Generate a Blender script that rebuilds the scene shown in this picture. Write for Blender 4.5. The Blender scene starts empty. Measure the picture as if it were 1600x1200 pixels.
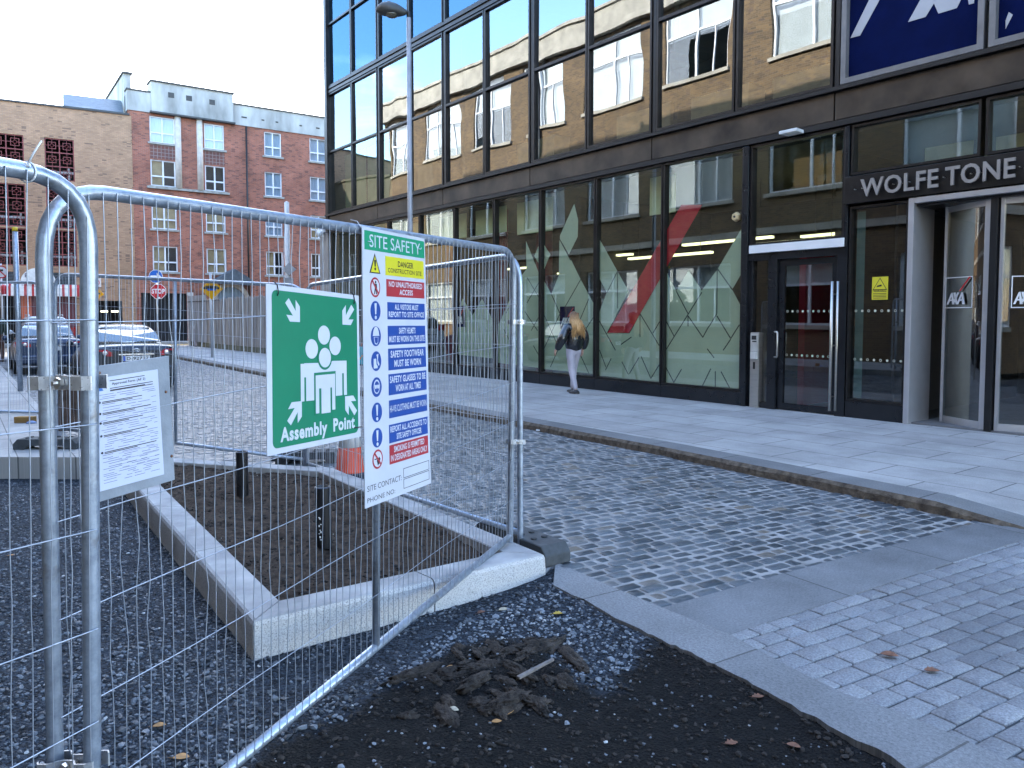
import bpy, math, random
import numpy as np
from mathutils import Vector, Matrix
R = math.radians
rnd = random.Random(7)
scene = bpy.context.scene
col = scene.collection

# ------------------------------------------------------------------ camera
CAMZ = 1.65; FPX = 1200.0; HOR = 495.0
PITCH = math.atan(65.0 / FPX); CY = HOR + 65.0
cd = bpy.data.cameras.new("camera"); cam = bpy.data.objects.new("camera", cd); col.objects.link(cam)
cam.location = (0, 0, CAMZ); cam.rotation_euler = (R(90) - PITCH, 0, 0)
cd.sensor_width = 36; cd.lens = 27.0; cd.shift_y = -(600 - CY) / 1600.0; cd.clip_start = 0.05; cd.clip_end = 1500
scene.camera = cam

# ------------------------------------------------------------------ world and sun
SUN_EL, SUN_AZ = R(29), math.atan2(0.70, 0.714)       # azimuth measured from +Y towards +X
world = bpy.data.worlds.new("World"); scene.world = world; world.use_nodes = True
wn = world.node_tree.nodes; wl = world.node_tree.links; wn.clear()
out = wn.new("ShaderNodeOutputWorld"); bg = wn.new("ShaderNodeBackground")
sky = wn.new("ShaderNodeTexSky"); sky.sky_type = 'NISHITA'; sky.sun_disc = False
sky.sun_elevation = SUN_EL; sky.sun_rotation = SUN_AZ; sky.dust_density = .6; sky.ozone_density = 3.5; sky.air_density = 1.2
tc = wn.new("ShaderNodeTexCoord"); mp = wn.new("ShaderNodeMapping"); mp.inputs['Scale'].default_value = (1.0, 1.0, 2.6)
nz = wn.new("ShaderNodeTexNoise"); nz.inputs['Scale'].default_value = 1.7; nz.inputs['Detail'].default_value = 6; nz.inputs['Roughness'].default_value = .55
cr = wn.new("ShaderNodeValToRGB"); cr.color_ramp.elements[0].position = .56; cr.color_ramp.elements[1].position = .82
# thin cloud: heavier low in the north-west, over the end of the street
dot = wn.new("ShaderNodeVectorMath"); dot.operation = 'DOT_PRODUCT'; dot.inputs[1].default_value = (-0.15, 0.985, -0.10)
mr = wn.new("ShaderNodeMapRange"); mr.inputs['From Min'].default_value = .62; mr.inputs['From Max'].default_value = .90
mx = wn.new("ShaderNodeMath"); mx.operation = 'MAXIMUM'
mixc = wn.new("ShaderNodeMix"); mixc.data_type = 'RGBA'; mixc.inputs['B'].default_value = (8.6, 8.8, 9.2, 1)
mu = wn.new("ShaderNodeMath"); mu.operation = 'MULTIPLY'; mu.inputs[1].default_value = .93
wl.new(tc.outputs['Generated'], mp.inputs['Vector']); wl.new(mp.outputs['Vector'], nz.inputs['Vector']); wl.new(nz.outputs['Fac'], cr.inputs['Fac'])
wl.new(tc.outputs['Generated'], dot.inputs[0]); wl.new(dot.outputs['Value'], mr.inputs['Value'])
wl.new(cr.outputs['Color'], mx.inputs[0]); wl.new(mr.outputs['Result'], mx.inputs[1]); wl.new(mx.outputs[0], mu.inputs[0])
wl.new(mu.outputs[0], mixc.inputs['Factor']); wl.new(sky.outputs['Color'], mixc.inputs['A'])
wl.new(mixc.outputs['Result'], bg.inputs['Color']); bg.inputs['Strength'].default_value = 0.15
wl.new(bg.outputs['Background'], out.inputs['Surface'])
sd = bpy.data.lights.new("sun", 'SUN'); sd.energy = 2.2; sd.angle = R(.5); sd.color = (1.0, .90, .76)
sun = bpy.data.objects.new("sun", sd); col.objects.link(sun)
sdir = Vector((math.sin(SUN_AZ) * math.cos(SUN_EL), math.cos(SUN_AZ) * math.cos(SUN_EL), math.sin(SUN_EL)))
sun.rotation_euler = (-sdir).to_track_quat('-Z', 'Y').to_euler(); sun.location = (20, 20, 40)
vs = scene.view_settings; vs.view_transform = 'Standard'; vs.look = 'None'; vs.exposure = 3.35; vs.gamma = 1; vs.use_curve_mapping = False
scene.cycles.max_bounces = 8; scene.cycles.transparent_max_bounces = 24; scene.cycles.glossy_bounces = 4; scene.cycles.diffuse_bounces = 4
scene.cycles.sample_clamp_indirect = 6; scene.cycles.caustics_reflective = False; scene.cycles.caustics_refractive = False

# ------------------------------------------------------------------ measuring helpers (photo pixel -> place)
def ray(px, py):
    c, s = math.cos(PITCH), math.sin(PITCH)
    F = Vector((0, c, -s)); U = Vector((0, s, c))
    return F + Vector(((px - 800) / FPX, 0, 0)) + U * ((CY - py) / FPX)
def G(px, py, z=0.0):
    d = ray(px, py); t = (z - CAMZ) / d.z
    return Vector((d.x * t, d.y * t, z))
def P(px, py, Y):
    d = ray(px, py); t = Y / d.y
    return Vector((d.x * t, Y, CAMZ + d.z * t))
class Wall:
    """a vertical plane: o = 2D point, e = 2D direction to the right, n = normal towards the viewer"""
    def __init__(s, o, e):
        s.o = Vector((o[0], o[1], 0)); s.e = Vector((e[0], e[1], 0)).normalized(); s.n = Vector((s.e.y, -s.e.x, 0))
    def P(s, u, z, off=0.0): return s.o + s.e * u + s.n * off + Vector((0, 0, z))
    def uz(s, px, py, off=0.0):
        d = ray(px, py); c = Vector((0, 0, CAMZ)); o = s.o + s.n * off
        t = (o - c).dot(s.n) / d.dot(s.n); q = c + d * t
        return (q - s.o).dot(s.e), q.z

# ------------------------------------------------------------------ mesh helpers
ORG = {}
class MB:
    def __init__(s): s.v = []; s.f = []; s.m = []; s.s = []
    def add(s, vs_, fs, mi=0, smooth=False):
        b = len(s.v); s.v.extend([tuple(v) for v in vs_])
        for f in fs: s.f.append(tuple(b + i for i in f)); s.m.append(mi); s.s.append(smooth)
        return s
    def obox(s, o, a, b, c, mi=0):
        o, a, b, c = Vector(o), Vector(a), Vector(b), Vector(c)
        if a.cross(b).dot(c) < 0: a, b = b, a
        v = [o, o + a, o + a + b, o + b, o + c, o + a + c, o + a + b + c, o + b + c]
        return s.add(v, [(3, 2, 1, 0), (4, 5, 6, 7), (0, 1, 5, 4), (1, 2, 6, 5), (2, 3, 7, 6), (3, 0, 4, 7)], mi)
    def box(s, lo, hi, mi=0):
        return s.obox(lo, (hi[0] - lo[0], 0, 0), (0, hi[1] - lo[1], 0), (0, 0, hi[2] - lo[2]), mi)
    def wbox(s, w, u0, u1, z0, z1, o0, o1, mi=0):      # box on a Wall, offsets o0..o1 along its normal
        return s.obox(w.P(u0, z0, o0), w.e * (u1 - u0), w.n * (o1 - o0), (0, 0, z1 - z0), mi)
    def prism(s, pts, d, mi=0, smooth=False):          # polygon (3D, any order) extruded by vector d
        pts = [Vector(p) for p in pts]; d = Vector(d); n = len(pts)
        nm = Vector((0, 0, 0))
        for i in range(n): nm += pts[i].cross(pts[(i + 1) % n])
        if nm.dot(d) < 0: pts.reverse()
        v = pts + [p + d for p in pts]
        fs = [tuple(range(n - 1, -1, -1)), tuple(range(n, 2 * n))] + [(i, (i + 1) % n, n + (i + 1) % n, n + i) for i in range(n)]
        return s.add(v, fs, mi, smooth)
    def wpoly(s, w, uz, o0, th, mi=0): return s.prism([w.P(u, z, o0) for u, z in uz], w.n * th, mi)
    def tube(s, pts, r, n=8, mi=0, closed=False, smooth=True, caps=True):
        pts = [Vector(p) for p in pts]; k = len(pts)
        rs = r if isinstance(r, (list, tuple)) else [r] * k
        T = []
        for i in range(k):
            a = pts[(i - 1) % k] if (closed or i > 0) else pts[i]; b = pts[(i + 1) % k] if (closed or i < k - 1) else pts[i]
            t = b - a; T.append(t.normalized() if t.length > 1e-9 else Vector((0, 0, 1)))
        up = Vector((0, 0, 1)) if abs(T[0].z) < .9 else Vector((1, 0, 0))
        x = T[0].cross(up).normalized(); v = []
        for i in range(k):
            x = (x - T[i] * x.dot(T[i])); x = x.normalized() if x.length > 1e-6 else T[i].orthogonal().normalized()
            y = T[i].cross(x)
            for j in range(n):
                a = 2 * math.pi * j / n; v.append(pts[i] + (x * math.cos(a) + y * math.sin(a)) * rs[i])
        fs = []
        for i in range(k if closed else k - 1):
            i2 = (i + 1) % k
            for j in range(n):
                j2 = (j + 1) % n; fs.append((i * n + j, i * n + j2, i2 * n + j2, i2 * n + j))
        s.add(v, fs, mi, smooth)
        if caps and not closed:
            b = len(s.v) - k * n
            s.f.append(tuple(b + j for j in range(n - 1, -1, -1))); s.m.append(mi); s.s.append(False)
            s.f.append(tuple(b + (k - 1) * n + j for j in range(n))); s.m.append(mi); s.s.append(False)
        return s
    def lathe(s, base, prof, n=16, mi=0, smooth=True, axis=(0, 0, 1)):
        az = Vector(axis).normalized(); ax = az.orthogonal().normalized(); ay = az.cross(ax); base = Vector(base); v = []
        for r, h in prof:
            for j in range(n):
                a = 2 * math.pi * j / n; v.append(base + az * h + (ax * math.cos(a) + ay * math.sin(a)) * r)
        fs = [(i * n + j, i * n + (j + 1) % n, (i + 1) * n + (j + 1) % n, (i + 1) * n + j) for i in range(len(prof) - 1) for j in range(n)]
        fs.append(tuple(range(n - 1, -1, -1))); fs.append(tuple((len(prof) - 1) * n + j for j in range(n)))
        return s.add(v, fs, mi, smooth)
    def build(s, name, mats, parent=None, origin=None):
        org = Vector((0, 0, 0))
        if parent is not None: org = ORG.get(parent.name, Vector((0, 0, 0)))
        elif origin is not None: org = Vector(origin)
        V = np.array(s.v, dtype=np.float64).reshape(-1, 3) - np.array(org)
        me = bpy.data.meshes.new(name); me.from_pydata(V.tolist(), [], s.f)
        for m in (mats if isinstance(mats, (list, tuple)) else [mats]): me.materials.append(m)
        me.polygons.foreach_set('material_index', s.m); me.polygons.foreach_set('use_smooth', s.s); me.update()
        o = bpy.data.objects.new(name, me); col.objects.link(o)
        if parent is not None: o.parent = parent
        else: o.location = org
        ORG[o.name] = org
        return o
def tag(o, label=None, cat=None, group=None, kind=None):
    if label: o['label'] = label
    if cat: o['category'] = cat
    if group: o['group'] = group
    if kind: o['kind'] = kind
    return o
def thing(name, label, cat, loc=(0, 0, 0), group=None):
    o = bpy.data.objects.new(name, None); col.objects.link(o); o.location = loc; o.empty_display_size = .2
    ORG[o.name] = Vector(loc); return tag(o, label, cat, group)
def copy_tree(o, parent=None):
    c = o.copy(); col.objects.link(c); c.parent = parent; ORG[c.name] = ORG.get(o.name, Vector((0, 0, 0)))
    for ch in [x for x in o.children]: copy_tree(ch, c)
    return c
def bevel(o, w=.004, seg=2):
    m = o.modifiers.new('bevel', 'BEVEL'); m.width = w; m.segments = seg; m.limit_method = 'ANGLE'; m.angle_limit = R(40); return o
def npmesh(name, V, F, mats, mi=None, smooth=False, attr=None, kind=None, parent=None):
    """fast mesh: V (n,3), F list of (m,k) arrays"""
    me = bpy.data.meshes.new(name); V = np.asarray(V, dtype=np.float32)
    if parent is not None: V = V - np.array(ORG.get(parent.name, Vector((0, 0, 0))), dtype=np.float32)
    Fs = F if isinstance(F, list) else [F]
    tot = sum(f.shape[0] for f in Fs); loops = np.concatenate([f.ravel() for f in Fs]).astype(np.int32)
    sizes = np.concatenate([np.full(f.shape[0], f.shape[1], dtype=np.int32) for f in Fs])
    starts = np.concatenate([[0], np.cumsum(sizes)[:-1]]).astype(np.int32)
    me.vertices.add(len(V)); me.vertices.foreach_set('co', V.ravel()); me.loops.add(len(loops)); me.loops.foreach_set('vertex_index', loops)
    me.polygons.add(tot); me.polygons.foreach_set('loop_start', starts)
    me.polygons.foreach_set('use_smooth', np.full(tot, smooth, dtype=bool))
    for m in (mats if isinstance(mats, (list, tuple)) else [mats]): me.materials.append(m)
    if mi is not None: me.polygons.foreach_set('material_index', np.asarray(mi, dtype=np.int32))
    me.update(calc_edges=True); me.validate()
    for k, a in (attr or {}).items():
        at = me.attributes.new(k, 'FLOAT', 'POINT'); at.data.foreach_set('value', np.asarray(a, dtype=np.float32))
    o = bpy.data.objects.new(name, me); col.objects.link(o)
    if parent is not None: o.parent = parent
    if kind: o['kind'] = kind
    return o
def inpoly(x, y, poly):
    x = np.asarray(x); y = np.asarray(y); c = np.zeros(x.shape, bool); n = len(poly)
    for i in range(n):
        x0, y0 = poly[i][0], poly[i][1]; x1, y1 = poly[(i + 1) % n][0], poly[(i + 1) % n][1]
        if y0 == y1: continue
        c ^= ((y0 > y) != (y1 > y)) & (x < (x1 - x0) * (y - y0) / (y1 - y0) + x0)
    return c
_lat = np.random.RandomState(3).rand(256, 256)
def vnoise(x, y):
    xi = np.floor(x).astype(int); yi = np.floor(y).astype(int); fx = x - xi; fy = y - yi
    fx = fx * fx * (3 - 2 * fx); fy = fy * fy * (3 - 2 * fy)
    a = _lat[xi % 256, yi % 256]; b = _lat[(xi + 1) % 256, yi % 256]; c = _lat[xi % 256, (yi + 1) % 256]; d = _lat[(xi + 1) % 256, (yi + 1) % 256]
    return (a * (1 - fx) + b * fx) * (1 - fy) + (c * (1 - fx) + d * fx) * fy - .5
def fbm(x, y, o=4, g=.5):
    t = 0; a = 1
    for i in range(o): t = t + a * vnoise(x * 2 ** i + 17.3 * i, y * 2 ** i + 5.1 * i); a *= g
    return t

# ------------------------------------------------------------------ materials
def newmat(name):
    m = bpy.data.materials.new(name); m.use_nodes = True; nt = m.node_tree
    return m, nt.nodes, nt.links, nt.nodes['Principled BSDF']
def ramp(N, L, fac, c0, c1, p0=.3, p1=.7):
    r = N.new('ShaderNodeValToRGB'); r.color_ramp.elements[0].position = p0; r.color_ramp.elements[1].position = p1
    r.color_ramp.elements[0].color = (*c0, 1); r.color_ramp.elements[1].color = (*c1, 1); L.new(fac, r.inputs['Fac']); return r
def noise(N, L, vec, scale, detail=4, rough=.55):
    n = N.new('ShaderNodeTexNoise'); n.inputs['Scale'].default_value = scale; n.inputs['Detail'].default_value = detail
    n.inputs['Roughness'].default_value = rough; L.new(vec, n.inputs['Vector']); return n
def pbr(name, c, rough=.6, metal=0., var=.15, scale=4., bump=0., bscale=60., rvar=.1, c2=None, coat=0., spec=.5, stretch=None, emit=None):
    m, N, L, B = newmat(name); B.inputs['Metallic'].default_value = metal
    B.inputs['Specular IOR Level'].default_value = spec
    t = N.new('ShaderNodeTexCoord'); vec = t.outputs['Object']
    if stretch:
        mp_ = N.new('ShaderNodeMapping'); mp_.inputs['Scale'].default_value = stretch; L.new(vec, mp_.inputs['Vector']); vec = mp_.outputs['Vector']
    n = noise(N, L, vec, scale); lo = tuple(x * (1 - var) for x in c); hi = c2 or tuple(min(1, x * (1 + var)) for x in c)
    r = ramp(N, L, n.outputs['Fac'], lo, hi); L.new(r.outputs['Color'], B.inputs['Base Color'])
    n2 = noise(N, L, vec, scale * 3.3)
    q = N.new('ShaderNodeMapRange'); q.inputs['To Min'].default_value = max(.02, rough - rvar); q.inputs['To Max'].default_value = min(1, rough + rvar)
    L.new(n2.outputs['Fac'], q.inputs['Value']); L.new(q.outputs['Result'], B.inputs['Roughness'])
    if bump:
        n3 = noise(N, L, vec, bscale, 5); b = N.new('ShaderNodeBump'); b.inputs['Strength'].default_value = bump; b.inputs['Distance'].default_value = .01
        L.new(n3.outputs['Fac'], b.inputs['Height']); L.new(b.outputs['Normal'], B.inputs['Normal'])
    if coat: B.inputs['Coat Weight'].default_value = coat; B.inputs['Coat Roughness'].default_value = .05
    if emit: B.inputs['Emission Color'].default_value = (*emit[0], 1); B.inputs['Emission Strength'].default_value = emit[1]
    return m
def brickmat(name, e, c1, c2, mortar, bw=.225, bh=.075, msize=.009, origin=(0, 0, 0), dirt=.35, dark=None, offset=.5, bump=.6, rough=.85):
    m, N, L, B = newmat(name); t = N.new('ShaderNodeTexCoord'); g = N.new('ShaderNodeNewGeometry')
    d = N.new('ShaderNodeVectorMath'); d.operation = 'DOT_PRODUCT'; d.inputs[1].default_value = (e[0], e[1], 0); L.new(g.outputs['Position'], d.inputs[0])
    sp = N.new('ShaderNodeSeparateXYZ'); L.new(g.outputs['Position'], sp.inputs[0]); cb = N.new('ShaderNodeCombineXYZ')
    L.new(d.outputs['Value'], cb.inputs[0]); L.new(sp.outputs['Z'], cb.inputs[1])
    b = N.new('ShaderNodeTexBrick'); b.inputs['Scale'].default_value = 1; b.inputs['Brick Width'].default_value = bw; b.inputs['Row Height'].default_value = bh
    b.inputs['Mortar Size'].default_value = msize; b.inputs['Mortar Smooth'].default_value = .3; b.offset = offset
    b.inputs['Color1'].default_value = (*c1, 1); b.inputs['Color2'].default_value = (*c2, 1); b.inputs['Mortar'].default_value = (*mortar, 1)
    L.new(cb.outputs[0], b.inputs['Vector'])
    n = noise(N, L, cb.outputs[0], .8, 6, .65); r = ramp(N, L, n.outputs['Fac'], (1 - dirt,) * 3, (1, 1, 1), .3, .65)
    mx_ = N.new('ShaderNodeMix'); mx_.data_type = 'RGBA'; mx_.blend_type = 'MULTIPLY'; mx_.inputs['Factor'].default_value = 1
    L.new(b.outputs['Color'], mx_.inputs['A']); L.new(r.outputs['Color'], mx_.inputs['B']); last = mx_.outputs['Result']
    if dark:   # odd burnt bricks
        fl = N.new('ShaderNodeVectorMath'); fl.operation = 'DIVIDE'; fl.inputs[1].default_value = (bw, bh, 1); L.new(cb.outputs[0], fl.inputs[0])
        ff = N.new('ShaderNodeVectorMath'); ff.operation = 'FLOOR'; L.new(fl.outputs[0], ff.inputs[0])
        w = N.new('ShaderNodeTexWhiteNoise'); w.noise_dimensions = '2D'; L.new(ff.outputs[0], w.inputs['Vector'])
        gt = N.new('ShaderNodeMath'); gt.operation = 'GREATER_THAN'; gt.inputs[1].default_value = 1 - dark; L.new(w.outputs['Value'], gt.inputs[0])
        m3 = N.new('ShaderNodeMix'); m3.data_type = 'RGBA'; m3.inputs['B'].default_value = (.06, .04, .04, 1); L.new(last, m3.inputs['A'])
        mm = N.new('ShaderNodeMath'); mm.operation = 'MULTIPLY'; mm.inputs[1].default_value = .5; L.new(gt.outputs[0], mm.inputs[0]); L.new(mm.outputs[0], m3.inputs['Factor']); last = m3.outputs['Result']
    L.new(last, B.inputs['Base Color']); B.inputs['Roughness'].default_value = rough
    bp = N.new('ShaderNodeBump'); bp.invert = True; bp.inputs['Strength'].default_value = bump; bp.inputs['Distance'].default_value = .008
    L.new(b.outputs['Fac'], bp.inputs['Height']); L.new(bp.outputs['Normal'], B.inputs['Normal'])
    return m
def slabmat(name, e, c1, c2, mortar, bw, bh, msize, offset=.5, speck=.25, rough=.8, bump=.4, freq=2, stain=.3):
    m, N, L, B = newmat(name); g = N.new('ShaderNodeNewGeometry'); e = Vector((e[0], e[1], 0)).normalized()
    def dt(v):
        d = N.new('ShaderNodeVectorMath'); d.operation = 'DOT_PRODUCT'; d.inputs[1].default_value = v; L.new(g.outputs['Position'], d.inputs[0]); return d.outputs['Value']
    cb = N.new('ShaderNodeCombineXYZ'); L.new(dt((e.x, e.y, 0)), cb.inputs[0]); L.new(dt((-e.y, e.x, 0)), cb.inputs[1])
    b = N.new('ShaderNodeTexBrick'); b.inputs['Scale'].default_value = 1; b.inputs['Brick Width'].default_value = bw; b.inputs['Row Height'].default_value = bh
    b.inputs['Mortar Size'].default_value = msize; b.inputs['Mortar Smooth'].default_value = .2; b.offset = offset; b.offset_frequency = freq
    b.inputs['Color1'].default_value = (*c1, 1); b.inputs['Color2'].default_value = (*c2, 1); b.inputs['Mortar'].default_value = (*mortar, 1)
    L.new(cb.outputs[0], b.inputs['Vector'])
    n = noise(N, L, cb.outputs[0], 1.1, 7, .7); r = ramp(N, L, n.outputs['Fac'], (1 - stain,) * 3, (1, 1, 1), .32, .62)
    n2 = noise(N, L, cb.outputs[0], 70, 6, .85); r2 = ramp(N, L, n2.outputs['Fac'], (1 - speck,) * 3, (1 + speck * .5,) * 3, .38, .62)
    a = N.new('ShaderNodeMix'); a.data_type = 'RGBA'; a.blend_type = 'MULTIPLY'; a.inputs['Factor'].default_value = 1; L.new(b.outputs['Color'], a.inputs['A']); L.new(r.outputs['Color'], a.inputs['B'])
    c = N.new('ShaderNodeMix'); c.data_type = 'RGBA'; c.blend_type = 'MULTIPLY'; c.inputs['Factor'].default_value = 1; L.new(a.outputs['Result'], c.inputs['A']); L.new(r2.outputs['Color'], c.inputs['B'])
    L.new(c.outputs['Result'], B.inputs['Base Color']); B.inputs['Roughness'].default_value = rough
    bp = N.new('ShaderNodeBump'); bp.invert = True; bp.inputs['Strength'].default_value = bump; bp.inputs['Distance'].default_value = .004; L.new(b.outputs['Fac'], bp.inputs['Height'])
    bp2 = N.new('ShaderNodeBump'); bp2.inputs['Strength'].default_value = .25; bp2.inputs['Distance'].default_value = .002; L.new(n2.outputs['Fac'], bp2.inputs['Height']); L.new(bp.outputs['Normal'], bp2.inputs['Normal'])
    L.new(bp2.outputs['Normal'], B.inputs['Normal']); return m
def glassmat(name, tint=(.7, .8, .72), refl=.16, ior=1.5, wave=.0, wscale=.6, rtint=(1, 1, 1), rough=0.0):
    m = bpy.data.materials.new(name); m.use_nodes = True; N = m.node_tree.nodes; L = m.node_tree.links; N.clear()
    o = N.new('ShaderNodeOutputMaterial'); t = N.new('ShaderNodeBsdfTransparent'); t.inputs[0].default_value = (*tint, 1)
    g = N.new('ShaderNodeBsdfGlossy'); g.inputs['Roughness'].default_value = rough; g.inputs['Color'].default_value = (*rtint, 1)
    lw = N.new('ShaderNodeLayerWeight'); lw.inputs['Blend'].default_value = .5; f = N.new('ShaderNodeMath'); f.operation = 'POWER'; f.inputs[1].default_value = 4.0; L.new(lw.outputs['Facing'], f.inputs[0]); mr_ = N.new('ShaderNodeMapRange')
    mr_.inputs['To Min'].default_value = refl; L.new(f.outputs[0], mr_.inputs['Value'])
    mi_ = N.new('ShaderNodeMixShader'); L.new(mr_.outputs['Result'], mi_.inputs[0]); L.new(t.outputs[0], mi_.inputs[1]); L.new(g.outputs[0], mi_.inputs[2]); L.new(mi_.outputs[0], o.inputs[0])
    if wave:
        ge = N.new('ShaderNodeNewGeometry'); n = noise(N, L, ge.outputs['Position'], wscale, 1.5, .4); b = N.new('ShaderNodeBump'); b.inputs['Strength'].default_value = 1; b.inputs['Distance'].default_value = wave
        L.new(n.outputs['Fac'], b.inputs['Height']); L.new(b.outputs['Normal'], g.inputs['Normal'])
    return m
_tc = {}
def text2d(s, bold=0.):
    k = (s, bold)
    if k in _tc: return _tc[k]
    cu = bpy.data.curves.new('t', 'FONT'); cu.body = s; cu.offset = bold; cu.space_character = 1.0 + bold * 3.0; cu.resolution_u = 3; cu.fill_mode = 'FRONT'
    ob = bpy.data.objects.new('t', cu); col.objects.link(ob); dg = bpy.context.evaluated_depsgraph_get(); me = bpy.data.meshes.new_from_object(ob.evaluated_get(dg))
    v = np.array([tuple(x.co)[:2] for x in me.vertices]); fs = [tuple(p.vertices) for p in me.polygons]
    bpy.data.objects.remove(ob); bpy.data.curves.remove(cu); bpy.data.meshes.remove(me)
    mn = v.min(0); v = v - mn; _tc[k] = (v, fs); return _tc[k]
def put_text(mb, s, fn, x0, x1, y0, y1, mi=0, bold=0., ext=None):
    """fit text s into x0..x1, y0(top)..y1(bottom) of a sheet; fn(x, y) -> 3D"""
    v, fs = text2d(s, bold); w, h = v.max(0)
    pts = [fn(x0 + a / w * (x1 - x0), y1 + (y0 - y1) * b / h) for a, b in v]
    mb.add(pts, fs, mi)
    if ext is not None: # side walls for raised letters
        e = Vector(ext); cnt = {}
        for f in fs:
            for i in range(len(f)): cnt[(f[i], f[(i + 1) % len(f)])] = 1
        for (a, b) in list(cnt):
            if (b, a) not in cnt: mb.add([pts[a], pts[b], pts[b] - e, pts[a] - e], [(3, 2, 1, 0)], mi)
def wall_holes(mb, w, u0, u1, z0, z1, holes, depth=.12, off=0., mi=0, mr=None):
    """front face of a wall with rectangular openings and their reveals"""
    mr = mi if mr is None else mr
    us = sorted(set([u0, u1] + [h[i] for h in holes for i in (0, 1) if u0 < h[i] < u1])); zs = sorted(set([z0, z1] + [h[i] for h in holes for i in (2, 3) if z0 < h[i] < z1]))
    for i in range(len(us) - 1):
        for j in range(len(zs) - 1):
            uc, zc = (us[i] + us[i + 1]) / 2, (zs[j] + zs[j + 1]) / 2
            if any(h[0] < uc < h[1] and h[2] < zc < h[3] for h in holes): continue
            mb.add([w.P(us[i], zs[j], off), w.P(us[i + 1], zs[j], off), w.P(us[i + 1], zs[j + 1], off), w.P(us[i], zs[j + 1], off)], [(0, 1, 2, 3)], mi)
    for a, b, c, d in holes:
        a, b, c, d = max(a, u0), min(b, u1), max(c, z0), min(d, z1)
        q = lambda u, z, o: w.P(u, z, o)
        for (s0, s1) in (((a, c), (b, c)), ((b, c), (b, d)), ((b, d), (a, d)), ((a, d), (a, c))):
            mb.add([q(*s0, off), q(*s1, off), q(*s1, off - depth), q(*s0, off - depth)], [(3, 2, 1, 0)], mr)
def wframe(mb, w, u0, u1, z0, z1, t, o0, o1, mi=0, v=(), h=(), tm=None):
    """rectangular frame with optional inner bars at v (u values) and h (z values)"""
    mb.wbox(w, u0, u0 + t, z0, z1, o0, o1, mi); mb.wbox(w, u1 - t, u1, z0, z1, o0, o1, mi)
    mb.wbox(w, u0 + t, u1 - t, z0, z0 + t, o0, o1, mi); mb.wbox(w, u0 + t, u1 - t, z1 - t, z1, o0, o1, mi)
    tm = tm or t * .7
    for x in v: mb.wbox(w, x - tm / 2, x + tm / 2, z0 + t, z1 - t, o0 + .002, o1 - .002, mi)
    for z in h: mb.wbox(w, u0 + t, u1 - t, z - tm / 2, z + tm / 2, o0 + .004, o1 - .004, mi)
def wsheet(mb, w, u0, u1, z0, z1, off, mi=0):
    mb.add([w.P(u0, z0, off), w.P(u1, z0, off), w.P(u1, z1, off), w.P(u0, z1, off)], [(0, 1, 2, 3)], mi)

# ================================================================== frames of reference
FE = Vector((0.6098, -0.7925, 0)); FW = Wall((-6.3442, 26.8456), (FE.x, FE.y))          # the glass office front
RWq = P(255, 495, 48.5); RW = Wall((RWq.x, RWq.y), (1700, 1200))                          # red brick flats
BWq = RW.P(RW.uz(205, 495)[0], 0); BW = Wall((BWq.x, BWq.y), (2100, 1200))                # buff brick car park (u < 0)
RD = (G(1537, 815) - G(1241, 892)).normalized(); RN = Vector((-RD.y, RD.x, 0))                  # direction of the stone courses

# ================================================================== THE SETTING
M_asph = pbr('asphalt', (.05, .05, .052), .9, var=.3, scale=3, bump=.5, bscale=120)
g = MB(); g.box((-400, -300, -.5), (400, 500, -.2)); tag(g.build('ground', M_asph), kind='structure')
KD = Vector((-.577, .817, 0)).normalized()
k0 = G(672, 631, .1); kerb = [k0 + KD * 32, k0 + KD * 14, k0, G(1040, 699, .1), G(1267, 744, .1), G(1462, 783, .1), G(1600, 823, .02), G(1600, 823, .02) + Vector((1.6, -2.1, 0))]
kerbz = [.1, .1, .1, .1, .1, .1, .018, .018]
LP0 = G(50, 622, .15); LD = Vector((-.587, .81, 0)).normalized()
LPe = LP0 - LD * 7.4                                                             # near corner of the left-hand pavement
a_ = G(1241, 892); b_ = G(1537, 815)
# planter ring
PZ = .12
Nn = G(437, 938, PZ); Rr = G(785, 862, PZ); Kk = G(497, 736, PZ); Ll = G(210, 718, PZ)
inner = [Vector((p.x, p.y, 0)) for p in (Nn, Rr, Kk, Ll)]
def offset_poly(poly, d):
    n = len(poly); res = []
    for i in range(n):
        p0, p1, p2 = poly[i - 1], poly[i], poly[(i + 1) % n]; e1 = (p1 - p0).normalized(); e2 = (p2 - p1).normalized()
        n1 = Vector((e1.y, -e1.x, 0)); n2 = Vector((e2.y, -e2.x, 0)); b = (n1 + n2).normalized(); res.append(p1 + b * (d / b.dot(n1)))
    return res
outer = offset_poly(inner, .2)
# strip of smooth stone along the works, slab band, paver field
S_out = [G(866, 914), G(1000, 985), G(1054, 1010), G(1125, 1042), G(1233, 1100), G(1420, 1200), G(1560, 1290), G(1900, 1560)]
S_in = [G(868, 878), G(950, 915), G(1035, 950), G(1141, 992), G(1232, 1042), G(1320, 1085), G(1400, 1112), G(1477, 1143), G(1558, 1180), G(1750, 1280), G(2100, 1420)]
def far(a, b, k): return a + (b - a) * k
band_far = [G(1035, 950), a_, b_, far(a_, b_, 1.35), far(a_, b_, 2.5)]
band_near = [G(1141, 992), G(1400, 908), G(1579, 850), far(G(1400, 908), G(1579, 850), 1.7), far(G(1400, 908), G(1579, 850), 3.2)]
cobble_poly = [kerb[0], kerb[1], kerb[2], kerb[3], kerb[4], G(1454, 798), b_, a_, G(1035, 950), G(868, 878), outer[1], outer[2], outer[3], LPe, LP0, LP0 + LD * 26]
cobble_poly = [Vector((p.x, p.y, 0)) for p in cobble_poly]
paver_poly = [band_near[0], band_near[1], band_near[2], band_near[3], band_near[4]] + [Vector((8.0, 2.0, 0)), Vector((5.0, -.5, 0))] + list(reversed(S_in[3:]))
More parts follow.
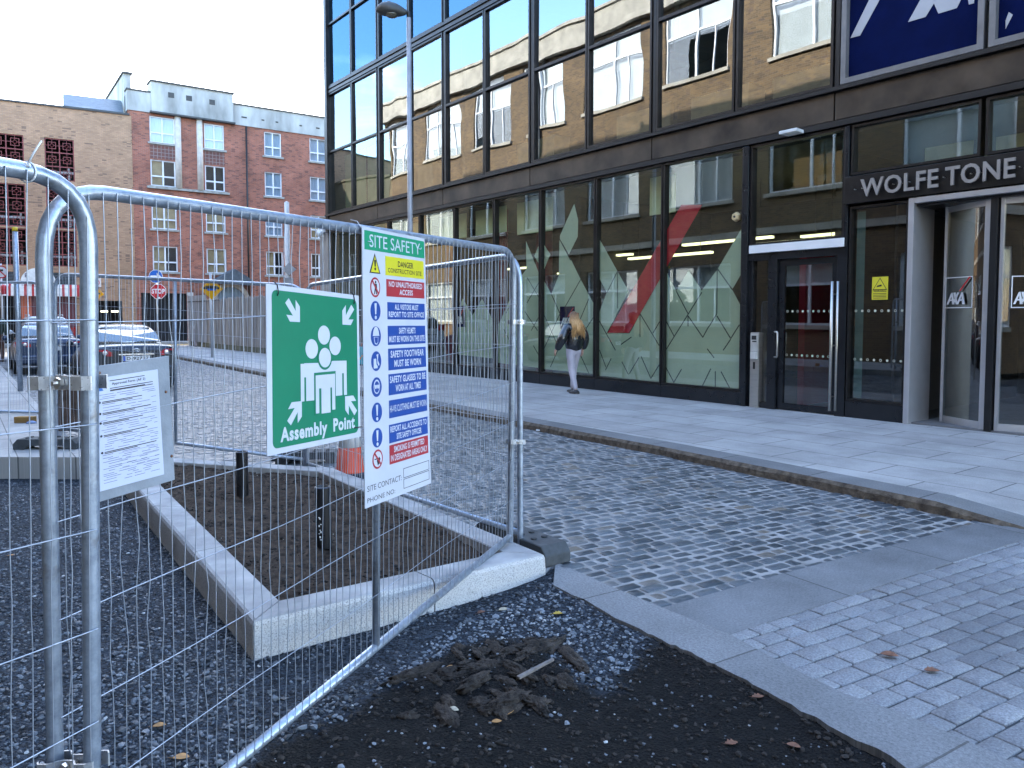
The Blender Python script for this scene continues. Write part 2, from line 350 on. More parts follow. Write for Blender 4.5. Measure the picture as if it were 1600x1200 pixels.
def sheet(name, poly, z, mat, thick=.15, kind='structure'):
    b = MB(); b.prism([Vector((p[0], p[1], z - thick)) for p in poly], (0, 0, thick)); return tag(b.build(name, mat), kind=kind)
M_grout = pbr('sandy_joint', (.25, .245, .24), .95, var=.35, scale=6, bump=.6, bscale=150)
road_poly = cobble_poly[:5] + [b_, a_, G(1035, 950)] + [G(868, 878), outer[1], outer[2], outer[3], LPe, LP0, LP0 + LD * 26]
sheet('road', [Vector((p.x, p.y, 0)) for p in road_poly], -.005, M_grout)
M_band = slabmat('sawn_granite', (RD.x, RD.y), (.165, .17, .18), (.205, .21, .22), (.07, .07, .07), 1.15, 6.0, .006, stain=.45, speck=.35)
sheet('kerb_band', band_far + list(reversed(band_near)), .0035, M_band)
M_strip = slabmat('granite_edge', (S_in[-3] - S_in[3]).to_2d(), (.19, .193, .20), (.225, .228, .235), (.09, .09, .09), 1.0, 5.0, .006, stain=.35, speck=.45)
rs_ = random.Random(4); so = []
for i in range(len(S_out) - 1):
    for k in range(8): so.append(S_out[i].lerp(S_out[i + 1], k / 8) + Vector((rs_.uniform(-.012, .012), rs_.uniform(-.012, .012), 0)))
sheet('edge_strip', so + [S_out[-1]] + list(reversed(S_in)), .003, M_strip)
sheet('paver_bed', paver_poly, -.008, pbr('paver_joint', (.055, .06, .065), .95, var=.3, scale=8, bump=.5, bscale=150))

def stonemat(name, c0, c1, rough, warm=None, speck=.3):
    m, N, L, B = newmat(name); a = N.new('ShaderNodeAttribute'); a.attribute_name = 'tint'; g_ = N.new('ShaderNodeNewGeometry')
    r = N.new('ShaderNodeValToRGB'); r.color_ramp.elements[0].color = (*c0, 1); r.color_ramp.elements[1].color = (*c1, 1); L.new(a.outputs['Fac'], r.inputs['Fac'])
    if warm: e_ = r.color_ramp.elements.new(.93); e_.color = (*c1, 1); r.color_ramp.elements[1].position = .9; r.color_ramp.elements[2].position = 1; r.color_ramp.elements[2].color = (*warm, 1); r.color_ramp.elements[1].color = (*c1, 1)
    n = noise(N, L, g_.outputs['Position'], 90, 4, .7); q = ramp(N, L, n.outputs['Fac'], (1 - speck,) * 3, (1 + speck * .5,) * 3, .35, .65)
    n2 = noise(N, L, g_.outputs['Position'], .9, 5, .6); q2 = ramp(N, L, n2.outputs['Fac'], (.72, .72, .72), (1.1, 1.1, 1.1), .35, .65)
    x = N.new('ShaderNodeMix'); x.data_type = 'RGBA'; x.blend_type = 'MULTIPLY'; x.inputs['Factor'].default_value = 1; L.new(r.outputs['Color'], x.inputs['A']); L.new(q.outputs['Color'], x.inputs['B'])
    y = N.new('ShaderNodeMix'); y.data_type = 'RGBA'; y.blend_type = 'MULTIPLY'; y.inputs['Factor'].default_value = 1; L.new(x.outputs['Result'], y.inputs['A']); L.new(q2.outputs['Color'], y.inputs['B'])
    L.new(y.outputs['Result'], B.inputs['Base Color']); rr = N.new('ShaderNodeMapRange'); rr.inputs['To Min'].default_value = rough - .12; rr.inputs['To Max'].default_value = rough + .15; L.new(n.outputs['Fac'], rr.inputs['Value']); L.new(rr.outputs['Result'], B.inputs['Roughness'])
    b = N.new('ShaderNodeBump'); b.inputs['Strength'].default_value = .5; b.inputs['Distance'].default_value = .004; L.new(n.outputs['Fac'], b.inputs['Height']); L.new(b.outputs['Normal'], B.inputs['Normal']); return m
def stones(name, poly, rd, L_, W_, gap, top, drop, inset, dome, mat, seed, ymax=99, jit=.5, cut=.25, wob=.004):
    r_ = random.Random(seed); rd = rd.normalized(); rn = Vector((-rd.y, rd.x, 0))
    cs = [(p.dot(rd), p.dot(rn)) for p in poly]; u0 = min(c[0] for c in cs); u1 = max(c[0] for c in cs); v0 = min(c[1] for c in cs); v1 = max(c[1] for c in cs)
    rec = []; v = v0
    while v < v1:
        w = W_ * r_.uniform(1 - jit * .3, 1 + jit * .3); u = u0 - r_.uniform(0, L_)
        while u < u1:
            l = L_ * r_.uniform(1 - jit, 1 + jit * .7); rec.append((u + l / 2, v + w / 2 + r_.uniform(-wob, wob) * 2, l / 2 - gap / 2, w / 2 - gap / 2, r_.random(), r_.uniform(-wob, wob), r_.uniform(-.05, .05) * jit)); u += l
        v += w
    A = np.array(rec); ang = A[:, 6]
    def W2(uu, vv): return uu * rd.x + vv * rn.x, uu * rd.y + vv * rn.y
    keep = np.ones(len(A), bool)
    anyc = np.zeros(len(A), bool)
    for sx, sy in ((1, 1), (1, -1), (-1, 1), (-1, -1), (0, 0)):
        X, Y = W2(A[:, 0] + sx * A[:, 2] * .9, A[:, 1] + sy * A[:, 3] * .9); anyc |= inpoly(X, Y, poly)
    X, Y = W2(A[:, 0], A[:, 1]); keep &= anyc & (Y < ymax) & (Y > .8) & (np.abs(X) < .72 * Y + .6)
    A = A[keep]; n = len(A); ang = A[:, 6]; rs = np.random.RandomState(seed); V = []
    def ring(sc, z):
        a = np.maximum(A[:, 2] - sc, .004); b = np.maximum(A[:, 3] - sc, .004); c = np.minimum(a, b) * cut
        o = [(a - c, b), (a, b - c), (a, -b + c), (a - c, -b), (-a + c, -b), (-a, -b + c), (-a, b - c), (-a + c, b)]
        for (x, y) in o:
            x = x + rs.uniform(-wob, wob, n); y = y + rs.uniform(-wob, wob, n)
            xr = x * np.cos(ang) - y * np.sin(ang); yr = x * np.sin(ang) + y * np.cos(ang); Xw, Yw = W2(A[:, 0] + xr, A[:, 1] + yr); V.append(np.stack([Xw, Yw, z + A[:, 5]], 1))
    ring(0, np.full(n, top - .06)); ring(0, np.full(n, top - drop)); ring(inset, np.full(n, top))
    Xc, Yc = W2(A[:, 0], A[:, 1]); V.append(np.stack([Xc, Yc, top + dome + A[:, 5]], 1))
    V = np.stack(V, 1).reshape(-1, 3); base = (np.arange(n) * 25)[:, None]; q = []
    for k in (0, 1):
        for j in range(8): j2 = (j + 1) % 8; q.append([k * 8 + j, k * 8 + 8 + j, k * 8 + 8 + j2, k * 8 + j2])
    q = np.array(q); Q = (base[:, None, :] + q[None]).reshape(-1, 4); t = np.array([[16 + j, 24, 16 + (j + 1) % 8] for j in range(8)]); Tt = (base[:, None, :] + t[None]).reshape(-1, 3)
    return npmesh(name, V, [Q, Tt], mat, smooth=True, attr={'tint': np.repeat(A[:, 4], 25)}, kind='structure')
M_sett = stonemat('worn_sett', (.036, .044, .052), (.12, .135, .15), .42, warm=(.15, .125, .10), speck=.35)
stones('road_setts', cobble_poly, RD, .160, .102, .018, -.001, .005, .010, .0025, M_sett, 5, ymax=30, jit=.42, cut=.28, wob=.0045)
M_paver = stonemat('granite_paver', (.185, .19, .205), (.235, .24, .255), .7, speck=.45)
stones('pavers', paver_poly, RD, .195, .112, .007, .0, .003, .004, .0, M_paver, 8, jit=.25, cut=.12, wob=.0025)

# far carriageway and pavements
sheet('side_street', [(-60, 20), (-22, 36.5), (-17.5, 37.8), (-13, 39), (10, 60), (-5, 75), (-70, 45)], -.009, M_asph)
M_pave = slabmat('pavement_slab', (FE.x, FE.y), (.35, .335, .325), (.43, .415, .40), (.11, .105, .10), 1.1, .62, .008, stain=.36, speck=.22, rough=.75)
M_pave2 = slabmat('worn_pavement', (LD.x, LD.y), (.32, .31, .30), (.40, .385, .37), (.12, .12, .12), .8, .5, .007, stain=.35, speck=.15, rough=.75)
sheet('left_pavement', [LPe, LP0 + LD * 22, LP0 + LD * 22 + Vector((-30, -12, 0)), LPe + Vector((-30, -4, 0)), LPe + Vector((-6, .12, 0))], .15, M_pave2, thick=.3)
# right-hand pavement: kerb stones with rough brown faces, slabs behind
M_kt = slabmat('kerb_top', (KD.x, KD.y), (.17, .17, .172), (.21, .21, .212), (.05, .05, .05), 1.1, 3.0, .008, stain=.4, speck=.4)
M_kf = pbr('kerb_face', (.085, .06, .042), .95, var=.5, scale=14, bump=1.0, bscale=60, c2=(.16, .125, .09))
def off2(pts, d):
    r = []
    for i, p in enumerate(pts):
        t = (pts[min(i + 1, len(pts) - 1)] - pts[max(i - 1, 0)]); t.z = 0; t.normalize(); r.append(p + Vector((-t.y, t.x, 0)) * d)
    return r
kfine = []; kz = []
for i in range(len(kerb) - 1):
    n = 24 if i < 2 else 14
    for k in range(n): kfine.append(kerb[i].lerp(kerb[i + 1], k / n)); kz.append(kerbz[i] + (kerbz[i + 1] - kerbz[i]) * k / n)
kfine.append(kerb[-1]); kz.append(kerbz[-1])
jr = random.Random(2); kin = off2(kfine, .32)
mt = MB(); mf = MB()
for i in range(len(kfine) - 1):
    a, b, c, d = kfine[i], kfine[i + 1], kin[i + 1], kin[i]
    T = lambda p, z: Vector((p.x, p.y, z))
    mt.add([T(a, kz[i]), T(b, kz[i + 1]), T(c, kz[i + 1] + .004), T(d, kz[i] + .004)], [(0, 1, 2, 3)])
top_ = []; bot_ = []
for i, p in enumerate(kfine):
    nrm = (kin[i] - p).normalized(); top_.append(Vector((p.x, p.y, kz[i]))); q = p - nrm * (.03 + jr.uniform(-.012, .02)); bot_.append((Vector((q.x, q.y, kz[i] - .035 + jr.uniform(-.008, .008))), Vector((q.x, q.y, -.06)) - nrm * .015))
for i in range(len(kfine) - 1):
    mf.add([top_[i], top_[i + 1], bot_[i + 1][0], bot_[i][0]], [(0, 1, 2, 3)], 0, True); mf.add([bot_[i][0], bot_[i + 1][0], bot_[i + 1][1], bot_[i][1]], [(0, 1, 2, 3)], 0, True)
tag(mt.build('kerb', M_kt), kind='structure'); tag(mf.build('kerb_face', M_kf), kind='structure')
mp2 = MB()
for i in range(len(kin) - 1):
    def onf(p):
        u = (p - FW.o).dot(FW.e); return FW.P(u, 0, -1.2)
    a, b = kin[i], kin[i + 1]; c, d = onf(b), onf(a)
    e0, e1 = a + (d - a) * .12, b + (c - b) * .12
    if i == 0: pass
    T = lambda p, z: Vector((p.x, p.y, z))
    mp2.add([T(a, kz[i] + .004), T(b, kz[i + 1] + .004), T(e1, .1), T(e0, .1)], [(0, 1, 2, 3)])
    mp2.add([T(e0, .1), T(e1, .1), T(c, .1), T(d, .1)], [(0, 1, 2, 3)])
tag(mp2.build('pavement', M_pave), kind='structure')
# footway along the red flats and the yellow line before it
mf2 = MB(); mf2.wbox(RW, -2, 14, 0, .12, .02, 2.4); mf2.wbox(BW, -16, .2, 0, .12, .02, 2.4); tag(mf2.build('far_footway', M_pave2), kind='structure')
ml = MB(); ml.wbox(RW, -2, 12, -.02, .001, 3.0, 3.12); tag(ml.build('yellow_line', pbr('yellow_paint', (.6, .45, .06), .7)), kind='structure')

# ------------------------------------------------------------------ ground of the works: gravel, soil and planter
sx = np.arange(-9.5, 3.0, .022); sy = np.arange(.75, 8.4, .022); X, Y = np.meshgrid(sx, sy)
seg = [(S_out[i], S_out[i + 1]) for i in range(len(S_out) - 1)] + [(S_in[0], S_out[0]), (S_in[0], outer[1])]
def dist_poly(X, Y, segs):
    D = np.full(X.shape, 99.)
    for p, q in segs:
        dx, dy = q.x - p.x, q.y - p.y; t = np.clip(((X - p.x) * dx + (Y - p.y) * dy) / (dx * dx + dy * dy), 0, 1); D = np.minimum(D, np.hypot(X - p.x - t * dx, Y - p.y - t * dy))
    return D
soilp = [G(x, y, -.07) for x, y in ((200, 1300), (420, 1150), (600, 1065), (690, 1010), (770, 985), (870, 1010), (930, 1070), (1010, 1010), (985, 960), (900, 920), (1054, 1000), (1250, 1100), (1500, 1250), (1700, 1500), (700, 1800), (0, 1600))]
clodp = [G(x, y, -.06) for x, y in ((600, 1065), (700, 1005), (840, 990), (900, 1040), (890, 1090), (760, 1110), (640, 1100))]
def site_h(X, Y):
    D = dist_poly(X, Y, seg); h = -.082 + .062 * np.exp(-D / .30) + .018 * fbm(X * .9, Y * .9, 3)
    S = np.clip(inpoly(X, Y, soilp).astype(float), 0, 1); Dp = dist_poly(X, Y, [(soilp[i], soilp[(i + 1) % len(soilp)]) for i in range(len(soilp))])
    S = S * np.clip(Dp / .12 + fbm(X * 9, Y * 9, 3) * .9, 0, 1)
    C = inpoly(X, Y, clodp) * np.clip(dist_poly(X, Y, [(clodp[i], clodp[(i + 1) % len(clodp)]) for i in range(len(clodp))]) / .1, 0, 1)
    h = h + S * (.010 * fbm(X * 7, Y * 7, 5, .6)) + C * (.002 + .045 * np.abs(fbm(X * 8, Y * 8, 4, .55))) + .004 * fbm(X * 30, Y * 30, 2)
    return h, S
H, S = site_h(X, Y)
ny, nx = X.shape; V = np.stack([X.ravel(), Y.ravel(), H.ravel()], 1); idx = np.arange(nx * ny).reshape(ny, nx)
F = np.stack([idx[:-1, :-1].ravel(), idx[:-1, 1:].ravel(), idx[1:, 1:].ravel(), idx[1:, :-1].ravel()], 1)
cx = V[F].mean(1); vis = (np.abs(cx[:, 0]) < .8 * cx[:, 1] + .4)
F = F[vis]
def sitemat():
    m, N, L, B = newmat('works_ground'); a = N.new('ShaderNodeAttribute'); a.attribute_name = 'soil'; g_ = N.new('ShaderNodeNewGeometry')
    v = N.new('ShaderNodeTexVoronoi'); v.inputs['Scale'].default_value = 75; L.new(g_.outputs['Position'], v.inputs['Vector'])
    sepc = N.new('ShaderNodeSeparateColor'); L.new(v.outputs['Color'], sepc.inputs[0]); st = ramp(N, L, sepc.outputs[0], (.006, .008, .011), (.05, .062, .08), .1, .95)
    n = noise(N, L, g_.outputs['Position'], 22, 6, .65); so_ = ramp(N, L, n.outputs['Fac'], (.002, .002, .0022), (.0085, .008, .008), .3, .7)
    x = N.new('ShaderNodeMix'); x.data_type = 'RGBA'; L.new(a.outputs['Fac'], x.inputs['Factor']); L.new(st.outputs['Color'], x.inputs['A']); L.new(so_.outputs['Color'], x.inputs['B']); L.new(x.outputs['Result'], B.inputs['Base Color'])
    B.inputs['Roughness'].default_value = .9; B.inputs['Specular IOR Level'].default_value = .2
    b = N.new('ShaderNodeBump'); b.inputs['Strength'].default_value = .9; b.inputs['Distance'].default_value = .012; b.invert = True; L.new(v.outputs['Distance'], b.inputs['Height'])
    b2 = N.new('ShaderNodeBump'); b2.inputs['Strength'].default_value = .8; b2.inputs['Distance'].default_value = .01; n3 = noise(N, L, g_.outputs['Position'], 60, 6, .7); L.new(n3.outputs['Fac'], b2.inputs['Height']); L.new(b.outputs['Normal'], b2.inputs['Normal']); L.new(b2.outputs['Normal'], B.inputs['Normal']); return m
npmesh('site_ground', V, F, sitemat(), smooth=True, attr={'soil': S.ravel()}, kind='structure')
# loose stones: real chips, dense over the gravel, sparse over the soil
ico_v = []; ph = (1 + 5 ** .5) / 2
for a in (-1, 1):
    for b in (-ph, ph): ico_v += [(0, a, b), (a, b, 0), (b, 0, a)]
ico_v = np.array(ico_v) / np.linalg.norm(ico_v[0]); ico_f = []
from itertools import combinations
for t in combinations(range(12), 3):
    p = ico_v[list(t)]
    if all(abs(np.linalg.norm(p[i] - p[j]) - 1.0515) < .01 for i, j in ((0, 1), (1, 2), (0, 2))):
        t = list(t)
        if np.dot(np.cross(p[1] - p[0], p[2] - p[0]), p.mean(0)) < 0: t = [t[0], t[2], t[1]]
        ico_f.append(t)
ico_f = np.array(ico_f)
def scatter(name, X, Y, size, hfun, mat, seed, tint, flat=(.35, .7), sink=.3, kind='stuff'):
    rs = np.random.RandomState(seed); n = len(X); h = hfun(X, Y)
    sc = np.stack([size * rs.uniform(.7, 1.3, n), size * rs.uniform(.6, 1.0, n), size * rs.uniform(flat[0], flat[1], n)], 1) * .5
    base = ico_v[None] * (1 + rs.uniform(-.34, .34, (n, 12, 1))) * sc[:, None, :]; a = rs.uniform(0, 6.28, n); tl = rs.uniform(-.5, .5, n)
    x = base[..., 0]; y = base[..., 1] * np.cos(tl)[:, None] - base[..., 2] * np.sin(tl)[:, None]; z = base[..., 1] * np.sin(tl)[:, None] + base[..., 2] * np.cos(tl)[:, None]
    xr = x * np.cos(a)[:, None] - y * np.sin(a)[:, None]; yr = x * np.sin(a)[:, None] + y * np.cos(a)[:, None]
    V = np.stack([xr + X[:, None], yr + Y[:, None], z + (h + sc[:, 2] * (1 - 2 * sink))[:, None]], 2).reshape(-1, 3)
    F = (np.arange(n)[:, None, None] * 12 + ico_f[None]).reshape(-1, 3)
    return npmesh(name, V, F, mat, attr={'tint': np.repeat(tint, 12)}, kind=kind)
def hsite(x, y): return site_h(x, y)[0]
M_chip = stonemat('stone_chip', (.032, .038, .047), (.21, .235, .27), .6, warm=(.45, .45, .45), speck=.25)
rs = np.random.RandomState(11)
def sample(n, xr, yr): return rs.uniform(*xr, n), rs.uniform(*yr, n)
holep = [tuple(p)[:2] for p in outer]
x, y = sample(150000, (-6.5, 2.3), (1.0, 8.0)); keep = (np.abs(x + .02) < .70 * y + .15) & ~inpoly(x, y, holep) & (rs.rand(len(x)) < np.clip(4.0 / (y * y) + .30, 0, 1)) & ~inpoly(x, y, [(p.x, p.y) for p in cobble_poly])
keep &= ~inpoly(x, y, [(p.x, p.y) for p in S_out] + [(p.x, p.y) for p in reversed(S_in)]) & ~inpoly(x, y, [(p.x, p.y) for p in paver_poly])
x, y = x[keep], y[keep]; Sv = site_h(x, y)[1]; dens = np.where(Sv > .5, .065, .95)
bare = [G(a, b, -.07) for a, b in ((400, 1045), (600, 1000), (870, 912), (800, 905), (640, 1035), (400, 1130))]
dens = np.where(inpoly(x, y, [(p.x, p.y) for p in bare]) & (Sv < .5), dens * .25, dens)
pal = [G(a, b, -.07) for a, b in ((560, 1050), (700, 985), (860, 925), (940, 915), (1000, 985), (1020, 1050), (900, 1060), (800, 1010), (640, 1080))]
light = inpoly(x, y, [(p.x, p.y) for p in pal]); dens = np.where(light, np.maximum(dens, .32), dens)
k = rs.rand(len(x)) < dens; x, y, light, Ss = x[k], y[k], light[k], Sv[k]
tint = rs.rand(len(x)) ** 1.4 * .66; tint = np.where(light, rs.uniform(.35, .99, len(x)), tint); tint = np.where(Ss > .5, rs.uniform(.15, 1, len(x)), tint); tint = np.where(rs.rand(len(x)) < .012, 1., tint)
sz = np.where(Ss > .5, rs.uniform(.005, .020, len(x)), rs.uniform(.010, .026, len(x))) * (1 + .6 * (rs.rand(len(x)) < .08))
tag(scatter('gravel', x, y, sz, hsite, M_chip, 12, tint), 'dark blue-grey stone chippings spread round the planter and mud')

# ================================================================== GLASS OFFICE BUILDING
M_bronze = pbr('bronze_panel', (.035, .029, .025), .42, .5, var=.45, scale=1.3, rvar=.14, c2=(.10, .078, .058))
M_dark = pbr('dark_frame', (.014, .014, .015), .4, .3, var=.2, rvar=.08)
M_frame = pbr('bronze_frame', (.025, .022, .021), .35, .5, var=.25, rvar=.08)
M_black = pbr('black_cladding', (.016, .017, .02), .22, .2, var=.2, scale=2, rvar=.1)
M_silver = pbr('silver_frame', (.50, .49, .50), .38, .6, var=.06, rvar=.06)
M_steel = pbr('brushed_steel', (.50, .47, .43), .32, .85, var=.08, stretch=(1, 1, 9))
M_conc = pbr('pale_concrete', (.33, .29, .25), .85, var=.2, scale=2, bump=.3)
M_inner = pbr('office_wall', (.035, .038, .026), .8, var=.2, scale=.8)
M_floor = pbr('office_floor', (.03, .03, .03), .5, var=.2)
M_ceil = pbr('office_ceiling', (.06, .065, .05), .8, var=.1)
M_blind = pbr('roller_blind', (.52, .54, .30), .8, var=.1, scale=3)
M_blindw = pbr('pale_blind', (.62, .62, .58), .8, var=.08, scale=3)
M_drape = pbr('maroon_curtain', (.16, .018, .03), .8, var=.3, scale=4)
M_tube = pbr('office_light', (.9, .9, .8), .5, emit=((.9, .9, .5), .28))
GL_low = glassmat('shopfront_glass', (.90, .95, .90), .20, 1.6, wave=.0022, wscale=.55, rtint=(.92, 1, .95))
GL_up = glassmat('upper_glass', (.50, .56, .50), .33, 1.75, wave=.010, wscale=.5, rtint=(.70, .77, .82))
GL_top = glassmat('sky_glass', (.30, .36, .40), .45, 1.7, wave=.004, wscale=.4, rtint=(.17, .30, .42))
GL_door = glassmat('door_glass', (.45, .52, .52), .13, 1.5, wave=.0008, wscale=.7)
rr = random.Random(21)
OB = thing('office_building', 'dark bronze and glass office building with patterned street windows filling the right side', 'building', tuple(FW.P(0, 0)))
UEND = 29.9
T = [0.1] + [round(3.73 * k, 2) for k in range(1, 9)]           # main mullions
gm = [0.25, 2.30, 4.30, 6.15, 7.94, 9.73, 11.51, 13.33, 15.18, 17.01]
# structure: slabs, core, roof, end wall
m = MB()
m.wbox(FW, 0.02, UEND, 4.62, 5.12, -14, -.12); m.wbox(FW, 0.02, UEND, 9.30, 9.46, -6, -.16); m.wbox(FW, 0.02, UEND, 13.5, 17.5, -14, -.1)
m.wbox(FW, 0.02, UEND, 0, 4.62, -14, -6.2); m.wbox(FW, .02, UEND, 5.12, 13.5, -14, -6.0)
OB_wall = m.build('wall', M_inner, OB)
m = MB(); m.wbox(FW, -16, 3, 0, 24, -27, -12); m.build('added_shade_block', M_bronze, OB)  # added unseen block, keeps sun off the opposite front seen in the glass
m = MB(); m.wbox(FW, -.02, .18, 4.55, 17.6, -14, .12); bevel(m.build('corner_fin', M_frame, OB))
m = MB(); m.wbox(FW, -.75, -.06, 0, 4.9, -6, .02); m.wbox(FW, -.62, -.05, 4.9, 17, -14, -.30)
m.build('end_wall', M_conc, OB)
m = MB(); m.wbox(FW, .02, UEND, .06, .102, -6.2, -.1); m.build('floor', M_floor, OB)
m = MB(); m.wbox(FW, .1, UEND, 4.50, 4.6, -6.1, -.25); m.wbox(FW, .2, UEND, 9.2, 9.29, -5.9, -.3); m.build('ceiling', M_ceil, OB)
m = MB()
for u in (4.3, 11.4, 18.0, 22.4): m.wbox(FW, u - .03, u + .12, .1, 4.5, -6.1, -1.2)
for u in (7.46, 14.92, 22.4): m.wbox(FW, u - .06, u + .06, 5.12, 9.2, -5.9, -.6)
m.build('partition', M_inner, OB)
m = MB()
for u in (9.7,): m.lathe(FW.P(u, .1, -1.6), [(.22, 0), (.22, 4.4)], 20)
m.build('column', pbr('red_column', (.20, .02, .03), .5), OB)
# interior ceiling lights
for (u, z, o, l, dv) in ((6.3, 3.05, -2.6, 2.2, 0), (7.9, 2.9, -3.6, 2.2, 0), (10.1, 3.15, -2.4, 1.9, 0), (12.3, 3.0, -2.0, 2.4, 0), (13.6, 3.25, -2.4, 2.3, 0), (15.2, 3.1, -2.2, 2.4, 0), (16.0, 3.3, -3.3, 1.6, 0)):
    q = MB(); q.wbox(FW, u, u + l, z, z + .05, o - .12, o); f = q.build('ceiling_light', M_tube, OB)
    q = MB(); q.tube([FW.P(u + .3, z + .05, o - .06), FW.P(u + .3, 4.5, o - .06)], .006, 5); q.tube([FW.P(u + l - .3, z + .05, o - .06), FW.P(u + l - .3, 4.5, o - .06)], .006, 5); q.build('hanger', M_dark, f)
# band between the storeys: panels with joints, thin lip above and dark strip below
m = MB(); m.wbox(FW, 0, UEND, 4.57, 4.66, -.10, .10); m.wbox(FW, 0, UEND, 5.10, 5.16, -.10, .16); m.build('trim', M_dark, OB)
for i in range(len(T) - 1):
    m = MB(); m.wbox(FW, T[i] + .012, T[i + 1] - .012, 4.67, 5.09, -.08, .085); bevel(m.build('spandrel_panel', M_bronze, OB), .006)
# plinth
m = MB()
for i in range(len(gm) - 1): m.wbox(FW, gm[i] + .004, gm[i + 1] - .004, .08, .34, -.1, .05)
bevel(m.build('plinth', M_black, OB))
# ground floor windows
def bay(u0, u1, z0, z1, glass, fm, t=.05, tr=(), depth=(-.08, .05), label=None, tilt=.0025, vb=()):
    f = MB(); wframe(f, FW, u0, u1, z0, z1, t, depth[0], depth[1], 0, v=vb, h=tr, tm=.06); fr = f.build('window', fm, OB)
    zs = [z0 + t] + list(tr) + [z1 - t]; us = [u0 + t] + list(vb) + [u1 - t]
    for a in range(len(zs) - 1):
        for b in range(len(us) - 1):
            g_ = MB(); e = [rr.uniform(-tilt, tilt) for _ in range(3)]; e.append(e[0] + e[2] - e[1])
            za, zb, ua, ub = zs[a], zs[a + 1], us[b], us[b + 1]
            g_.add([FW.P(ua, za, -.02 + e[0]), FW.P(ub, za, -.02 + e[1]), FW.P(ub, zb, -.02 + e[2]), FW.P(ua, zb, -.02 + e[3])], [(0, 1, 2, 3)]); g_.build('glass_pane', glass, fr)
    if label: fr['label'] = label
    return fr
for i in range(len(gm) - 1): bay(gm[i] + .012, gm[i + 1] - .012, .35, 4.56, GL_low, M_frame, .035)
# first floor: two panes wide, transom at 7.28; opening lights
F1 = []
for i in range(len(T) - 1):
    if T[i + 1] > 18.7: continue
    md = (T[i] + T[i + 1]) / 2
    for a, b, last in ((T[i], md, 0), (md, T[i + 1], 1)):
        F1.append(bay(a + (.06 if not last else .015), b - (.06 if last else .015), 5.20, 9.24, GL_up, M_frame, .045, tr=(7.28,), tilt=.007))
m = MB()
for t_ in T: m.wbox(FW, t_ - .035, t_ + .035, 5.17, 17.4, -.12, .03)
m.build('mullion', M_dark, OB)
m = MB(); m.wbox(FW, .2, UEND, 9.26, 9.34, -.14, .07); m.wbox(FW, .2, UEND, 9.40, 9.47, -.14, .07); m.wbox(FW, .2, UEND, 9.335, 9.405, -.14, .03); m.build('transom', M_frame, OB)
for i in range(len(T) - 1):
    md = (T[i] + T[i + 1]) / 2
    for a, b, last in ((T[i], md, 0), (md, T[i + 1], 1)):
        bay(a + (.05 if not last else .015), b - (.05 if last else .015), 9.48, 13.4, GL_top, M_frame, .045, tr=(11.55,), tilt=.004)
m = MB(); m.wbox(FW, .18, UEND, 13.42, 17.4, -.1, .02); m.build('parapet', M_frame, OB)
# first floor furniture seen through the glass: low cupboards and blinds
m = MB()
for (u0, u1, z1, o) in ((9.6, 11.0, 6.0, -.8), (13.2, 14.7, 5.95, -.7), (15.3, 16.6, 5.85, -.6), (16.9, 18.4, 5.9, -.9), (1.4, 3.4, 6.6, -1.2), (4.3, 5.2, 6.3, -1)): m.wbox(FW, u0, u1, 5.13, z1, o - .5, o)
m.build('cupboard', pbr('office_furniture', (.45, .34, .20), .6), OB)
for u0, u1 in ((.3, 1.85), (2.0, 3.6)):
    m = MB(); m.wbox(FW, u0, u1, 5.3, 7.2, -.5, -.48); m.build('blind', M_blind, OB)
# ground floor blinds and curtains
for i, h in ((2, .55), (3, .62), (4, .62), (5, .75), (7, .72)):
    u0, u1 = gm[i] + .06, gm[i + 1] - .08
    if i == 7: u0 += .75; 
    m = MB(); m.wbox(FW, u0 + .3, u1, 4.42 - h, 4.44, -.42, -.40); m.tube([FW.P(u0 + .3, 4.42 - h, -.41), FW.P(u1, 4.42 - h, -.41)], .014, 6); m.build('blind', M_blind, OB)
def curtain(u, w, z0, z1, off, name='curtain', mat=M_drape):
    m = MB(); n = 40; vs_ = []; fs = []
    for j, (z, k) in enumerate(((z1, 1), (z1 - .6, .92), ((z0 + z1) / 2 + .3, .7), ((z0 + z1) / 2 - .3, .62), (z0 + .6, .85), (z0, 1))):
        for i in range(n + 1): a = i / n; vs_.append(FW.P(u + (a - .5) * w * k, z, off + .05 * math.sin(a * 34 + j * .2)))
    for j in range(5):
        for i in range(n): fs.append((j * (n + 1) + i, j * (n + 1) + i + 1, (j + 1) * (n + 1) + i + 1, (j + 1) * (n + 1) + i))
    m.add(vs_, fs, 0, True); m.build(name, mat, OB)
curtain(9.05, .62, .2, 4.4, -.7); curtain(6.6, .4, .2, 4.4, -.7)
# frosted pattern on the inside of three big panes; dark strips over it stand for slits onto the dark room
M_film = pbr('frosted_film', (.44, .51, .36), .75, var=.08, scale=2)
M_slit = pbr('dark_slit', (.02, .03, .025), .5)
M_redfilm = pbr('red_film', (.46, .005, .018), .6, var=.1, scale=2)
def zz(pts, off, ox=820, oy=260, k=3.): return [FW.uz(ox + x / k, oy + y / k, off) for x, y in pts]
def film(pts, mat, off, lab=None, k=3., ox=820, oy=260):
    m = MB(); m.wpoly(FW, zz(pts, off, ox, oy, k), off, .003); o = m.build('window_film', mat, OB)
    if lab: o['label'] = lab
    return o
film([(92, 370), (120, 412), (92, 480)], M_film, -.05)
film([(165, 325), (232, 175), (250, 250), (248, 330), (207, 412), (165, 340)], M_film, -.05)
film([(92, 540), (125, 600), (160, 510), (163, 345), (205, 418), (218, 440), (262, 530), (326, 650), (326, 972), (92, 950)], M_film, -.05)
film([(347, 335), (487, 585), (385, 780), (492, 782), (634, 520), (634, 1012), (347, 980), (347, 690), (385, 590), (347, 520)], M_film, -.05)
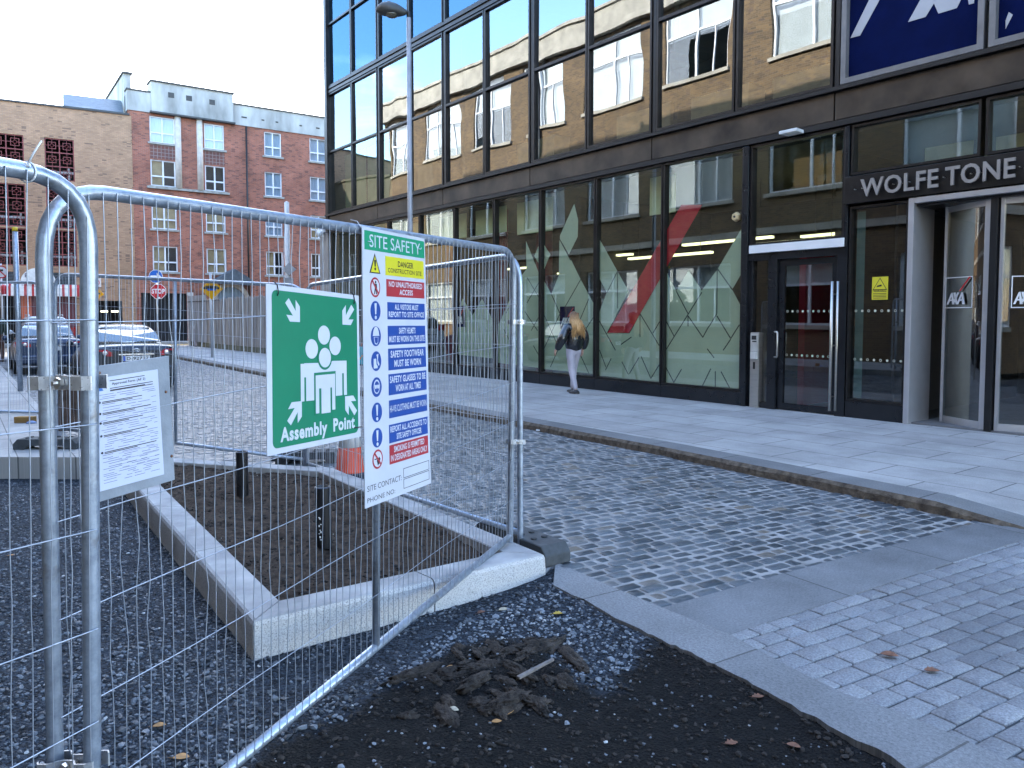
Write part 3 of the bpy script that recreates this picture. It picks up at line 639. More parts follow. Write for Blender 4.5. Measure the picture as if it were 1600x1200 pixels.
film([(658, 480), (710, 585), (768, 488), (830, 582), (905, 480), (1020, 285), (1020, 495), (972, 577), (1020, 668), (1020, 1052), (658, 1016)], M_film, -.05)
film([(6, 350), (74, 520), (74, 945), (-130, 920), (-130, 760), (-60, 600), (-20, 520), (8, 480)], M_film, -.05)
film([(45, 420), (74, 350), (74, 470)], M_film, -.045)
film([(-330, 700), (-290, 620), (-245, 700), (-200, 620), (-150, 720), (-150, 900), (-330, 880)], M_film, -.05)
film([(734, 180), (832, 180), (490, 780), (388, 780)], M_redfilm, -.038, 'long red diagonal stripe across two panes')
slits = [((125, 600), (165, 690)), ((165, 690), (92, 850)), ((215, 440), (165, 345)), ((262, 530), (165, 700)), ((326, 700), (262, 800)), ((92, 700), (150, 830)), ((300, 620), (250, 740)), ((120, 940), (160, 850)), ((250, 860), (300, 970)),
 ((435, 490), (385, 592)), ((435, 490), (435, 665)), ((347, 720), (425, 862)), ((540, 690), (630, 840)), ((540, 690), (540, 800)), ((634, 725), (600, 782)), ((500, 800), (450, 835)), ((405, 900), (378, 955)), ((455, 915), (485, 975)), ((545, 890), (590, 992)), ((630, 930), (590, 995)), ((535, 895), (490, 972)), ((350, 860), (380, 940)),
 ((710, 585), (765, 690)), ((830, 590), (660, 862)), ((765, 700), (835, 802)), ((765, 700), (765, 750)), ((902, 480), (900, 690)), ((900, 690), (863, 752)), ((900, 700), (965, 807)), ((905, 482), (972, 577)), ((965, 807), (1006, 742)), ((965, 810), (930, 862)), ((855, 855), (887, 897)), ((835, 800), (862, 750)), ((660, 720), (700, 797)), ((660, 940), (700, 1015)), ((700, 1010), (735, 950)), ((832, 1030), (872, 948)), ((893, 960), (893, 1033)), ((920, 962), (960, 1038)),
 ((10, 520), (70, 620)), ((0, 680), (60, 770)), ((74, 530), (10, 640)), ((40, 840), (74, 900)), ((74, 690), (30, 770)), ((-60, 620), (-10, 700)), ((-100, 760), (-50, 860)), ((-20, 560), (-90, 690))]
m = MB()
for (p, q) in slits:
    a, b = [Vector(v) for v in zz([p, q], -.046)]; d = (b - a).normalized(); n_ = Vector((-d.y, d.x)) * .011
    m.wpoly(FW, [a + n_, b + n_, b - n_, a - n_], -.0465, .001)
m.build('film_dark_strip', M_slit, OB)
# small blue logo boards in two panes
M_navy = pbr('navy_board', (.002, .006, .045), .9, spec=.08); M_white = pbr('white_vinyl', (.75, .75, .76), .5, var=.03); M_red = pbr('red_vinyl', (.55, .01, .02), .45, var=.05)
def logo(mb, w, u0, u1, z0, z1, off, mi_w, mi_r):
    """square logo: three letters at the foot, red diagonal above"""
    W_, H_ = u1 - u0, z1 - z0; pt = lambda x, y: (u0 + x * W_, z0 + y * H_)
    def poly(ps, mi): mb.wpoly(w, [pt(*p) for p in ps], off, .002, mi)
    y0, y1 = .12, .50
    def A(x, s=1.0):
        poly([(x, y0), (x + .08, y0), (x + .245, y1), (x + .185, y1)], mi_w); poly([(x + .185, y1), (x + .245, y1), (x + .33, y0), (x + .23, y0)], mi_w); poly([(x + .10, y0 + .11), (x + .26, y0 + .11), (x + .25, y0 + .16), (x + .13, y0 + .16)], mi_w)
    A(.03); A(.44)
    poly([(.25, y0), (.33, y0), (.54, y1), (.46, y1)], mi_w); poly([(.30, y1), (.39, y1), (.50, y0), (.41, y0)], mi_w)
    poly([(.52, .54), (.585, .54), (.985, .985), (.91, .985)], mi_r)
for (x0, x1, y0, y1) in ((875, 898, 479, 514), (711, 727, 478, 511)):
    u0, z1 = FW.uz(x0, y0, -.04); u1, z0 = FW.uz(x1, y1, -.04)
    m = MB(); m.wbox(FW, u0, u1, z0, z1, -.04, -.036, 0); logo(m, FW, u0 + .02, u1 - .02, z0 + .02, z1 - .02, -.0355, 1, 2); m.build('logo_board', [M_navy, M_white, M_red], OB)
# ---- big navy sign panes at first floor right
for a, b in ((18.72, 20.72), (20.78, 22.40), (22.46, 24.2)):
    f = MB(); wframe(f, FW, a, b, 5.2, 9.24, .08, -.08, .06); fr = f.build('window', pbr('grey_frame', (.17, .165, .165), .5, .3), OB)
    m = MB(); wsheet(m, FW, a + .07, b - .07, 5.27, 9.17, -.035); m.build('sign_panel', M_navy, fr)
def F1p(pts, off=-.03): return [FW.uz(1200 + x / 4., y / 4., off) for x, y in pts]
m = MB()
for pts in ([(515, 238), (575, 222), (790, -170), (715, -170)], [(875, 138), (985, 105), (1050, 0), (1150, -170), (1045, -170)], [(1030, 5), (1065, 85), (1180, 50), (1290, -170), (1180, -170), (1120, -60), (1090, -170), (960, -170)], [(1505, 75), (1530, 92), (1500, 150), (1485, 180), (1485, 130)], [(1255, 28), (1288, 20), (1288, -40), (1245, -40)], [(1320, 10), (1400, -10), (1470, -120), (1400, -120)]):
    m.wpoly(FW, F1p(pts), -.033, .004)
m.build('sign_letter', pbr('grey_white_letters', (.42, .42, .44), .5, var=.05), OB)
for a, b in ((24.3, 26.1), (26.2, 29.8)): bay(a, b, 5.2, 9.24, GL_up, M_frame, .06, tr=(7.28,))

# ---- entrance: side door with screen, window and revolving-door portal
m = MB()   # black posts framing the side door
m.wbox(FW, 17.01, 17.12, .1, 4.55, -.10, .09); m.wbox(FW, 17.52, 17.68, .1, 2.75, -.10, .06); m.wbox(FW, 18.74, 18.90, .1, 2.75, -.1, .06); m.wbox(FW, 17.12, 18.90, 2.60, 2.72, -.1, .06); m.wbox(FW, 18.84, 18.90, 2.72, 4.55, -.1, .08)
m.wbox(FW, 17.12, 17.20, .1, 2.6, -.1, .03); m.wbox(FW, 17.20, 17.52, .1, .2, -.1, .03)
bevel(m.build('door_surround', M_black, OB))
g_ = MB(); wsheet(g_, FW, 17.2, 17.52, .2, 2.6, -.03); g_.build('glass_pane', GL_door, OB)
bay(17.13, 18.83, 2.86, 4.55, GL_low, M_frame, .04)
m = MB(); m.wbox(FW, 17.16, 18.86, 2.725, 2.86, -.05, .10); bevel(m.build('lintel', pbr('white_lintel', (.82, .81, .80), .35, var=.03), OB))
d = MB(); wframe(d, FW, 17.69, 18.73, .115, 2.59, .10, -.06, .0); dr = d.build('door', M_black, OB)
g_ = MB(); wsheet(g_, FW, 17.79, 18.63, .215, 2.49, -.03); g_.build('glass_pane', GL_door, dr)
h = MB()
def dhandle(mb, u, z0, z1, o, r=.014): mb.tube([FW.P(u, z0, 0), FW.P(u, z0, o - .02), FW.P(u, z0 + .02, o), FW.P(u, z1 - .02, o), FW.P(u, z1, o - .02), FW.P(u, z1, 0)], r, 10)
h.tube([FW.P(17.60, .98, .02), FW.P(17.72, .98, .08), FW.P(17.735, 1.0, .09), FW.P(17.735, 1.38, .09), FW.P(17.72, 1.40, .08), FW.P(17.60, 1.40, .02)], .015, 10); h.build('handle', M_steel, dr)
h = MB(); h.tube([FW.P(18.69, .18, .10), FW.P(18.69, 2.20, .10)], .022, 12); h.tube([FW.P(18.76, .18, .06), FW.P(18.76, 2.20, .06)], .02, 12)
for z in (.4, 1.2, 2.0): h.tube([FW.P(18.69, z, 0), FW.P(18.69, z, .1)], .01, 8)
h.build('pull_bar', M_steel, dr)
M_dot = pbr('pale_dots', (.62, .63, .50), .6)
def dots(mb, u0, u1, z, off, n):
    for i in range(n):
        u = u0 + (u1 - u0) * i / (n - 1)
        c = [FW.P(u + .019 * math.cos(k * math.pi / 6), z + .019 * math.sin(k * math.pi / 6), off) for k in range(12)]
        if i % 2: mb.add(c, [tuple(range(12))])
        else:
            c2 = [FW.P(u + .012 * math.cos(k * math.pi / 6), z + .012 * math.sin(k * math.pi / 6), off) for k in range(12)]
            mb.add(c + c2, [(k, (k + 1) % 12, 12 + (k + 1) % 12, 12 + k) for k in range(12)])
h = MB(); dots(h, 17.84, 18.58, 1.74, -.026, 9); dots(h, 17.84, 18.58, 1.02, -.026, 9); h.build('manifestation_dots', M_dot, dr)
# small window right of the door
bay(18.92, 19.80, .36, 3.32, GL_door, M_frame, .03); m = MB(); m.wbox(FW, 18.91, 19.81, .09, .355, -.1, .04); m.build('plinth', M_black, OB)
h = MB(); dots(h, 19.02, 19.72, 1.74, -.012, 8); dots(h, 19.02, 19.72, 1.0, -.012, 8); h.build('manifestation_dots', M_dot, OB)
m = MB(); wsheet(m, FW, 18.99, 19.12, .4, 3.25, -.05); m.build('window_film', pbr('pale_film', (.22, .32, .27), .7), OB)
st = MB(); u0, z1 = FW.uz(1363, 433, -.012); u1, z0 = FW.uz(1387, 468, -.012)
M_yel = pbr('sign_yellow', (.70, .60, .03), .6, var=.05); M_blk = pbr('sign_black', (.015, .015, .015), .6)
st.wbox(FW, u0, u1, z0, z1, -.014, -.010, 2); cu, cz = (u0 + u1) / 2, z0 + (z1 - z0) * .70
st.wpoly(FW, [(u0 + .012, z0 + .145), (u1 - .012, z0 + .145), (cu, z1 - .012)], -.009, .001, 1); st.wpoly(FW, [(u0 + .028, z0 + .155), (u1 - .028, z0 + .155), (cu, z1 - .030)], -.0075, .001, 2)
st.wpoly(FW, [(cu - .05, z0 + .185), (cu + .03, z0 + .20), (cu + .025, z0 + .225), (cu - .04, z0 + .21)], -.006, .001, 1)
put_text(st, 'WARNING', lambda x, y: FW.P(u0 + x * (u1 - u0), z1 - y * (z1 - z0), -.009), .1, .9, .58, .67, 1, .02)
for k in range(4): st.wbox(FW, u0 + .02, u1 - .02, z0 + .02 + k * .022, z0 + .028 + k * .022, -.010, -.0085, 1)
st.build('warning_sticker', [M_white, M_blk, M_yel], OB)
# fascia with raised letters, glass above
m = MB(); m.wbox(FW, 18.86, 29.8, 3.36, 3.77, -.08, .12); bevel(m.build('fascia', M_frame, OB))
lt = MB(); mtl = pbr('steel_letters', (.42, .40, .39), .35, .7, var=.05)
TXT = Wall(FW.P(0, 0, .20).to_2d(), FW.e.to_2d())
for word, xa, xb in (('WOLFE', 1344, 1466), ('TONE', 1476, 1586)):
    ua = TXT.uz(xa, 290)[0]; ub = TXT.uz(xb, 270)[0]
    put_text(lt, word, lambda x, y: TXT.P(ua + x * (ub - ua), 3.69 - y * .26), 0, 1, 0, 1, 0, .018, ext=TXT.n * .025)
letters = lt.build('sign_letter', mtl, OB); letters['label'] = 'raised steel letters on the door fascia'
pn = MB()
for k in range(20): u = 19.05 + k * .115; pn.tube([FW.P(u, 3.56, .12), FW.P(u, 3.56, .178)], .006, 6)
pn.build('letter_pin', M_steel, OB)
for a, b in ((18.92, 20.72), (20.78, 22.6), (22.66, 24.5), (24.56, 26.4)): bay(a, b, 3.80, 4.55, GL_low, M_frame, .035)
m = MB(); m.wbox(FW, 19.4, 20.1, 3.85, 4.3, -1.3, -1.28); m.wbox(FW, 20.3, 22.4, 3.85, 4.35, -1.6, -1.58); m.wbox(FW, 19.0, 26, 3.78, 3.82, -3, -.1); m.build('bulkhead', pbr('lit_cream_panel', (.50, .50, .28), .8), OB)
# portal: silver lining and revolving doors
m = MB(); m.wbox(FW, 19.82, 19.90, .1, 3.34, -.55, .10); m.wbox(FW, 19.90, 24.4, 3.26, 3.34, -.55, .10); m.wbox(FW, 24.4, 24.48, .1, 3.34, -.55, .10)
bevel(m.build('portal', M_silver, OB), .008)
m = MB(); m.wbox(FW, 19.905, 24.395, 3.22, 3.255, -1.4, .02); m.build('portal_soffit', M_dark, OB)
for u in (20.45, 21.2, 21.8, 22.7):
    m = MB(); m.lathe(FW.P(u, 3.20, -.28), [(.045, 0), (.045, .02)], 16); m.build('downlight', pbr('downlight', (.9, .8, .6), .5, emit=((1, .8, .5), 6)), OB)
def leaf(uA, oA, uB, oB, bow, lab):
    """curved glass leaf between two stiles"""
    n = 10; c = []
    for i in range(n + 1):
        t = i / n; c.append((uA + (uB - uA) * t, oA + (oB - oA) * t + bow * 4 * t * (1 - t)))
    d = MB()
    for z0, z1 in ((.12, .22), (3.14, 3.22)):
        for i in range(n):
            a, b = c[i], c[i + 1]; p = [FW.P(a[0], z0, a[1] - .02), FW.P(b[0], z0, b[1] - .02), FW.P(b[0], z0, b[1] + .02), FW.P(a[0], z0, a[1] + .02)]; d.prism(p, (0, 0, z1 - z0))
    for (u, o) in (c[0], c[-1]):
        s_ = .04 if (u, o) == c[0] else .10
        d.obox(FW.P(u - s_ / 2, .11, o - .035), FW.e * s_, FW.n * .07, (0, 0, 3.12))
    dd = d.build('revolving_door', M_silver, OB); dd['label'] = lab
    g_ = MB(); vs_ = [FW.P(a, .21, o) for a, o in c] + [FW.P(a, 3.15, o) for a, o in c]; g_.add(vs_, [(i, i + 1, n + 2 + i, n + 1 + i) for i in range(n)], 0, True); g_.build('glass_pane', GL_door, dd)
    return dd, c
L1, c1 = leaf(20.14, -.42, 20.83, -.06, .03, 'left curved door leaf')
L2, c2 = leaf(20.99, -.06, 21.95, -.50, .03, 'right curved door leaf')
m = MB(); m.wbox(FW, 20.86, 20.95, .11, 3.23, -.12, .02); bevel(m.build('door_post', M_dark, OB))
m = MB(); m.wbox(FW, 19.90, 24.4, .08, .125, -1.3, .0); m.build('threshold', pbr('threshold_stone', (.14, .14, .145), .8), OB)
# the square logos on the leaves
def logo_on(x0, x1, y0, y1, door, oa):
    w = Wall(FW.P(0, 0, oa).to_2d(), FW.e.to_2d())
    u0, z1 = w.uz(x0, y0); u1, z0 = w.uz(x1, y1); z0 = w.uz(x0, y1)[1]
    m = MB(); t = .014
    wframe(m, w, u0, u1, z0, z1, t, 0, .002, 0); logo(m, w, u0 + .01, u1 - .01, z0, z1, 0, 0, 1); m.build('logo', [M_white, M_red], door)
# leaf plane is skewed: use its own wall
pA, pB = FW.P(20.14, 0, -.42), FW.P(20.83, 0, -.06); LW = Wall((pA + (pA - pB).normalized().cross(Vector((0, 0, 1))) * 0).to_2d(), (pB - pA).to_2d())
def logo_w(w, x0, x1, y0, y1, door, off):
    u0, z1 = w.uz(x0, y0, off); u1, z0 = w.uz(x1, y1, off)
    m = MB(); wframe(m, w, u0, u1, z0, z1, .013, off, off + .002, 0); logo(m, w, u0 + .015, u1 - .03, z0, z1, off, 0, 1); m.build('logo', [M_white, M_red], door)
logo_w(LW, 1478, 1519, 434, 481, L1, .05)
pA, pB = FW.P(20.99, 0, -.06), FW.P(21.95, 0, -.50); LW2 = Wall(pA.to_2d(), (pB - pA).to_2d())
logo_w(LW2, 1581, 1632, 431, 481, L2, .06)
# lobby: dark back and pale counter
m = MB(); m.wbox(FW, 19.3, 19.34, .1, 3.7, -5.5, -.6); m.wbox(FW, 24.6, 24.64, .1, 3.7, -5.5, -.1); m.wbox(FW, 19.34, 24.6, 3.3, 3.4, -5.5, -1.4); m.build('lobby_wall', pbr('dark_lobby', (.05, .045, .045), .5), OB)
m = MB(); m.wbox(FW, 18.95, 19.3, .1, 3.6, -2.2, -1.9); m.wbox(FW, 17.5, 17.62, .1, 2.9, -2.0, -.9); m.build('red_panel', M_redfilm, OB)
# fittings on the front
def fitting(name, lab, cat, u, z, off, build, mats):
    o = FW.P(u, z, off); t = thing(name, lab, cat, tuple(o)); build(t); return t
u, z = FW.uz(1151, 339, .02)
def bx(t):
    m = MB(); m.lathe(FW.P(u, z, .0), [(.085, 0), (.085, .045), (.06, .085)], 6, smooth=False, axis=FW.n); m.build('alarm_cover', pbr('tan_plastic', (.55, .42, .22), .5), t)
    m = MB(); m.lathe(FW.P(u, z, .085), [(.02, 0), (.018, .01)], 10, axis=FW.n); m.build('lamp_lens', M_blk, t)
fitting('alarm_box', 'six-sided tan alarm box fixed on the glass beside the dark side door', 'alarm box', u, z, 0, bx, None)
u2, z2 = FW.uz(1244, 206, .1)
def lx(t):
    m = MB(); m.prism([FW.P(u2 - .14, z2 - .05, .10), FW.P(u2 + .14, z2 - .05, .10), FW.P(u2 + .16, z2 - .05, .34), FW.P(u2 - .16, z2 - .05, .34)], (0, 0, .055)); bevel(m.build('housing', pbr('white_housing', (.7, .7, .68), .5), t), .01)
    m = MB(); m.wbox(FW, u2 - .04, u2 + .04, z2 - .03, z2 + .03, .085, .12); m.build('bracket', M_dark, t)
fitting('wall_light', 'small white flat light under the bronze band above the side door', 'wall light', u2, z2, .1, lx, None)
pp = G(1181, 636, .1); iu = (pp - FW.o).dot(FW.e); io = (pp - FW.o).dot(FW.n)
ip = thing('intercom_post', 'brushed steel entry post with card reader and buzzer by the side door', 'intercom', (pp.x, pp.y, .1))
m = MB(); m.wbox(FW, iu - .085, iu + .085, .1, 1.38, io - .07, io + .07); bevel(m.build('post', M_steel, ip), .008)
m = MB(); m.wbox(FW, iu - .07, iu + .07, 1.06, 1.36, io + .071, io + .085); m.build('faceplate', pbr('face_steel', (.62, .6, .55), .4, .5), ip)
m = MB(); m.wbox(FW, iu - .045, iu + .045, 1.26, 1.33, io + .086, io + .092); m.wbox(FW, iu - .03, iu + .05, 1.22, 1.24, io + .086, io + .092); m.wbox(FW, iu - .02, iu + .02, .76, .88, io + .071, io + .078); m.build('camera_window', M_blk, ip)
m = MB(); m.wbox(FW, iu - .05, iu + .075, .93, 1.05, io + .071, io + .12); bevel(m.build('card_reader', pbr('reader', (.55, .53, .48), .45), ip), .006)
# camera on the corner
cpos = FW.P(-.35, 4.62, .02); cc = thing('security_camera', 'white dome camera on the pale end wall of the glass building', 'camera', tuple(cpos))
m = MB(); m.wbox(FW, -.45, -.25, 4.60, 4.74, .022, .14); bevel(m.build('bracket', M_white, cc), .01)
m = MB(); m.lathe(FW.P(-.35, 4.44, .20), [(.01, 0), (.07, .02), (.10, .07), (.11, .12), (.11, .17), (.08, .2)], 16); m.build('dome', pbr('cam_white', (.7, .7, .7), .3), cc)

# ================================================================== BRICK WAREHOUSE ON THE OPPOSITE SIDE (seen only in the reflections)
OFF = 13.5; OW = Wall((FW.P(0, 0, OFF) + FW.e * 0).to_2d(), (-FW.e).to_2d())          # faces the glass building
M_bk2 = brickmat('warehouse_brick', (FW.e.x, FW.e.y), (.19, .115, .05), (.085, .052, .028), (.17, .135, .09), dirt=.35, dark=.06)
M_stone = pbr('pale_stone', (.32, .29, .24), .8, var=.25, scale=1.5)
M_wfw = pbr('white_window_frame', (.72, .72, .74), .5, var=.05)
WH = thing('brick_warehouse', 'brown brick warehouse with big white windows mirrored in the office glass', 'building', tuple(OW.P(0, 0)))
PW = 4.84; holes = []
# positions measured on the mirrored front: right-hand jambs at t = 5.43 + k * PW along -e from the side door
ub = 17.0
for k in range(-5, 7):
    a = -(ub - (5.43 + k * PW)) ; holes += [(a, a + 3.3, z0, z1) for z0, z1 in ((1.35, 3.7), (6.1, 9.2), (11.1, 14.2))]
m = MB(); wall_holes(m, OW, -45, 21, 0, 14.6, holes, .22); m.wbox(OW, -45, 21, 0, 14.6, -8, -7.5); m.wbox(OW, 20.8, 21, 0, 14.6, -8, -.25); m.add([OW.P(-45, 14.6, 0), OW.P(21, 14.6, 0), OW.P(21, 14.6, -8), OW.P(-45, 14.6, -8)], [(0, 1, 2, 3)])
m.build('wall', M_bk2, WH)
m = MB(); m.wbox(OW, -45, 21, 14.35, 14.62, .002, .30); m.wbox(OW, -45, 21, 14.62, 15.5, -.3, .12); m.wbox(OW, -45, 21, 15.5, 15.65, -.35, .22); m.wbox(OW, -45, 21, 4.6, 4.85, .002, .12); m.build('cornice', M_stone, WH)
M_wp = pbr('window_blind', (.75, .76, .76), .7, var=.08, scale=1.5); M_wd = pbr('dark_room', (.03, .032, .035), .3)
GL_op = glassmat('sash_glass', (.75, .78, .78), .12, 1.5, wave=.002, wscale=.5)
for i, (a, b, c, d) in enumerate(holes):
    f = MB(); wframe(f, OW, a + .01, b - .01, c, d, .08, -.2, -.1, v=((a + b) / 2,), h=(c + (d - c) * .62,), tm=.09); q = a + (b - a) * .25; f.wbox(OW, q - .03, q + .03, c + .08, c + (d - c) * .6, -.19, -.11)
    fr = f.build('window', M_wfw, WH); s = MB(); s.wbox(OW, a - .1, b + .1, c - .14, c, -.1, .12); s.build('sill', M_stone, WH)
    g_ = MB(); wsheet(g_, OW, a, b, c, d, -.15); g_.build('pane', GL_op, fr)
    full = rr.random() < .7; s = MB(); wsheet(s, OW, a, b, c if full else c + (d - c) * .6, d, -.3, 0)
    s.build('blind', M_wp, fr)
m = MB()
for u in (-38.2, -19.0, 4.6): m.tube([OW.P(u, 0, .1), OW.P(u, 14.3, .1)], .07, 8)
m.build('downpipe', M_dark, WH)

TB = thing('brick_terrace', 'dark low brick terrace beyond the warehouse, mirrored at the far end of the glass front', 'building', tuple(OW.P(34, 0)))
M_tb = brickmat('dark_olive_brick', (FW.e.x, FW.e.y), (.10, .085, .05), (.07, .06, .035), (.09, .08, .06), dirt=.4)
th_ = [(u, u + 1.3, z, z + 1.8) for u in (22.6, 25.6, 28.6, 31.6, 34.6, 37.6, 40.6, 43.6) for z in (1.2, 4.4, 7.6)]
m = MB(); wall_holes(m, OW, 21.05, 46, 0, 11.2, th_, .18); m.wbox(OW, 21.05, 46, 0, 11.2, -8, -7.6); m.wbox(OW, 21.05, 46, 11.2, 11.35, -8, .1); m.build('wall', M_tb, TB)
for a, b, c, d in th_:
    f = MB(); wframe(f, OW, a, b, c, d, .07, -.16, -.08, v=((a + b) / 2,), h=((c + d) / 2,)); fr = f.build('window', M_wfw, TB); g_ = MB(); wsheet(g_, OW, a, b, c, d, -.12); g_.build('pane', pbr('terrace_pane', (.03, .04, .05), .08) if 'terrace_pane' not in bpy.data.materials else bpy.data.materials['terrace_pane'], fr)

# ================================================================== RED BRICK FLATS
M_red = M_red; M_rb = brickmat('red_brick', RW.e, (.46, .145, .08), (.32, .10, .06), (.30, .22, .18), dirt=.42, dark=.12)
M_render = pbr('stained_render', (.34, .34, .32), .9, var=.35, scale=.9, c2=(.52, .52, .50), stretch=(1, 1, .35))
M_coping = pbr('dark_coping', (.05, .05, .05), .7); M_upvc = pbr('white_upvc', (.70, .70, .72), .45, var=.04)
M_pane = glassmat('flat_glass', (.72, .76, .80), .12, 1.55, wave=.003, wscale=1.2)
M_net = pbr('net_curtain', (.50, .60, .68), .8, var=.2, scale=6, stretch=(6, 6, .3)); M_tan = pbr('golden_reflection_tan', (.60, .42, .20), .8, var=.25, scale=2); M_room = pbr('dark_interior', (.03, .03, .035), .8)  # the tan imitates golden reflections in the panes by colour
RB = thing('apartment_block', 'five storey red brick flats with white windows and stained grey parapet', 'building', tuple(RW.P(0, 0)))
cols = [(-.52, .95), (2.70, 3.95), (6.55, 7.72), (9.70, 10.92)]; rows = [(12.48, 14.08, 0), (9.80, 11.42, 1), (7.14, 8.74, 2), (4.48, 6.08, 3)]
holes = [(a, b, c, d) for a, b in cols for c, d, _ in rows] + [(-1.25, 1.44, .1, 3.14), (3.1, 5.0, .1, 2.6)]
m = MB(); wall_holes(m, RW, -1.74, 14, 0, 14.3, holes, .14); m.build('wall', M_rb, RB)
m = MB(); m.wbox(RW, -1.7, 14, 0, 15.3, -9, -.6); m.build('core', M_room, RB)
m = MB(); m.wbox(RW, 4.5, 14, 14.25, 15.55, -.6, .06); m.wbox(RW, -1.74, -.42, 14.25, 15.45, -.6, .05); m.wbox(RW, -.42, 4.5, 14.32, 16.12, -.9, .26); m.build('parapet', M_render, RB)
m = MB(); m.wbox(RW, 4.5, 14, 15.552, 15.64, -.65, .12); m.wbox(RW, -1.8, -.42, 15.452, 15.54, -.65, .1); m.wbox(RW, -.48, 4.56, 16.122, 16.22, -.95, .34); m.wbox(RW, -.5, 4.6, 14.22, 14.318, -.1, .34); m.build('coping', M_coping, RB)
m = MB(); m.obox(RW.P(-1.72, 14.0, -1.2), -RW.n * 8, RW.e * .42, (0, 0, 2.72)); m.build('roof_wall', M_render, RB); m = MB(); m.obox(RW.P(-1.80, 16.722, -1.1), -RW.n * 8.2, RW.e * .58, (0, 0, .12)); m.build('coping', M_coping, RB)
m = MB()
for k in range(7): 
    x, y = rr.uniform(4.6, 10.5), 14.75
    m.wbox(RW, x, x + .18, y, y + .09, .06, .075)
for x in (.55, 1.6, 3.0): m.wbox(RW, x, x + .35, 15.3 - x * .02, 15.62 - x * .02, .26, .275)
m.build('vent', M_coping, RB)
m = MB()
for u in (.98 + .14, 2.42): m.tube([RW.P(u, 9.75, .02), RW.P(u, 14.25, .02)], .19, 14)
m.build('pilaster', M_conc if False else pbr('cream_pilaster', (.50, .45, .40), .8, var=.15), RB)
m = MB(); m.wbox(RW, -.75, 4.2, 9.62, 9.76, -.02, .16); m.build('string_course', pbr('concrete_sill', (.30, .29, .26), .9, var=.3), RB)
m = MB()
for a, b in cols[:2]: m.wbox(RW, a, b, 11.5, 12.36, -.05, .012)
m.build('tile_panel', brickmat('tile_panel', RW.e, (.20, .08, .06), (.16, .07, .06), (.28, .22, .2), bw=.22, bh=.22, msize=.02, offset=0), RB)
m = MB(); m.tube([RW.P(5.35, .3, .09), RW.P(5.35, 14.2, .09)], .06, 8); m.build('downpipe', M_dark, RB)
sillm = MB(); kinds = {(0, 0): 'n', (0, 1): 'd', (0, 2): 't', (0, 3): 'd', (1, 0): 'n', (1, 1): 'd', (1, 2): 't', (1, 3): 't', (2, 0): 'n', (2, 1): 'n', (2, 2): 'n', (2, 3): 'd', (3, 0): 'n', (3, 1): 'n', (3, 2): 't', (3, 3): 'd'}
for ci, (a, b) in enumerate(cols):
    for c, d, ri in rows:
        f = MB(); wframe(f, RW, a + .01, b - .01, c, d, .07, -.13, -.06, v=((a + b) / 2,), h=(c + (d - c) * .38,), tm=.09); fr = f.build('window', M_upvc, RB)
        g_ = MB(); wsheet(g_, RW, a + .05, b - .05, c + .05, d - .05, -.095); g_.build('pane', M_pane, fr)
        s = MB(); s.wbox(RW, a - .12, b + .12, c - .12, c, -.06, .10); s.build('sill', pbr('window_sill', (.32, .31, .28), .9, var=.2) if ci == ri == 0 else bpy.data.materials['window_sill'], RB)
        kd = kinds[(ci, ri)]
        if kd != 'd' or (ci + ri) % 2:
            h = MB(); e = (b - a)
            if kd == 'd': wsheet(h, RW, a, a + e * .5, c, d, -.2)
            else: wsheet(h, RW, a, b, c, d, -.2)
            h.build('curtain', {'n': M_net, 't': M_tan, 'd': M_tan}[kd], fr)  # net sheets are curtains; tan sheets carry the painted golden reflection
for (u, z, w_, h_) in ((-1.2, 3.0, .18, .12), (4.55, 4.2, .2, .22)):
    pass
# entrance to the flats: small gable over an arch
m = MB(); m.prism([RW.P(2.7, 3.85, .0), RW.P(5.6, 3.85, .0), RW.P(4.15, 4.75, .0)], RW.n * 1.2); m.build('porch_roof', pbr('slate', (.07, .09, .11), .6, var=.3), RB)
m = MB(); n = 14
for i in range(n):
    a0, a1 = math.pi * i / n, math.pi * (i + 1) / n
    m.prism([RW.P(4.1 + r * math.cos(a), 2.7 + r * math.sin(a), .25) for r, a in ((.92, a0), (1.2, a0), (1.2, a1), (.92, a1))], RW.n * .2)
m.wbox(RW, 2.9, 3.18, .1, 2.7, .1, .45); m.wbox(RW, 5.02, 5.3, .1, 2.7, .1, .45); m.build('door_arch', M_conc, RB)
m = MB(); m.prism([RW.P(4.1 + .9 * math.cos(math.pi * i / n), 2.7 + .9 * math.sin(math.pi * i / n), .2) for i in range(n + 1)], RW.n * .03); m.wbox(RW, 3.2, 5.0, .1, 2.68, .12, .18); m.build('door', pbr('blue_grey_door', (.16, .22, .28), .4), RB)
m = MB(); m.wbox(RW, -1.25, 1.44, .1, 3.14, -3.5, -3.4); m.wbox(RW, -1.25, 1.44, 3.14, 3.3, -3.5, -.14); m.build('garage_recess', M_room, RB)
m = MB()
for k in range(16): m.wbox(RW, -1.2 + k * .17, -1.17 + k * .17, .1, 3.1, -.3, -.27)
m.wbox(RW, -1.25, 1.44, 1.6, 1.66, -.3, -.27); m.build('gate', M_dark, RB)
m = MB(); m.wbox(RW, -.2, .1, 1.7, 1.78, -2.6, -2.5); m.wbox(RW, .5, .8, 1.3, 1.38, -2.6, -2.5); m.build('lamp', pbr('garage_lamp', (.9, .9, .8), .5, emit=((1, .9, .6), 1.0)), RB)

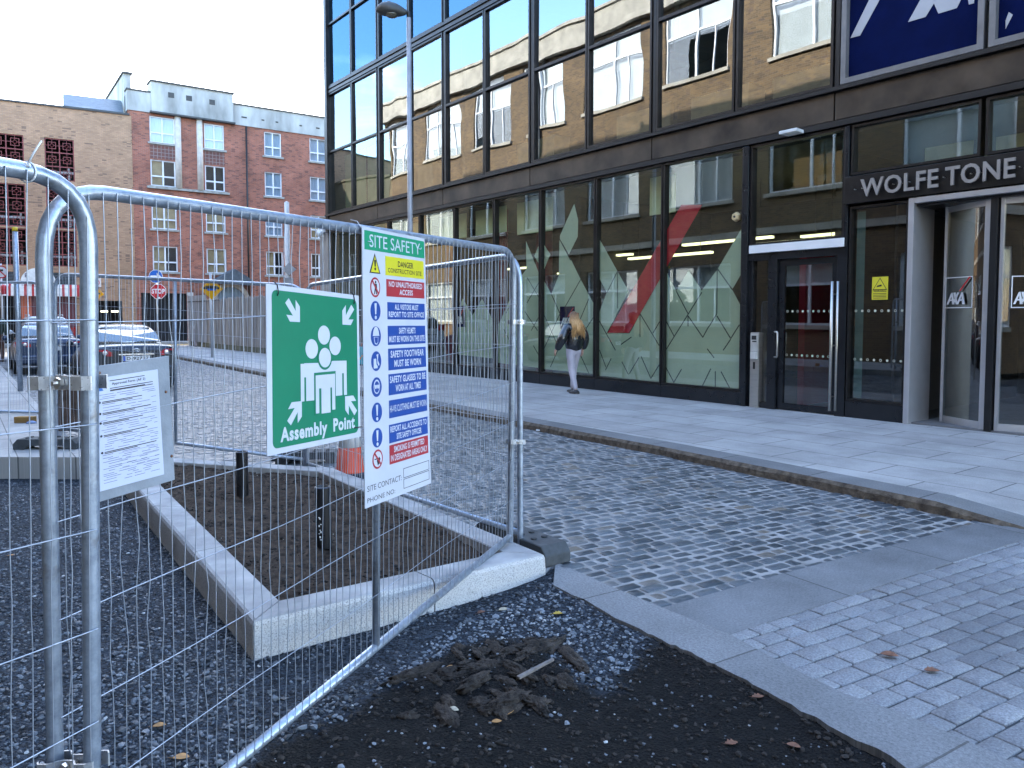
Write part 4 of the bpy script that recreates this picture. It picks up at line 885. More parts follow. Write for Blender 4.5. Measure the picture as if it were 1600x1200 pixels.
# ================================================================== BUFF BRICK CAR PARK
M_bb = brickmat('buff_brick', BW.e, (.50, .29, .165), (.38, .22, .125), (.32, .22, .16), dirt=.25, dark=.05)
CP = thing('car_park_building', 'buff brick car park with dark openings behind red metal lattice grilles', 'building', tuple(BW.P(0, 0)))
gc = [(-4.30, -2.80), (-7.9, -5.32), (-11.0, -8.6)]; gr = [(9.65, 12.08), (6.85, 9.28), (4.62, 6.75)]
holes = [(a, b, c, d) for a, b in gc for c, d in gr] + [(-1.95, -.47, .1, 2.62), (-9.0, -2.9, .1, 2.85), (-5.0, -2.9, 3.45, 4.25), (-9.0, -5.75, 3.45, 4.25)]
m = MB(); wall_holes(m, BW, -25, .3, 0, 13.9, holes, .25); m.build('wall', M_bb, CP)
m = MB(); m.wbox(BW, -25, .2, 13.9, 14.0, -.4, .08); m.build('coping', M_coping, CP)
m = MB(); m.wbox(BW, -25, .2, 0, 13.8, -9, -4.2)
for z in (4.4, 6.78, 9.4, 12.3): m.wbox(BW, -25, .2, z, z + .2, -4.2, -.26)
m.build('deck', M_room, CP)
m = MB()
for a, b in gc:
    for c, d in gr: m.wbox(BW, a, b, c + .55, c + .68, -.9, -.86); m.wbox(BW, b - .35, b - .25, c, c + .9, -1.0, -.95)
m.build('crash_rail', pbr('pale_rail', (.45, .46, .48), .6), CP)
M_lat = pbr('red_lattice', (.20, .035, .035), .5)
for a, b in gc:
    for c, d in gr:
        m = MB(); m_t = .035; nc = 2 if b - a < 2 else 3; nr = 3
        wframe(m, BW, a, b, c, d, .06, -.12, -.06)
        cw, chh = (b - a) / nc, (d - c) / nr
        for i in range(1, nc): m.wbox(BW, a + i * cw - .03, a + i * cw + .03, c, d, -.11, -.07)
        for i in range(1, nr): m.wbox(BW, a, b, c + i * chh - .03, c + i * chh + .03, -.108, -.072)
        for i in range(nc):
            for j in range(nr):
                x, y = a + (i + .5) * cw, c + (j + .5) * chh; h = min(cw, chh)
                wframe(m, BW, x - h * .27, x + h * .27, y - h * .27, y + h * .27, .03, -.10, -.08)
                q = h * .12; m.tube([BW.P(x + q * math.cos(k * math.pi / 4), y + q * math.sin(k * math.pi / 4), -.09) for k in range(8)], .015, 4, closed=True)
                m.wbox(BW, x - .012, x + .012, y + h * .12, y + chh / 2, -.1, -.08); m.wbox(BW, x - .012, x + .012, y - chh / 2, y - h * .12, -.1, -.08); m.wbox(BW, x - cw / 2, x - h * .12, y - .012, y + .012, -.1, -.08); m.wbox(BW, x + h * .12, x + cw / 2, y - .012, y + .012, -.1, -.08)
        m.build('window_grille', M_lat, CP)
m = MB()
for a, b in ((-5.0, -2.9), (-9.0, -5.75)):
    for k in range(9): m.wbox(BW, a, b, 3.48 + k * .085, 3.52 + k * .085, -.12, -.04)
m.build('louvre', pbr('louvre_grey', (.10, .12, .14), .5), CP)
# slate roof piece behind the coping
m = MB(); m.prism([BW.P(-3.3, 14.0, -.3), BW.P(-.1, 14.0, -.3), BW.P(-.1, 15.2, -2.4), BW.P(-3.3, 15.2, -2.4)], (0, 0, .12)); m.build('roof', pbr('blue_slate', (.06, .08, .10), .5, var=.3), CP)
# shop at street level
M_str_w = pbr('awning_white', (.72, .68, .64), .7); M_str_r = pbr('awning_red', (.42, .03, .03), .7)
m = MB(); n = 22; ua, ub_ = -6.9, -2.75
for i in range(n):
    st_ = (ub_ - ua) / n; a, b = (ua + st_ * i, ua + st_ * (i + 1.3)) if i % 2 == 0 else (ua + st_ * (i + .3), ua + st_ * (i + 1))
    m.add([BW.P(a, 3.55, .05), BW.P(b, 3.55, .05), BW.P(b, 3.35, .55), BW.P(a, 3.35, .55)], [(3, 2, 1, 0)], i % 2); m.add([BW.P(a, 3.35, .55), BW.P(b, 3.35, .55), BW.P(b, 2.85, .6), BW.P(a, 2.85, .6)], [(3, 2, 1, 0)], i % 2)
m.build('awning', [M_str_w, M_str_r], CP)
m = MB(); m.wbox(BW, -5.72, -5.2, .1, 2.85, -.2, -.1); m.build('shutter', pbr('orange_shutter', (.55, .12, .05), .5, stretch=(1, 1, 40), scale=3, var=.3), CP)['label'] = 'orange ribbed shutter'
m = MB(); m.wbox(BW, -5.2, -2.92, .1, 2.85, -.2, -.1)
for k in range(12): m.wbox(BW, -5.2 + k * .19, -5.15 + k * .19, .1, 2.84, -.1, -.07)
m.build('shutter', pbr('maroon_shutter', (.12, .02, .03), .5), CP)['label'] = 'maroon barred shutter'
m = MB(); cxu = -4.80; cz0 = 3.62
m.prism([BW.P(cxu + .88 * math.cos(math.pi * i / 18), cz0 + .85 * math.sin(math.pi * i / 18), .5) for i in range(19)], BW.n * .06)
put_text(m, 'B', lambda x, y: BW.P(cxu - .66 + x * .16, cz0 + .52 - y * .22, .565), 0, 1, 0, 1, 1, .02); put_text(m, 'P', lambda x, y: BW.P(cxu + .40 + x * .16, cz0 + .62 - y * .22, .565), 0, 1, 0, 1, 1, .02)
m.build('shop_sign', [pbr('sign_cream', (.66, .66, .64), .6), pbr('sign_ink', (.03, .03, .10), .6)], CP)
m = MB(); m.wbox(BW, -1.6, -1.2, 1.95, 2.03, -2.0, -1.9); m.wbox(BW, -1.0, -.6, 1.95, 2.03, -2.0, -1.9); m.build('lamp', bpy.data.materials['garage_lamp'], CP)

# ================================================================== PLANTER
M_gran = pbr('white_granite', (.29, .285, .285), .8, var=.25, scale=3.2, bump=.35, bscale=220, c2=(.45, .44, .435))
def granite_side():
    m, N, L, B = newmat('hammered_granite'); t = N.new('ShaderNodeNewGeometry'); n = noise(N, L, t.outputs['Position'], 130, 4, .75); r = ramp(N, L, n.outputs['Fac'], (.16, .155, .155), (.44, .43, .425), .34, .52)
    n2 = noise(N, L, t.outputs['Position'], 3.2, 5, .7); q = ramp(N, L, n2.outputs['Fac'], (.82, .79, .76), (1.15, 1.15, 1.15), .30, .44); x = N.new('ShaderNodeMix'); x.data_type = 'RGBA'; x.blend_type = 'MULTIPLY'; x.inputs['Factor'].default_value = 1
    L.new(r.outputs['Color'], x.inputs['A']); L.new(q.outputs['Color'], x.inputs['B']); L.new(x.outputs['Result'], B.inputs['Base Color']); B.inputs['Roughness'].default_value = .85
    b = N.new('ShaderNodeBump'); b.inputs['Strength'].default_value = .6; b.inputs['Distance'].default_value = .004; L.new(n.outputs['Fac'], b.inputs['Height']); L.new(b.outputs['Normal'], B.inputs['Normal']); return m
M_grs = granite_side()
pc = sum(inner, Vector()) / 4
PL = thing('granite_planter', 'white granite kerb planter bed filled with dark brown soil behind the mesh fence', 'planter', (pc.x, pc.y, -.1))
def topz(p): return .15
def kerbstone(i0, t0, t1, i1=None):
    """one kerb stone along side i0 of the ring, from fraction t0 to t1"""
    A, B_ = inner[i0], inner[(i0 + 1) % 4]; C, D = outer[i0], outer[(i0 + 1) % 4]; g = .004
    dl = (B_ - A).normalized() * g
    a, b = A.lerp(B_, t0) + dl, A.lerp(B_, t1) - dl; c, d = C.lerp(D, t0) + dl, C.lerp(D, t1) - dl
    m = MB(); out = (c - a).normalized(); r = .028; n = 12; prof = []
    w = 1.0
    for t in range(n + 1):
        f = t / n; pi_, po = a.lerp(b, f), c.lerp(d, f); o = (po - pi_).normalized()
        prof.append([pi_ + Vector((0, 0, .02)), pi_ + Vector((0, 0, PZ - .007)), pi_ + o * .008 + Vector((0, 0, PZ)), po - o * r + Vector((0, 0, PZ)), po - o * r * .35 + Vector((0, 0, PZ - .008)), po + Vector((0, 0, PZ - r)), po + o * .004 + Vector((0, 0, .03)), po + o * .004 + Vector((0, 0, -.22))])
    vs_ = [p for row in prof for p in row]; k = 8
    fs = []; ms = []
    for t in range(n):
        for j in range(k - 1): m.add([prof[t][j], prof[t][j + 1], prof[t + 1][j + 1], prof[t + 1][j]], [(3, 2, 1, 0)], 1 if j >= 4 else 0, j in (3, 4))
    m.add(prof[0], [tuple(range(k))], 0); m.add(prof[-1], [tuple(range(k - 1, -1, -1))], 0)
    o = m.build('kerb_stone', [M_gran, M_grs], PL); return o
for i0, cuts in ((0, (0, .56, 1)), (1, (0, .34, .67, 1)), (2, (0, .5, 1)), (3, (0, .25, .5, .76, 1))):
    for a, b in zip(cuts[:-1], cuts[1:]): kerbstone(i0, a, b)
# soil bed
ix = np.arange(min(p.x for p in inner), max(p.x for p in inner), .02); iy = np.arange(min(p.y for p in inner), max(p.y for p in inner), .02)
X, Y = np.meshgrid(ix, iy); mask = inpoly(X, Y, [(p.x, p.y) for p in offset_poly(inner, .03)])
Z = .07 + .05 * fbm(X * 1.6, Y * 1.6, 3) + .022 * fbm(X * 11, Y * 11, 4, .6) + .014 * np.abs(fbm(X * 28, Y * 28, 3))
Z = np.minimum(Z, .112)
V = np.stack([X.ravel(), Y.ravel(), Z.ravel()], 1); ny, nx = X.shape; idx = np.arange(nx * ny).reshape(ny, nx)
F = np.stack([idx[:-1, :-1].ravel(), idx[:-1, 1:].ravel(), idx[1:, 1:].ravel(), idx[1:, :-1].ravel()], 1); mk = mask.ravel(); F = F[mk[F].all(1)]
M_soil = pbr('brown_soil', (.026, .017, .012), .95, var=.5, scale=18, bump=1.0, bscale=90, c2=(.072, .048, .034), spec=.2)
npmesh('soil', V, F, M_soil, smooth=True, parent=PL)
x, y = np.random.RandomState(5).uniform(ix[0], ix[-1], 9000), np.random.RandomState(6).uniform(iy[0], iy[-1], 9000)
k = inpoly(x, y, [(p.x, p.y) for p in inner]); x, y = x[k], y[k]
hs = lambda x, y: .07 + .05 * fbm(x * 1.6, y * 1.6, 3)
tt = np.random.RandomState(8).rand(len(x)); sz = np.random.RandomState(9).uniform(.008, .03, len(x)); sz = np.where(tt > .985, .012, sz)
M_crumb = stonemat('soil_crumb', (.012, .009, .007), (.045, .033, .026), .9, warm=(.40, .38, .35))
o = scatter('soil_crumbs', x, y, sz, hs, M_crumb, 6, np.where(tt > .985, 1, tt * .85)); o.parent = PL; o.location = -ORG[PL.name]
# two corrugated pipes standing in the soil
M_pipe = pbr('black_plastic', (.012, .012, .014), .3, var=.2)
def pipe(px, py, top, w, lab, lean):
    b = G(px, py, .075); h = (CAMZ + (HOR - top) * b.y / FPX * 1.0) - .075; r = w / 2 * b.y / FPX
    t = thing('drain_pipe', lab, 'pipe', (b.x, b.y, .06)); prof = []; n = int(h / .0085)
    v = []
    for i in range(n * 2 + 1): z = i / (n * 2) * (h + .04); prof.append((r * (1.0 if i % 2 else .90), z))
    prof2 = prof + [(r * .82, h + .04), (r * .80, h * .4)]
    m = MB(); m.lathe((b.x, b.y, .06), prof2, 24, axis=(lean, 0, 1)); m.build('corrugated_tube', M_pipe, t)
    m = MB(); ax = Vector((lean, 0, 1)).normalized(); c = Vector((b.x, b.y, .06)) + ax * (h + .035); u = ax.orthogonal().normalized(); w_ = ax.cross(u)
    m.tube([c + (u * math.cos(k * math.pi / 12) + w_ * math.sin(k * math.pi / 12)) * r * .93 for k in range(24)], r * .08, 6, closed=True); m.build('rim', pbr('blue_black_rim', (.03, .045, .08), .3), t)
pipe(379, 773, 711, 19, 'black corrugated drain pipe, the farther of two standing in the planter soil', .0)
pipe(507, 852, 768, 25, 'black corrugated drain pipe with white print, the nearer of two in the planter soil', -.02)
# white print on the nearer pipe
b = G(507, 852, .1); pr = bpy.data.objects['drain_pipe.001']; m = MB(); rp = 25 / 2 * b.y / FPX
for i, z in enumerate((.15, .165, .19, .2, .215, .24, .255, .29, .3)):
    a = math.radians(255 - (i % 3) * 7); m.obox(Vector((b.x + math.cos(a) * rp * .99, b.y + math.sin(a) * rp * .99, z)), Vector((-math.sin(a), math.cos(a), 0)) * .010, Vector((math.cos(a), math.sin(a), 0)) * .003, (0, 0, .006 + .006 * (i % 2)))
m.build('printed_mark', M_white, pr)

# ================================================================== TEMPORARY FENCE PANELS
def galv():
    m, N, L, B = newmat('galvanised_steel'); B.inputs['Metallic'].default_value = .6; g_ = N.new('ShaderNodeNewGeometry')
    n = noise(N, L, g_.outputs['Position'], 26, 6, .7); r = ramp(N, L, n.outputs['Fac'], (.24, .28, .34), (.42, .47, .55), .3, .7); n3 = noise(N, L, g_.outputs['Position'], 7, 4, .7)
    st = ramp(N, L, n3.outputs['Fac'], (.62, .56, .50), (1, 1, 1), .30, .42); x = N.new('ShaderNodeMix'); x.data_type = 'RGBA'; x.blend_type = 'MULTIPLY'; x.inputs['Factor'].default_value = 1
    L.new(r.outputs['Color'], x.inputs['A']); L.new(st.outputs['Color'], x.inputs['B']); L.new(x.outputs['Result'], B.inputs['Base Color'])
    q = N.new('ShaderNodeMapRange'); q.inputs['To Min'].default_value = .22; q.inputs['To Max'].default_value = .52; L.new(n.outputs['Fac'], q.inputs['Value']); L.new(q.outputs['Result'], B.inputs['Roughness'])
    b = N.new('ShaderNodeBump'); b.inputs['Strength'].default_value = .25; b.inputs['Distance'].default_value = .002; L.new(n3.outputs['Fac'], b.inputs['Height']); L.new(b.outputs['Normal'], B.inputs['Normal']); return m
M_galv = galv(); M_wire = pbr('mesh_wire', (.36, .39, .45), .42, .6, var=.15)
def curve_pts(c, a, b, r, n=7):
    """rounded corner at c between directions a and b (unit, pointing away from c)"""
    p0, p2 = c + a * r, c + b * r; return [(p0 * (1 - t) ** 2 + c * 2 * t * (1 - t) * .78 + c * 2 * t * (1 - t) * .22 + p2 * t ** 2) for t in [i / n for i in range(n + 1)]]
def fence(name_lab, TL, TR, BL, BR, ncols=68, heights=(), rc=.2, rb=.05, pr=.0208, rr_=.0205, mid=True, wire=.0017, post_down=.12, seed=1, round_tl=True, round_tr=True, kink=.010, hb=.02, groupname='mesh fence panels round the works'):
    q = random.Random(seed); t = thing('mesh_fence', name_lab, 'mesh fence', tuple(BL.lerp(BR, .5)), groupname)
    e = (TR - TL).normalized(); dl = (BL - TL).normalized(); dr = (BR - TR).normalized()
    # outer tube: up the left post, over the top, down the right post
    path = [BL + dl * post_down, BL] if post_down else [BL]
    path += [BL.lerp(TL, k) for k in (.3, .6)] + curve_pts(TL, dl, e, rc) + [TL.lerp(TR, k) for k in (.2, .4, .6, .8)] + curve_pts(TR, -e, dr, rc) + [TR.lerp(BR, k) for k in (.4, .7)] + [BR, BR + dr * post_down]
    m = MB(); m.tube(path, pr, 14); m.build('outer_tube', M_galv, t)
    m = MB(); m.tube([BL, BR], rr_, 12); m.build('bottom_rail', M_galv, t)
    if mid: m = MB(); m.tube([BL.lerp(BR, .5), TL.lerp(TR, .5)], rr_ * .9, 12); m.build('middle_upright', M_galv, t)
    nrm = e.cross(dl).normalized(); nrm = nrm if nrm.dot(Vector((0, 0, CAMZ)) - TL) > 0 else -nrm
    Q = lambda s, h, o=0: (BL.lerp(BR, s) * (1 - h) + TL.lerp(TR, s) * h) + nrm * o
    Lh = (TR - TL).length; Hh = (TL - BL).length; m = MB()
    for i in range(ncols):
        s = (i + .6) / ncols; inset = 0
        dtop = min(s, 1 - s) * Lh; top = 1.0
        if dtop < rc: top = 1 - (rc - math.sqrt(max(0, rc * rc - (rc - dtop) ** 2))) / Hh
        pts = []; hh = [0] + [h for h in heights] + [top]; n = len(hh)
        for j in range(n - 1):
            pts.append((s + (q.uniform(-kink, kink) * .25 / Lh if 0 < j else 0), hh[j]))
            if heights and q.random() < .6: pts.append((s + q.uniform(-kink, kink) / Lh, (hh[j] + hh[j + 1]) / 2 + q.uniform(-.02, .02)))
        pts.append((s, top)); m.tube([Q(a, b, pr + .002) for a, b in pts], wire, 4, caps=False)
    for h in heights:
        n = 14; ph = q.uniform(0, 6); m.tube([Q(k / n, h + (.006 * math.sin(k * .9 + ph) * hb / .02) / 2, pr + wire * 2 + .002) for k in range(n + 1)], wire * 1.15, 4, caps=False)
    m.build('wire_mesh', M_wire, t)
    return t, Q, nrm
HS = [.14, .275, .41, .545, .68, .815, .905][:6]
A_TL, A_BL, A_TR, A_BR = P(66, 288, 2.12), P(92, 1420, 2.12), P(803, 392, 5.15), P(797, 838, 5.15)
fA, QA, nA = fence('long mesh fence panel carrying the green and white signs, slanting from near left to kerb', A_TL, A_TR, A_BL, A_BR, 70, HS, rc=.20, seed=3, rr_=.0215, pr=.0215, kink=.013)
B_TR, B_BR = P(138, 283, 2.06), P(146, 1430, 2.06)
dB = Vector((-.45, -.89, 0)); B_TL = B_TR + dB * 3.4; B_BL = B_BR + dB * 3.4
fB, QB, nB = fence('nearest galvanised mesh fence panel running off the left edge of the picture', B_TL, B_TR, B_BL, B_BR, 66, HS, rc=.18, seed=5, pr=.0222, kink=.006, hb=.03)
C_TR, C_BR = P(812, 397, 5.22), P(813, 832, 5.22); C_TL, C_BL = P(478, 446, 8.38), P(480, 724, 8.38)
fC, QC, nC = fence('mesh fence panel behind the planter, joined to the signed panel at the right post', C_TL, C_TR, C_BL, C_BR, 72, HS, rc=.22, seed=7, pr=.0205)
D_TL, D_BL = P(86, 428, 9.1), P(88, 668, 9.1); D_TR, D_BR = P(476, 447, 8.42), P(476, 718, 8.42)
fD, QD, nD = fence('mesh fence panel at the back of the works in front of the black saloon car', D_TL, D_TR, D_BL, D_BR, 68, HS, rc=.2, seed=9)
E_TR, E_BR = P(66, 441, 11.8), P(66, 644, 11.8); E_TL, E_BL = E_TR + Vector((-3.3, .5, 0)), E_BR + Vector((-3.3, .5, 0))
fE, QE, nE = fence('farthest mesh fence panel on the left pavement near the shop', E_TL, E_TR, E_BL, E_BR, 66, HS, rc=.2, seed=10)
# loose upright pipes leaning where the back panels meet
for (xt, yt, xb, yb, Yd, lab) in ((72, 432, 78, 690, 9.0, 'thin steel post leaning beside the back fence panel joint, left of the pair'), (78, 446, 86, 690, 9.0, 'thin steel post leaning beside the back fence panel joint, right of the pair')):
    a, b = P(xt, yt, Yd), P(xb, yb, Yd); t = thing('steel_post', lab, 'post', tuple(b)); m = MB(); m.tube([b, a], .02, 10); m.build('tube', M_galv, t); m = MB(); m.lathe(b.lerp(a, .72), [(.03, -.02), (.032, 0), (.03, .02)], 10); m.build('collar', M_dark, t)
# clamps
def clamp(c, e, w, lab, s=1.0):
    n_ = e.cross(Vector((0, 0, 1))).normalized(); n_ = n_ if n_.dot(Vector((0, 0, CAMZ)) - c) > 0 else -n_
    t = thing('pipe_clamp', lab, 'clamp', tuple(c)); m = MB(); h = .017 * s; pts = []
    prof = [(-.5, .020), (-.42, .031), (-.25, .031), (-.10, .012), (.10, .012), (.25, .031), (.42, .031), (.5, .020)]
    for sg in (1, -1):
        for k in range(len(prof) - 1):
            a, b = prof[k], prof[k + 1]
            p = [c + e * a[0] * w + n_ * a[1] * s * sg, c + e * b[0] * w + n_ * b[1] * s * sg, c + e * b[0] * w + n_ * (b[1] * s * sg + .005 * sg), c + e * a[0] * w + n_ * (a[1] * s * sg + .005 * sg)]
            m.prism([x - Vector((0, 0, h)) for x in p], (0, 0, 2 * h))
    m.build('clamp_band', pbr('bright_zinc', (.62, .62, .63), .3, .6, var=.2, scale=30), t)
    m = MB(); m.tube([c - n_ * .035 * s, c + n_ * .042 * s], .006 * s, 10); m.lathe(c + n_ * .018 * s, [(.014 * s, 0), (.014 * s, .011 * s)], 6, smooth=False, axis=n_); m.build('bolt', M_steel, t)
cA = A_TL.lerp(A_BL, .27); 
def at_row(p0, p1, py):   # point on a post at picture row py
    lo, hi = 0., 1.
    for _ in range(30):
        md = (lo + hi) / 2; q = p0.lerp(p1, md); c, s = math.cos(PITCH), math.sin(PITCH); v = q - Vector((0, 0, CAMZ)); y = CY - FPX * (v.y * s + v.z * c) / (v.y * c - v.z * s)
        if y < py: lo = md
        else: hi = md
    return p0.lerp(p1, lo)
for py, lab in ((597, 'bolted clamp joining the two nearest fence posts, upper one beside the grey notice board'), (1190, 'bolted clamp joining the two nearest fence posts, lower one near the ground')):
    a, b = at_row(A_TL, A_BL, py), at_row(B_TR, B_BR, py); c = (a + b) / 2 + Vector((.004, -.010, 0)); c.z = (a.z + b.z) / 2; clamp(c, (b - a + Vector((0, -.0, 0))).normalized(), (b - a).length + .075, lab, 1.1)
for py, lab in ((503, 'small clamp joining the right-hand fence posts, upper one'), (690, 'small clamp joining the right-hand fence posts, lower one')):
    a, b = at_row(A_TR, A_BR, py), at_row(C_TR, C_BR, py); clamp((a + b) / 2, (b - a).normalized(), (b - a).length + .06, lab, .9)
# white cable tie on the nearest top tube
tp = min([B_TR + dB * (k * .004) for k in range(20, 150)], key=lambda v: abs(800 + FPX * v.x / (v.y * math.cos(PITCH) - (v.z - CAMZ) * math.sin(PITCH)) - 44)) - Vector((0, 0, .003)); YT = tp.y; t = thing('cable_tie', 'white cable tie with long tail on the nearest top tube', 'cable tie', tuple(tp)); m = MB()
ax = Vector((.45, .89, 0)); u_ = ax.cross(Vector((0, 0, 1))).normalized(); m.tube([tp + (u_ * math.cos(k * math.pi / 8) + Vector((0, 0, 1)) * math.sin(k * math.pi / 8)) * .0250 + ax * .006 * math.cos(k * math.pi / 8) for k in range(16)], .0022, 6, closed=True); m.build('loop', M_white, t)
m = MB(); h0 = P(43, 258, YT - .02); m.tube([h0, P(52, 240, YT - .02), P(65, 220, YT - .02)], [.0028, .0024, .002], 6); m.obox(h0 - Vector((.006, .004, .004)), (.012, 0, 0), (0, .008, 0), (0, 0, .008)); m.build('tail', M_white, t)

# recycled plastic feet under the fence posts
M_foot = pbr('recycled_plastic', (.045, .05, .055), .75, var=.3, scale=12, bump=.3)
def foot(c, d, lab, L_=.70, W_=.22, H_=.13, z=0.):
    d = Vector((d[0], d[1], 0)).normalized(); n_ = Vector((-d.y, d.x, 0)); c = Vector((c.x, c.y, z)); t = thing('fence_foot', lab, 'fence foot', tuple(c), 'plastic feet under the fence posts')
    m = MB(); h = L_ / 2
    prof = [(-h, 0), (-h, H_ * .55), (-h + .05, H_), (h - .05, H_), (h, H_ * .55), (h, 0), (h - .12, 0), (h - .16, H_ * .35), (-h + .16, H_ * .35), (-h + .12, 0)]
    m.prism([c + d * x - n_ * W_ / 2 + Vector((0, 0, y)) for x, y in prof], n_ * W_); bevel(m.build('block', M_foot, t), .008)
    m = MB()
    for x in (-.22, -.08, .08, .22):
        for s in (-.045, .045): m.lathe(c + d * x + n_ * s + Vector((0, 0, H_ - .003)), [(.022, 0), (.022, .012), (.015, .014)], 8, smooth=False)
    m.build('socket', pbr('foot_socket', (.02, .022, .025), .8), t)
fp = (G(735, 815) + G(878, 870)) / 2
foot(G(812, 858), (G(872, 876) - G(745, 826)), 'dark plastic fence foot at the planter corner, under the right-hand fence posts', z=0.0, L_=.85)
foot(G(482, 722), (1, .1, 0), 'dark plastic fence foot under the back fence joint behind the planter', z=0)
foot(G(78, 700, .15), (1, .05, 0), 'dark plastic fence foot on the left pavement under the leaning thin posts', z=.15, H_=.12)

# ================================================================== SIGNS ON THE FENCE
def on_plane(p0, n_, px, py):
    d = ray(px, py); c = Vector((0, 0, CAMZ)); return c + d * ((p0 - c).dot(n_) / d.dot(n_))
class Sheet:
    def __init__(s, tl, tr, bl, br): s.tl, s.tr, s.bl, s.br = tl, tr, bl, br; s.n = (tr - tl).cross(tl - bl).normalized(); s.n = s.n if s.n.dot(Vector((0, 0, CAMZ)) - tl) > 0 else -s.n
    def __call__(s, x, y, o=0.): return (s.tl.lerp(s.tr, x)).lerp(s.bl.lerp(s.br, x), y) + s.n * o
    def f(s, o): return lambda x, y: s(x, y, o)
    def poly(s, mb, pts, o, mi=0, th=.0006): mb.prism([s(x, y, o) for x, y in pts], s.n * th, mi)
    def rect(s, mb, x0, x1, y0, y1, o, mi=0, th=.0006): s.poly(mb, [(x0, y0), (x1, y0), (x1, y1), (x0, y1)], o, mi, th)
    def disc(s, mb, cx, cy, rx, ry, o, mi=0, n=24, th=.0006): s.poly(mb, [(cx + rx * math.cos(2 * math.pi * k / n), cy + ry * math.sin(2 * math.pi * k / n)) for k in range(n)], o, mi, th)
    def ring(s, mb, cx, cy, rx, ry, w, o, mi=0, n=28):
        a = [(cx + rx * math.cos(2 * math.pi * k / n), cy + ry * math.sin(2 * math.pi * k / n)) for k in range(n)]; b = [(cx + (rx - w * rx) * math.cos(2 * math.pi * k / n), cy + (ry - w * ry) * math.sin(2 * math.pi * k / n)) for k in range(n)]
        mb.add([s(x, y, o) for x, y in a + b], [(k, (k + 1) % n, n + (k + 1) % n, n + k) for k in range(n)], mi)
def vinyl(name, c, r=.42): return pbr(name, c, r, var=.05, scale=6, rvar=.08)
V_w = vinyl('sign_white', (.50, .51, .56)); V_g = vinyl('sign_green', (.0, .17, .085)); V_g2 = vinyl('header_green', (.005, .25, .12)); V_y = vinyl('notice_yellow', (.58, .52, .02)); V_r = vinyl('notice_red', (.36, .025, .035)); V_b = vinyl('notice_blue', (.01, .055, .26)); V_k = vinyl('print_black', (.015, .015, .02)); V_lw = vinyl('print_white', (.52, .53, .58))
pl = A_TL + nA * .030
cr_ = [(415, 443), (560, 462), (417, 713), (563, 682)]
S1 = Sheet(*[on_plane(pl, nA, *c) for c in cr_])
AS = thing('assembly_point_sign', 'square green sign with white people and four arrows tied on the mesh fence', 'sign', tuple(S1(.5, 1)))
m = MB(); m.prism([S1(x, y, -.002) for x, y in ((0, 0), (1, 0), (1, 1), (0, 1))], S1.n * .004); m.build('board', V_w, AS)
m = MB(); rcn = [(.055 + .045 * (1 - math.cos(a)), 0.04 + .045 * (1 - math.sin(a))) for a in (0, .4, .8, 1.2, 1.57)]
def rrect(x0, x1, y0, y1, r):
    p = []
    for cx, cy, a0 in ((x1 - r, y0 + r, -90), (x1 - r, y1 - r, 0), (x0 + r, y1 - r, 90), (x0 + r, y0 + r, 180)):
        for k in range(6): a = math.radians(a0 + k * 18); p.append((cx + r * math.cos(a), cy + r * math.sin(a)))
    return p
S1.poly(m, rrect(.05, .97, .03, .965, .04), .0022); m.build('green_field', V_g, AS)
m = MB()
o = .003
for cx, cy, sx_, sy_ in ((.25, .145, 1, 1), (.86, .145, -1, 1), (.26, .765, 1, -1), (.88, .765, -1, -1)):
    pts = [(-.065, -.02), (-.03, -.065), (.035, .012), (.035, -.045), (.065, -.01) , (.065, .075), (-.035, .075), (-.055, .035), (.0, .035)]
    pts = [(-.075, -.045), (-.04, -.075), (.028, .0), (.028, -.068), (.07, -.03), (.07, .065), (-.03, .065), (-.065, .025), (.0, .028)]
    S1.poly(m, [(cx + sx_ * x, cy + sy_ * y) for x, y in pts], o)
for cx, cy in ((.44, .375), (.575, .285), (.70, .355)): S1.disc(m, cx, cy, .066, .062, o)
def man(cx, y0, s, o, mi, w=.20, h=.235):
    S1.poly(m, [(cx - w / 2, y0), (cx + w / 2, y0), (cx + w / 2, y0 + h), (cx + w / 2 - .035, y0 + h), (cx + w / 2 - .035, y0 + .085), (cx + w / 2 - .055, y0 + .085), (cx + w / 2 - .055, y0 + h + .0), (cx - w / 2 + .055, y0 + h), (cx - w / 2 + .055, y0 + .085), (cx - w / 2 + .035, y0 + .085), (cx - w / 2 + .035, y0 + h), (cx - w / 2, y0 + h)], o, mi)
man(.43, .468, 1, .003, 0, w=.215); man(.73, .455, 1, .003, 0, w=.205)
S1.rect(m, .36, .80, .465, .53, .0031)
m.build('people_pictogram', V_lw, AS)
m = MB(); S1.disc(m, .58, .435, .080, .077, .0038); S1.poly(m, [(.46, .528), (.70, .522), (.70, .80), (.46, .80)], .0036); m.build('pictogram_outline', V_g, AS)
m = MB(); S1.disc(m, .58, .432, .066, .064, .0046); S1.poly(m, [(.475, .545), (.69, .54), (.69, .78), (.655, .78), (.655, .63), (.635, .63), (.635, .795), (.535, .795), (.535, .63), (.51, .63), (.51, .79), (.475, .79)], .0046); m.build('front_figure', V_lw, AS)
m = MB(); put_text(m, 'Assembly', S1.f(.0032), .12, .60, .845, .96, 0, .035); put_text(m, 'Point', S1.f(.0032), .67, .925, .840, .93, 0, .035); m.build('lettering', V_lw, AS)
m = MB()
for x, y in ((.10, .045), (.93, .045)): c = S1(x, y, .004); m.tube([c - Vector((0, 0, .012)), c + S1.n * .006, c + Vector((0, 0, .03)), c + Vector((0, 0, .045)) - S1.n * .02], .0022, 6)
c = S1(.98, .93, .004); m.tube([c - (S1.tr - S1.tl).normalized() * .04, c + (S1.tr - S1.tl).normalized() * .02], .003, 6); m.build('cable_tie', V_k, AS)

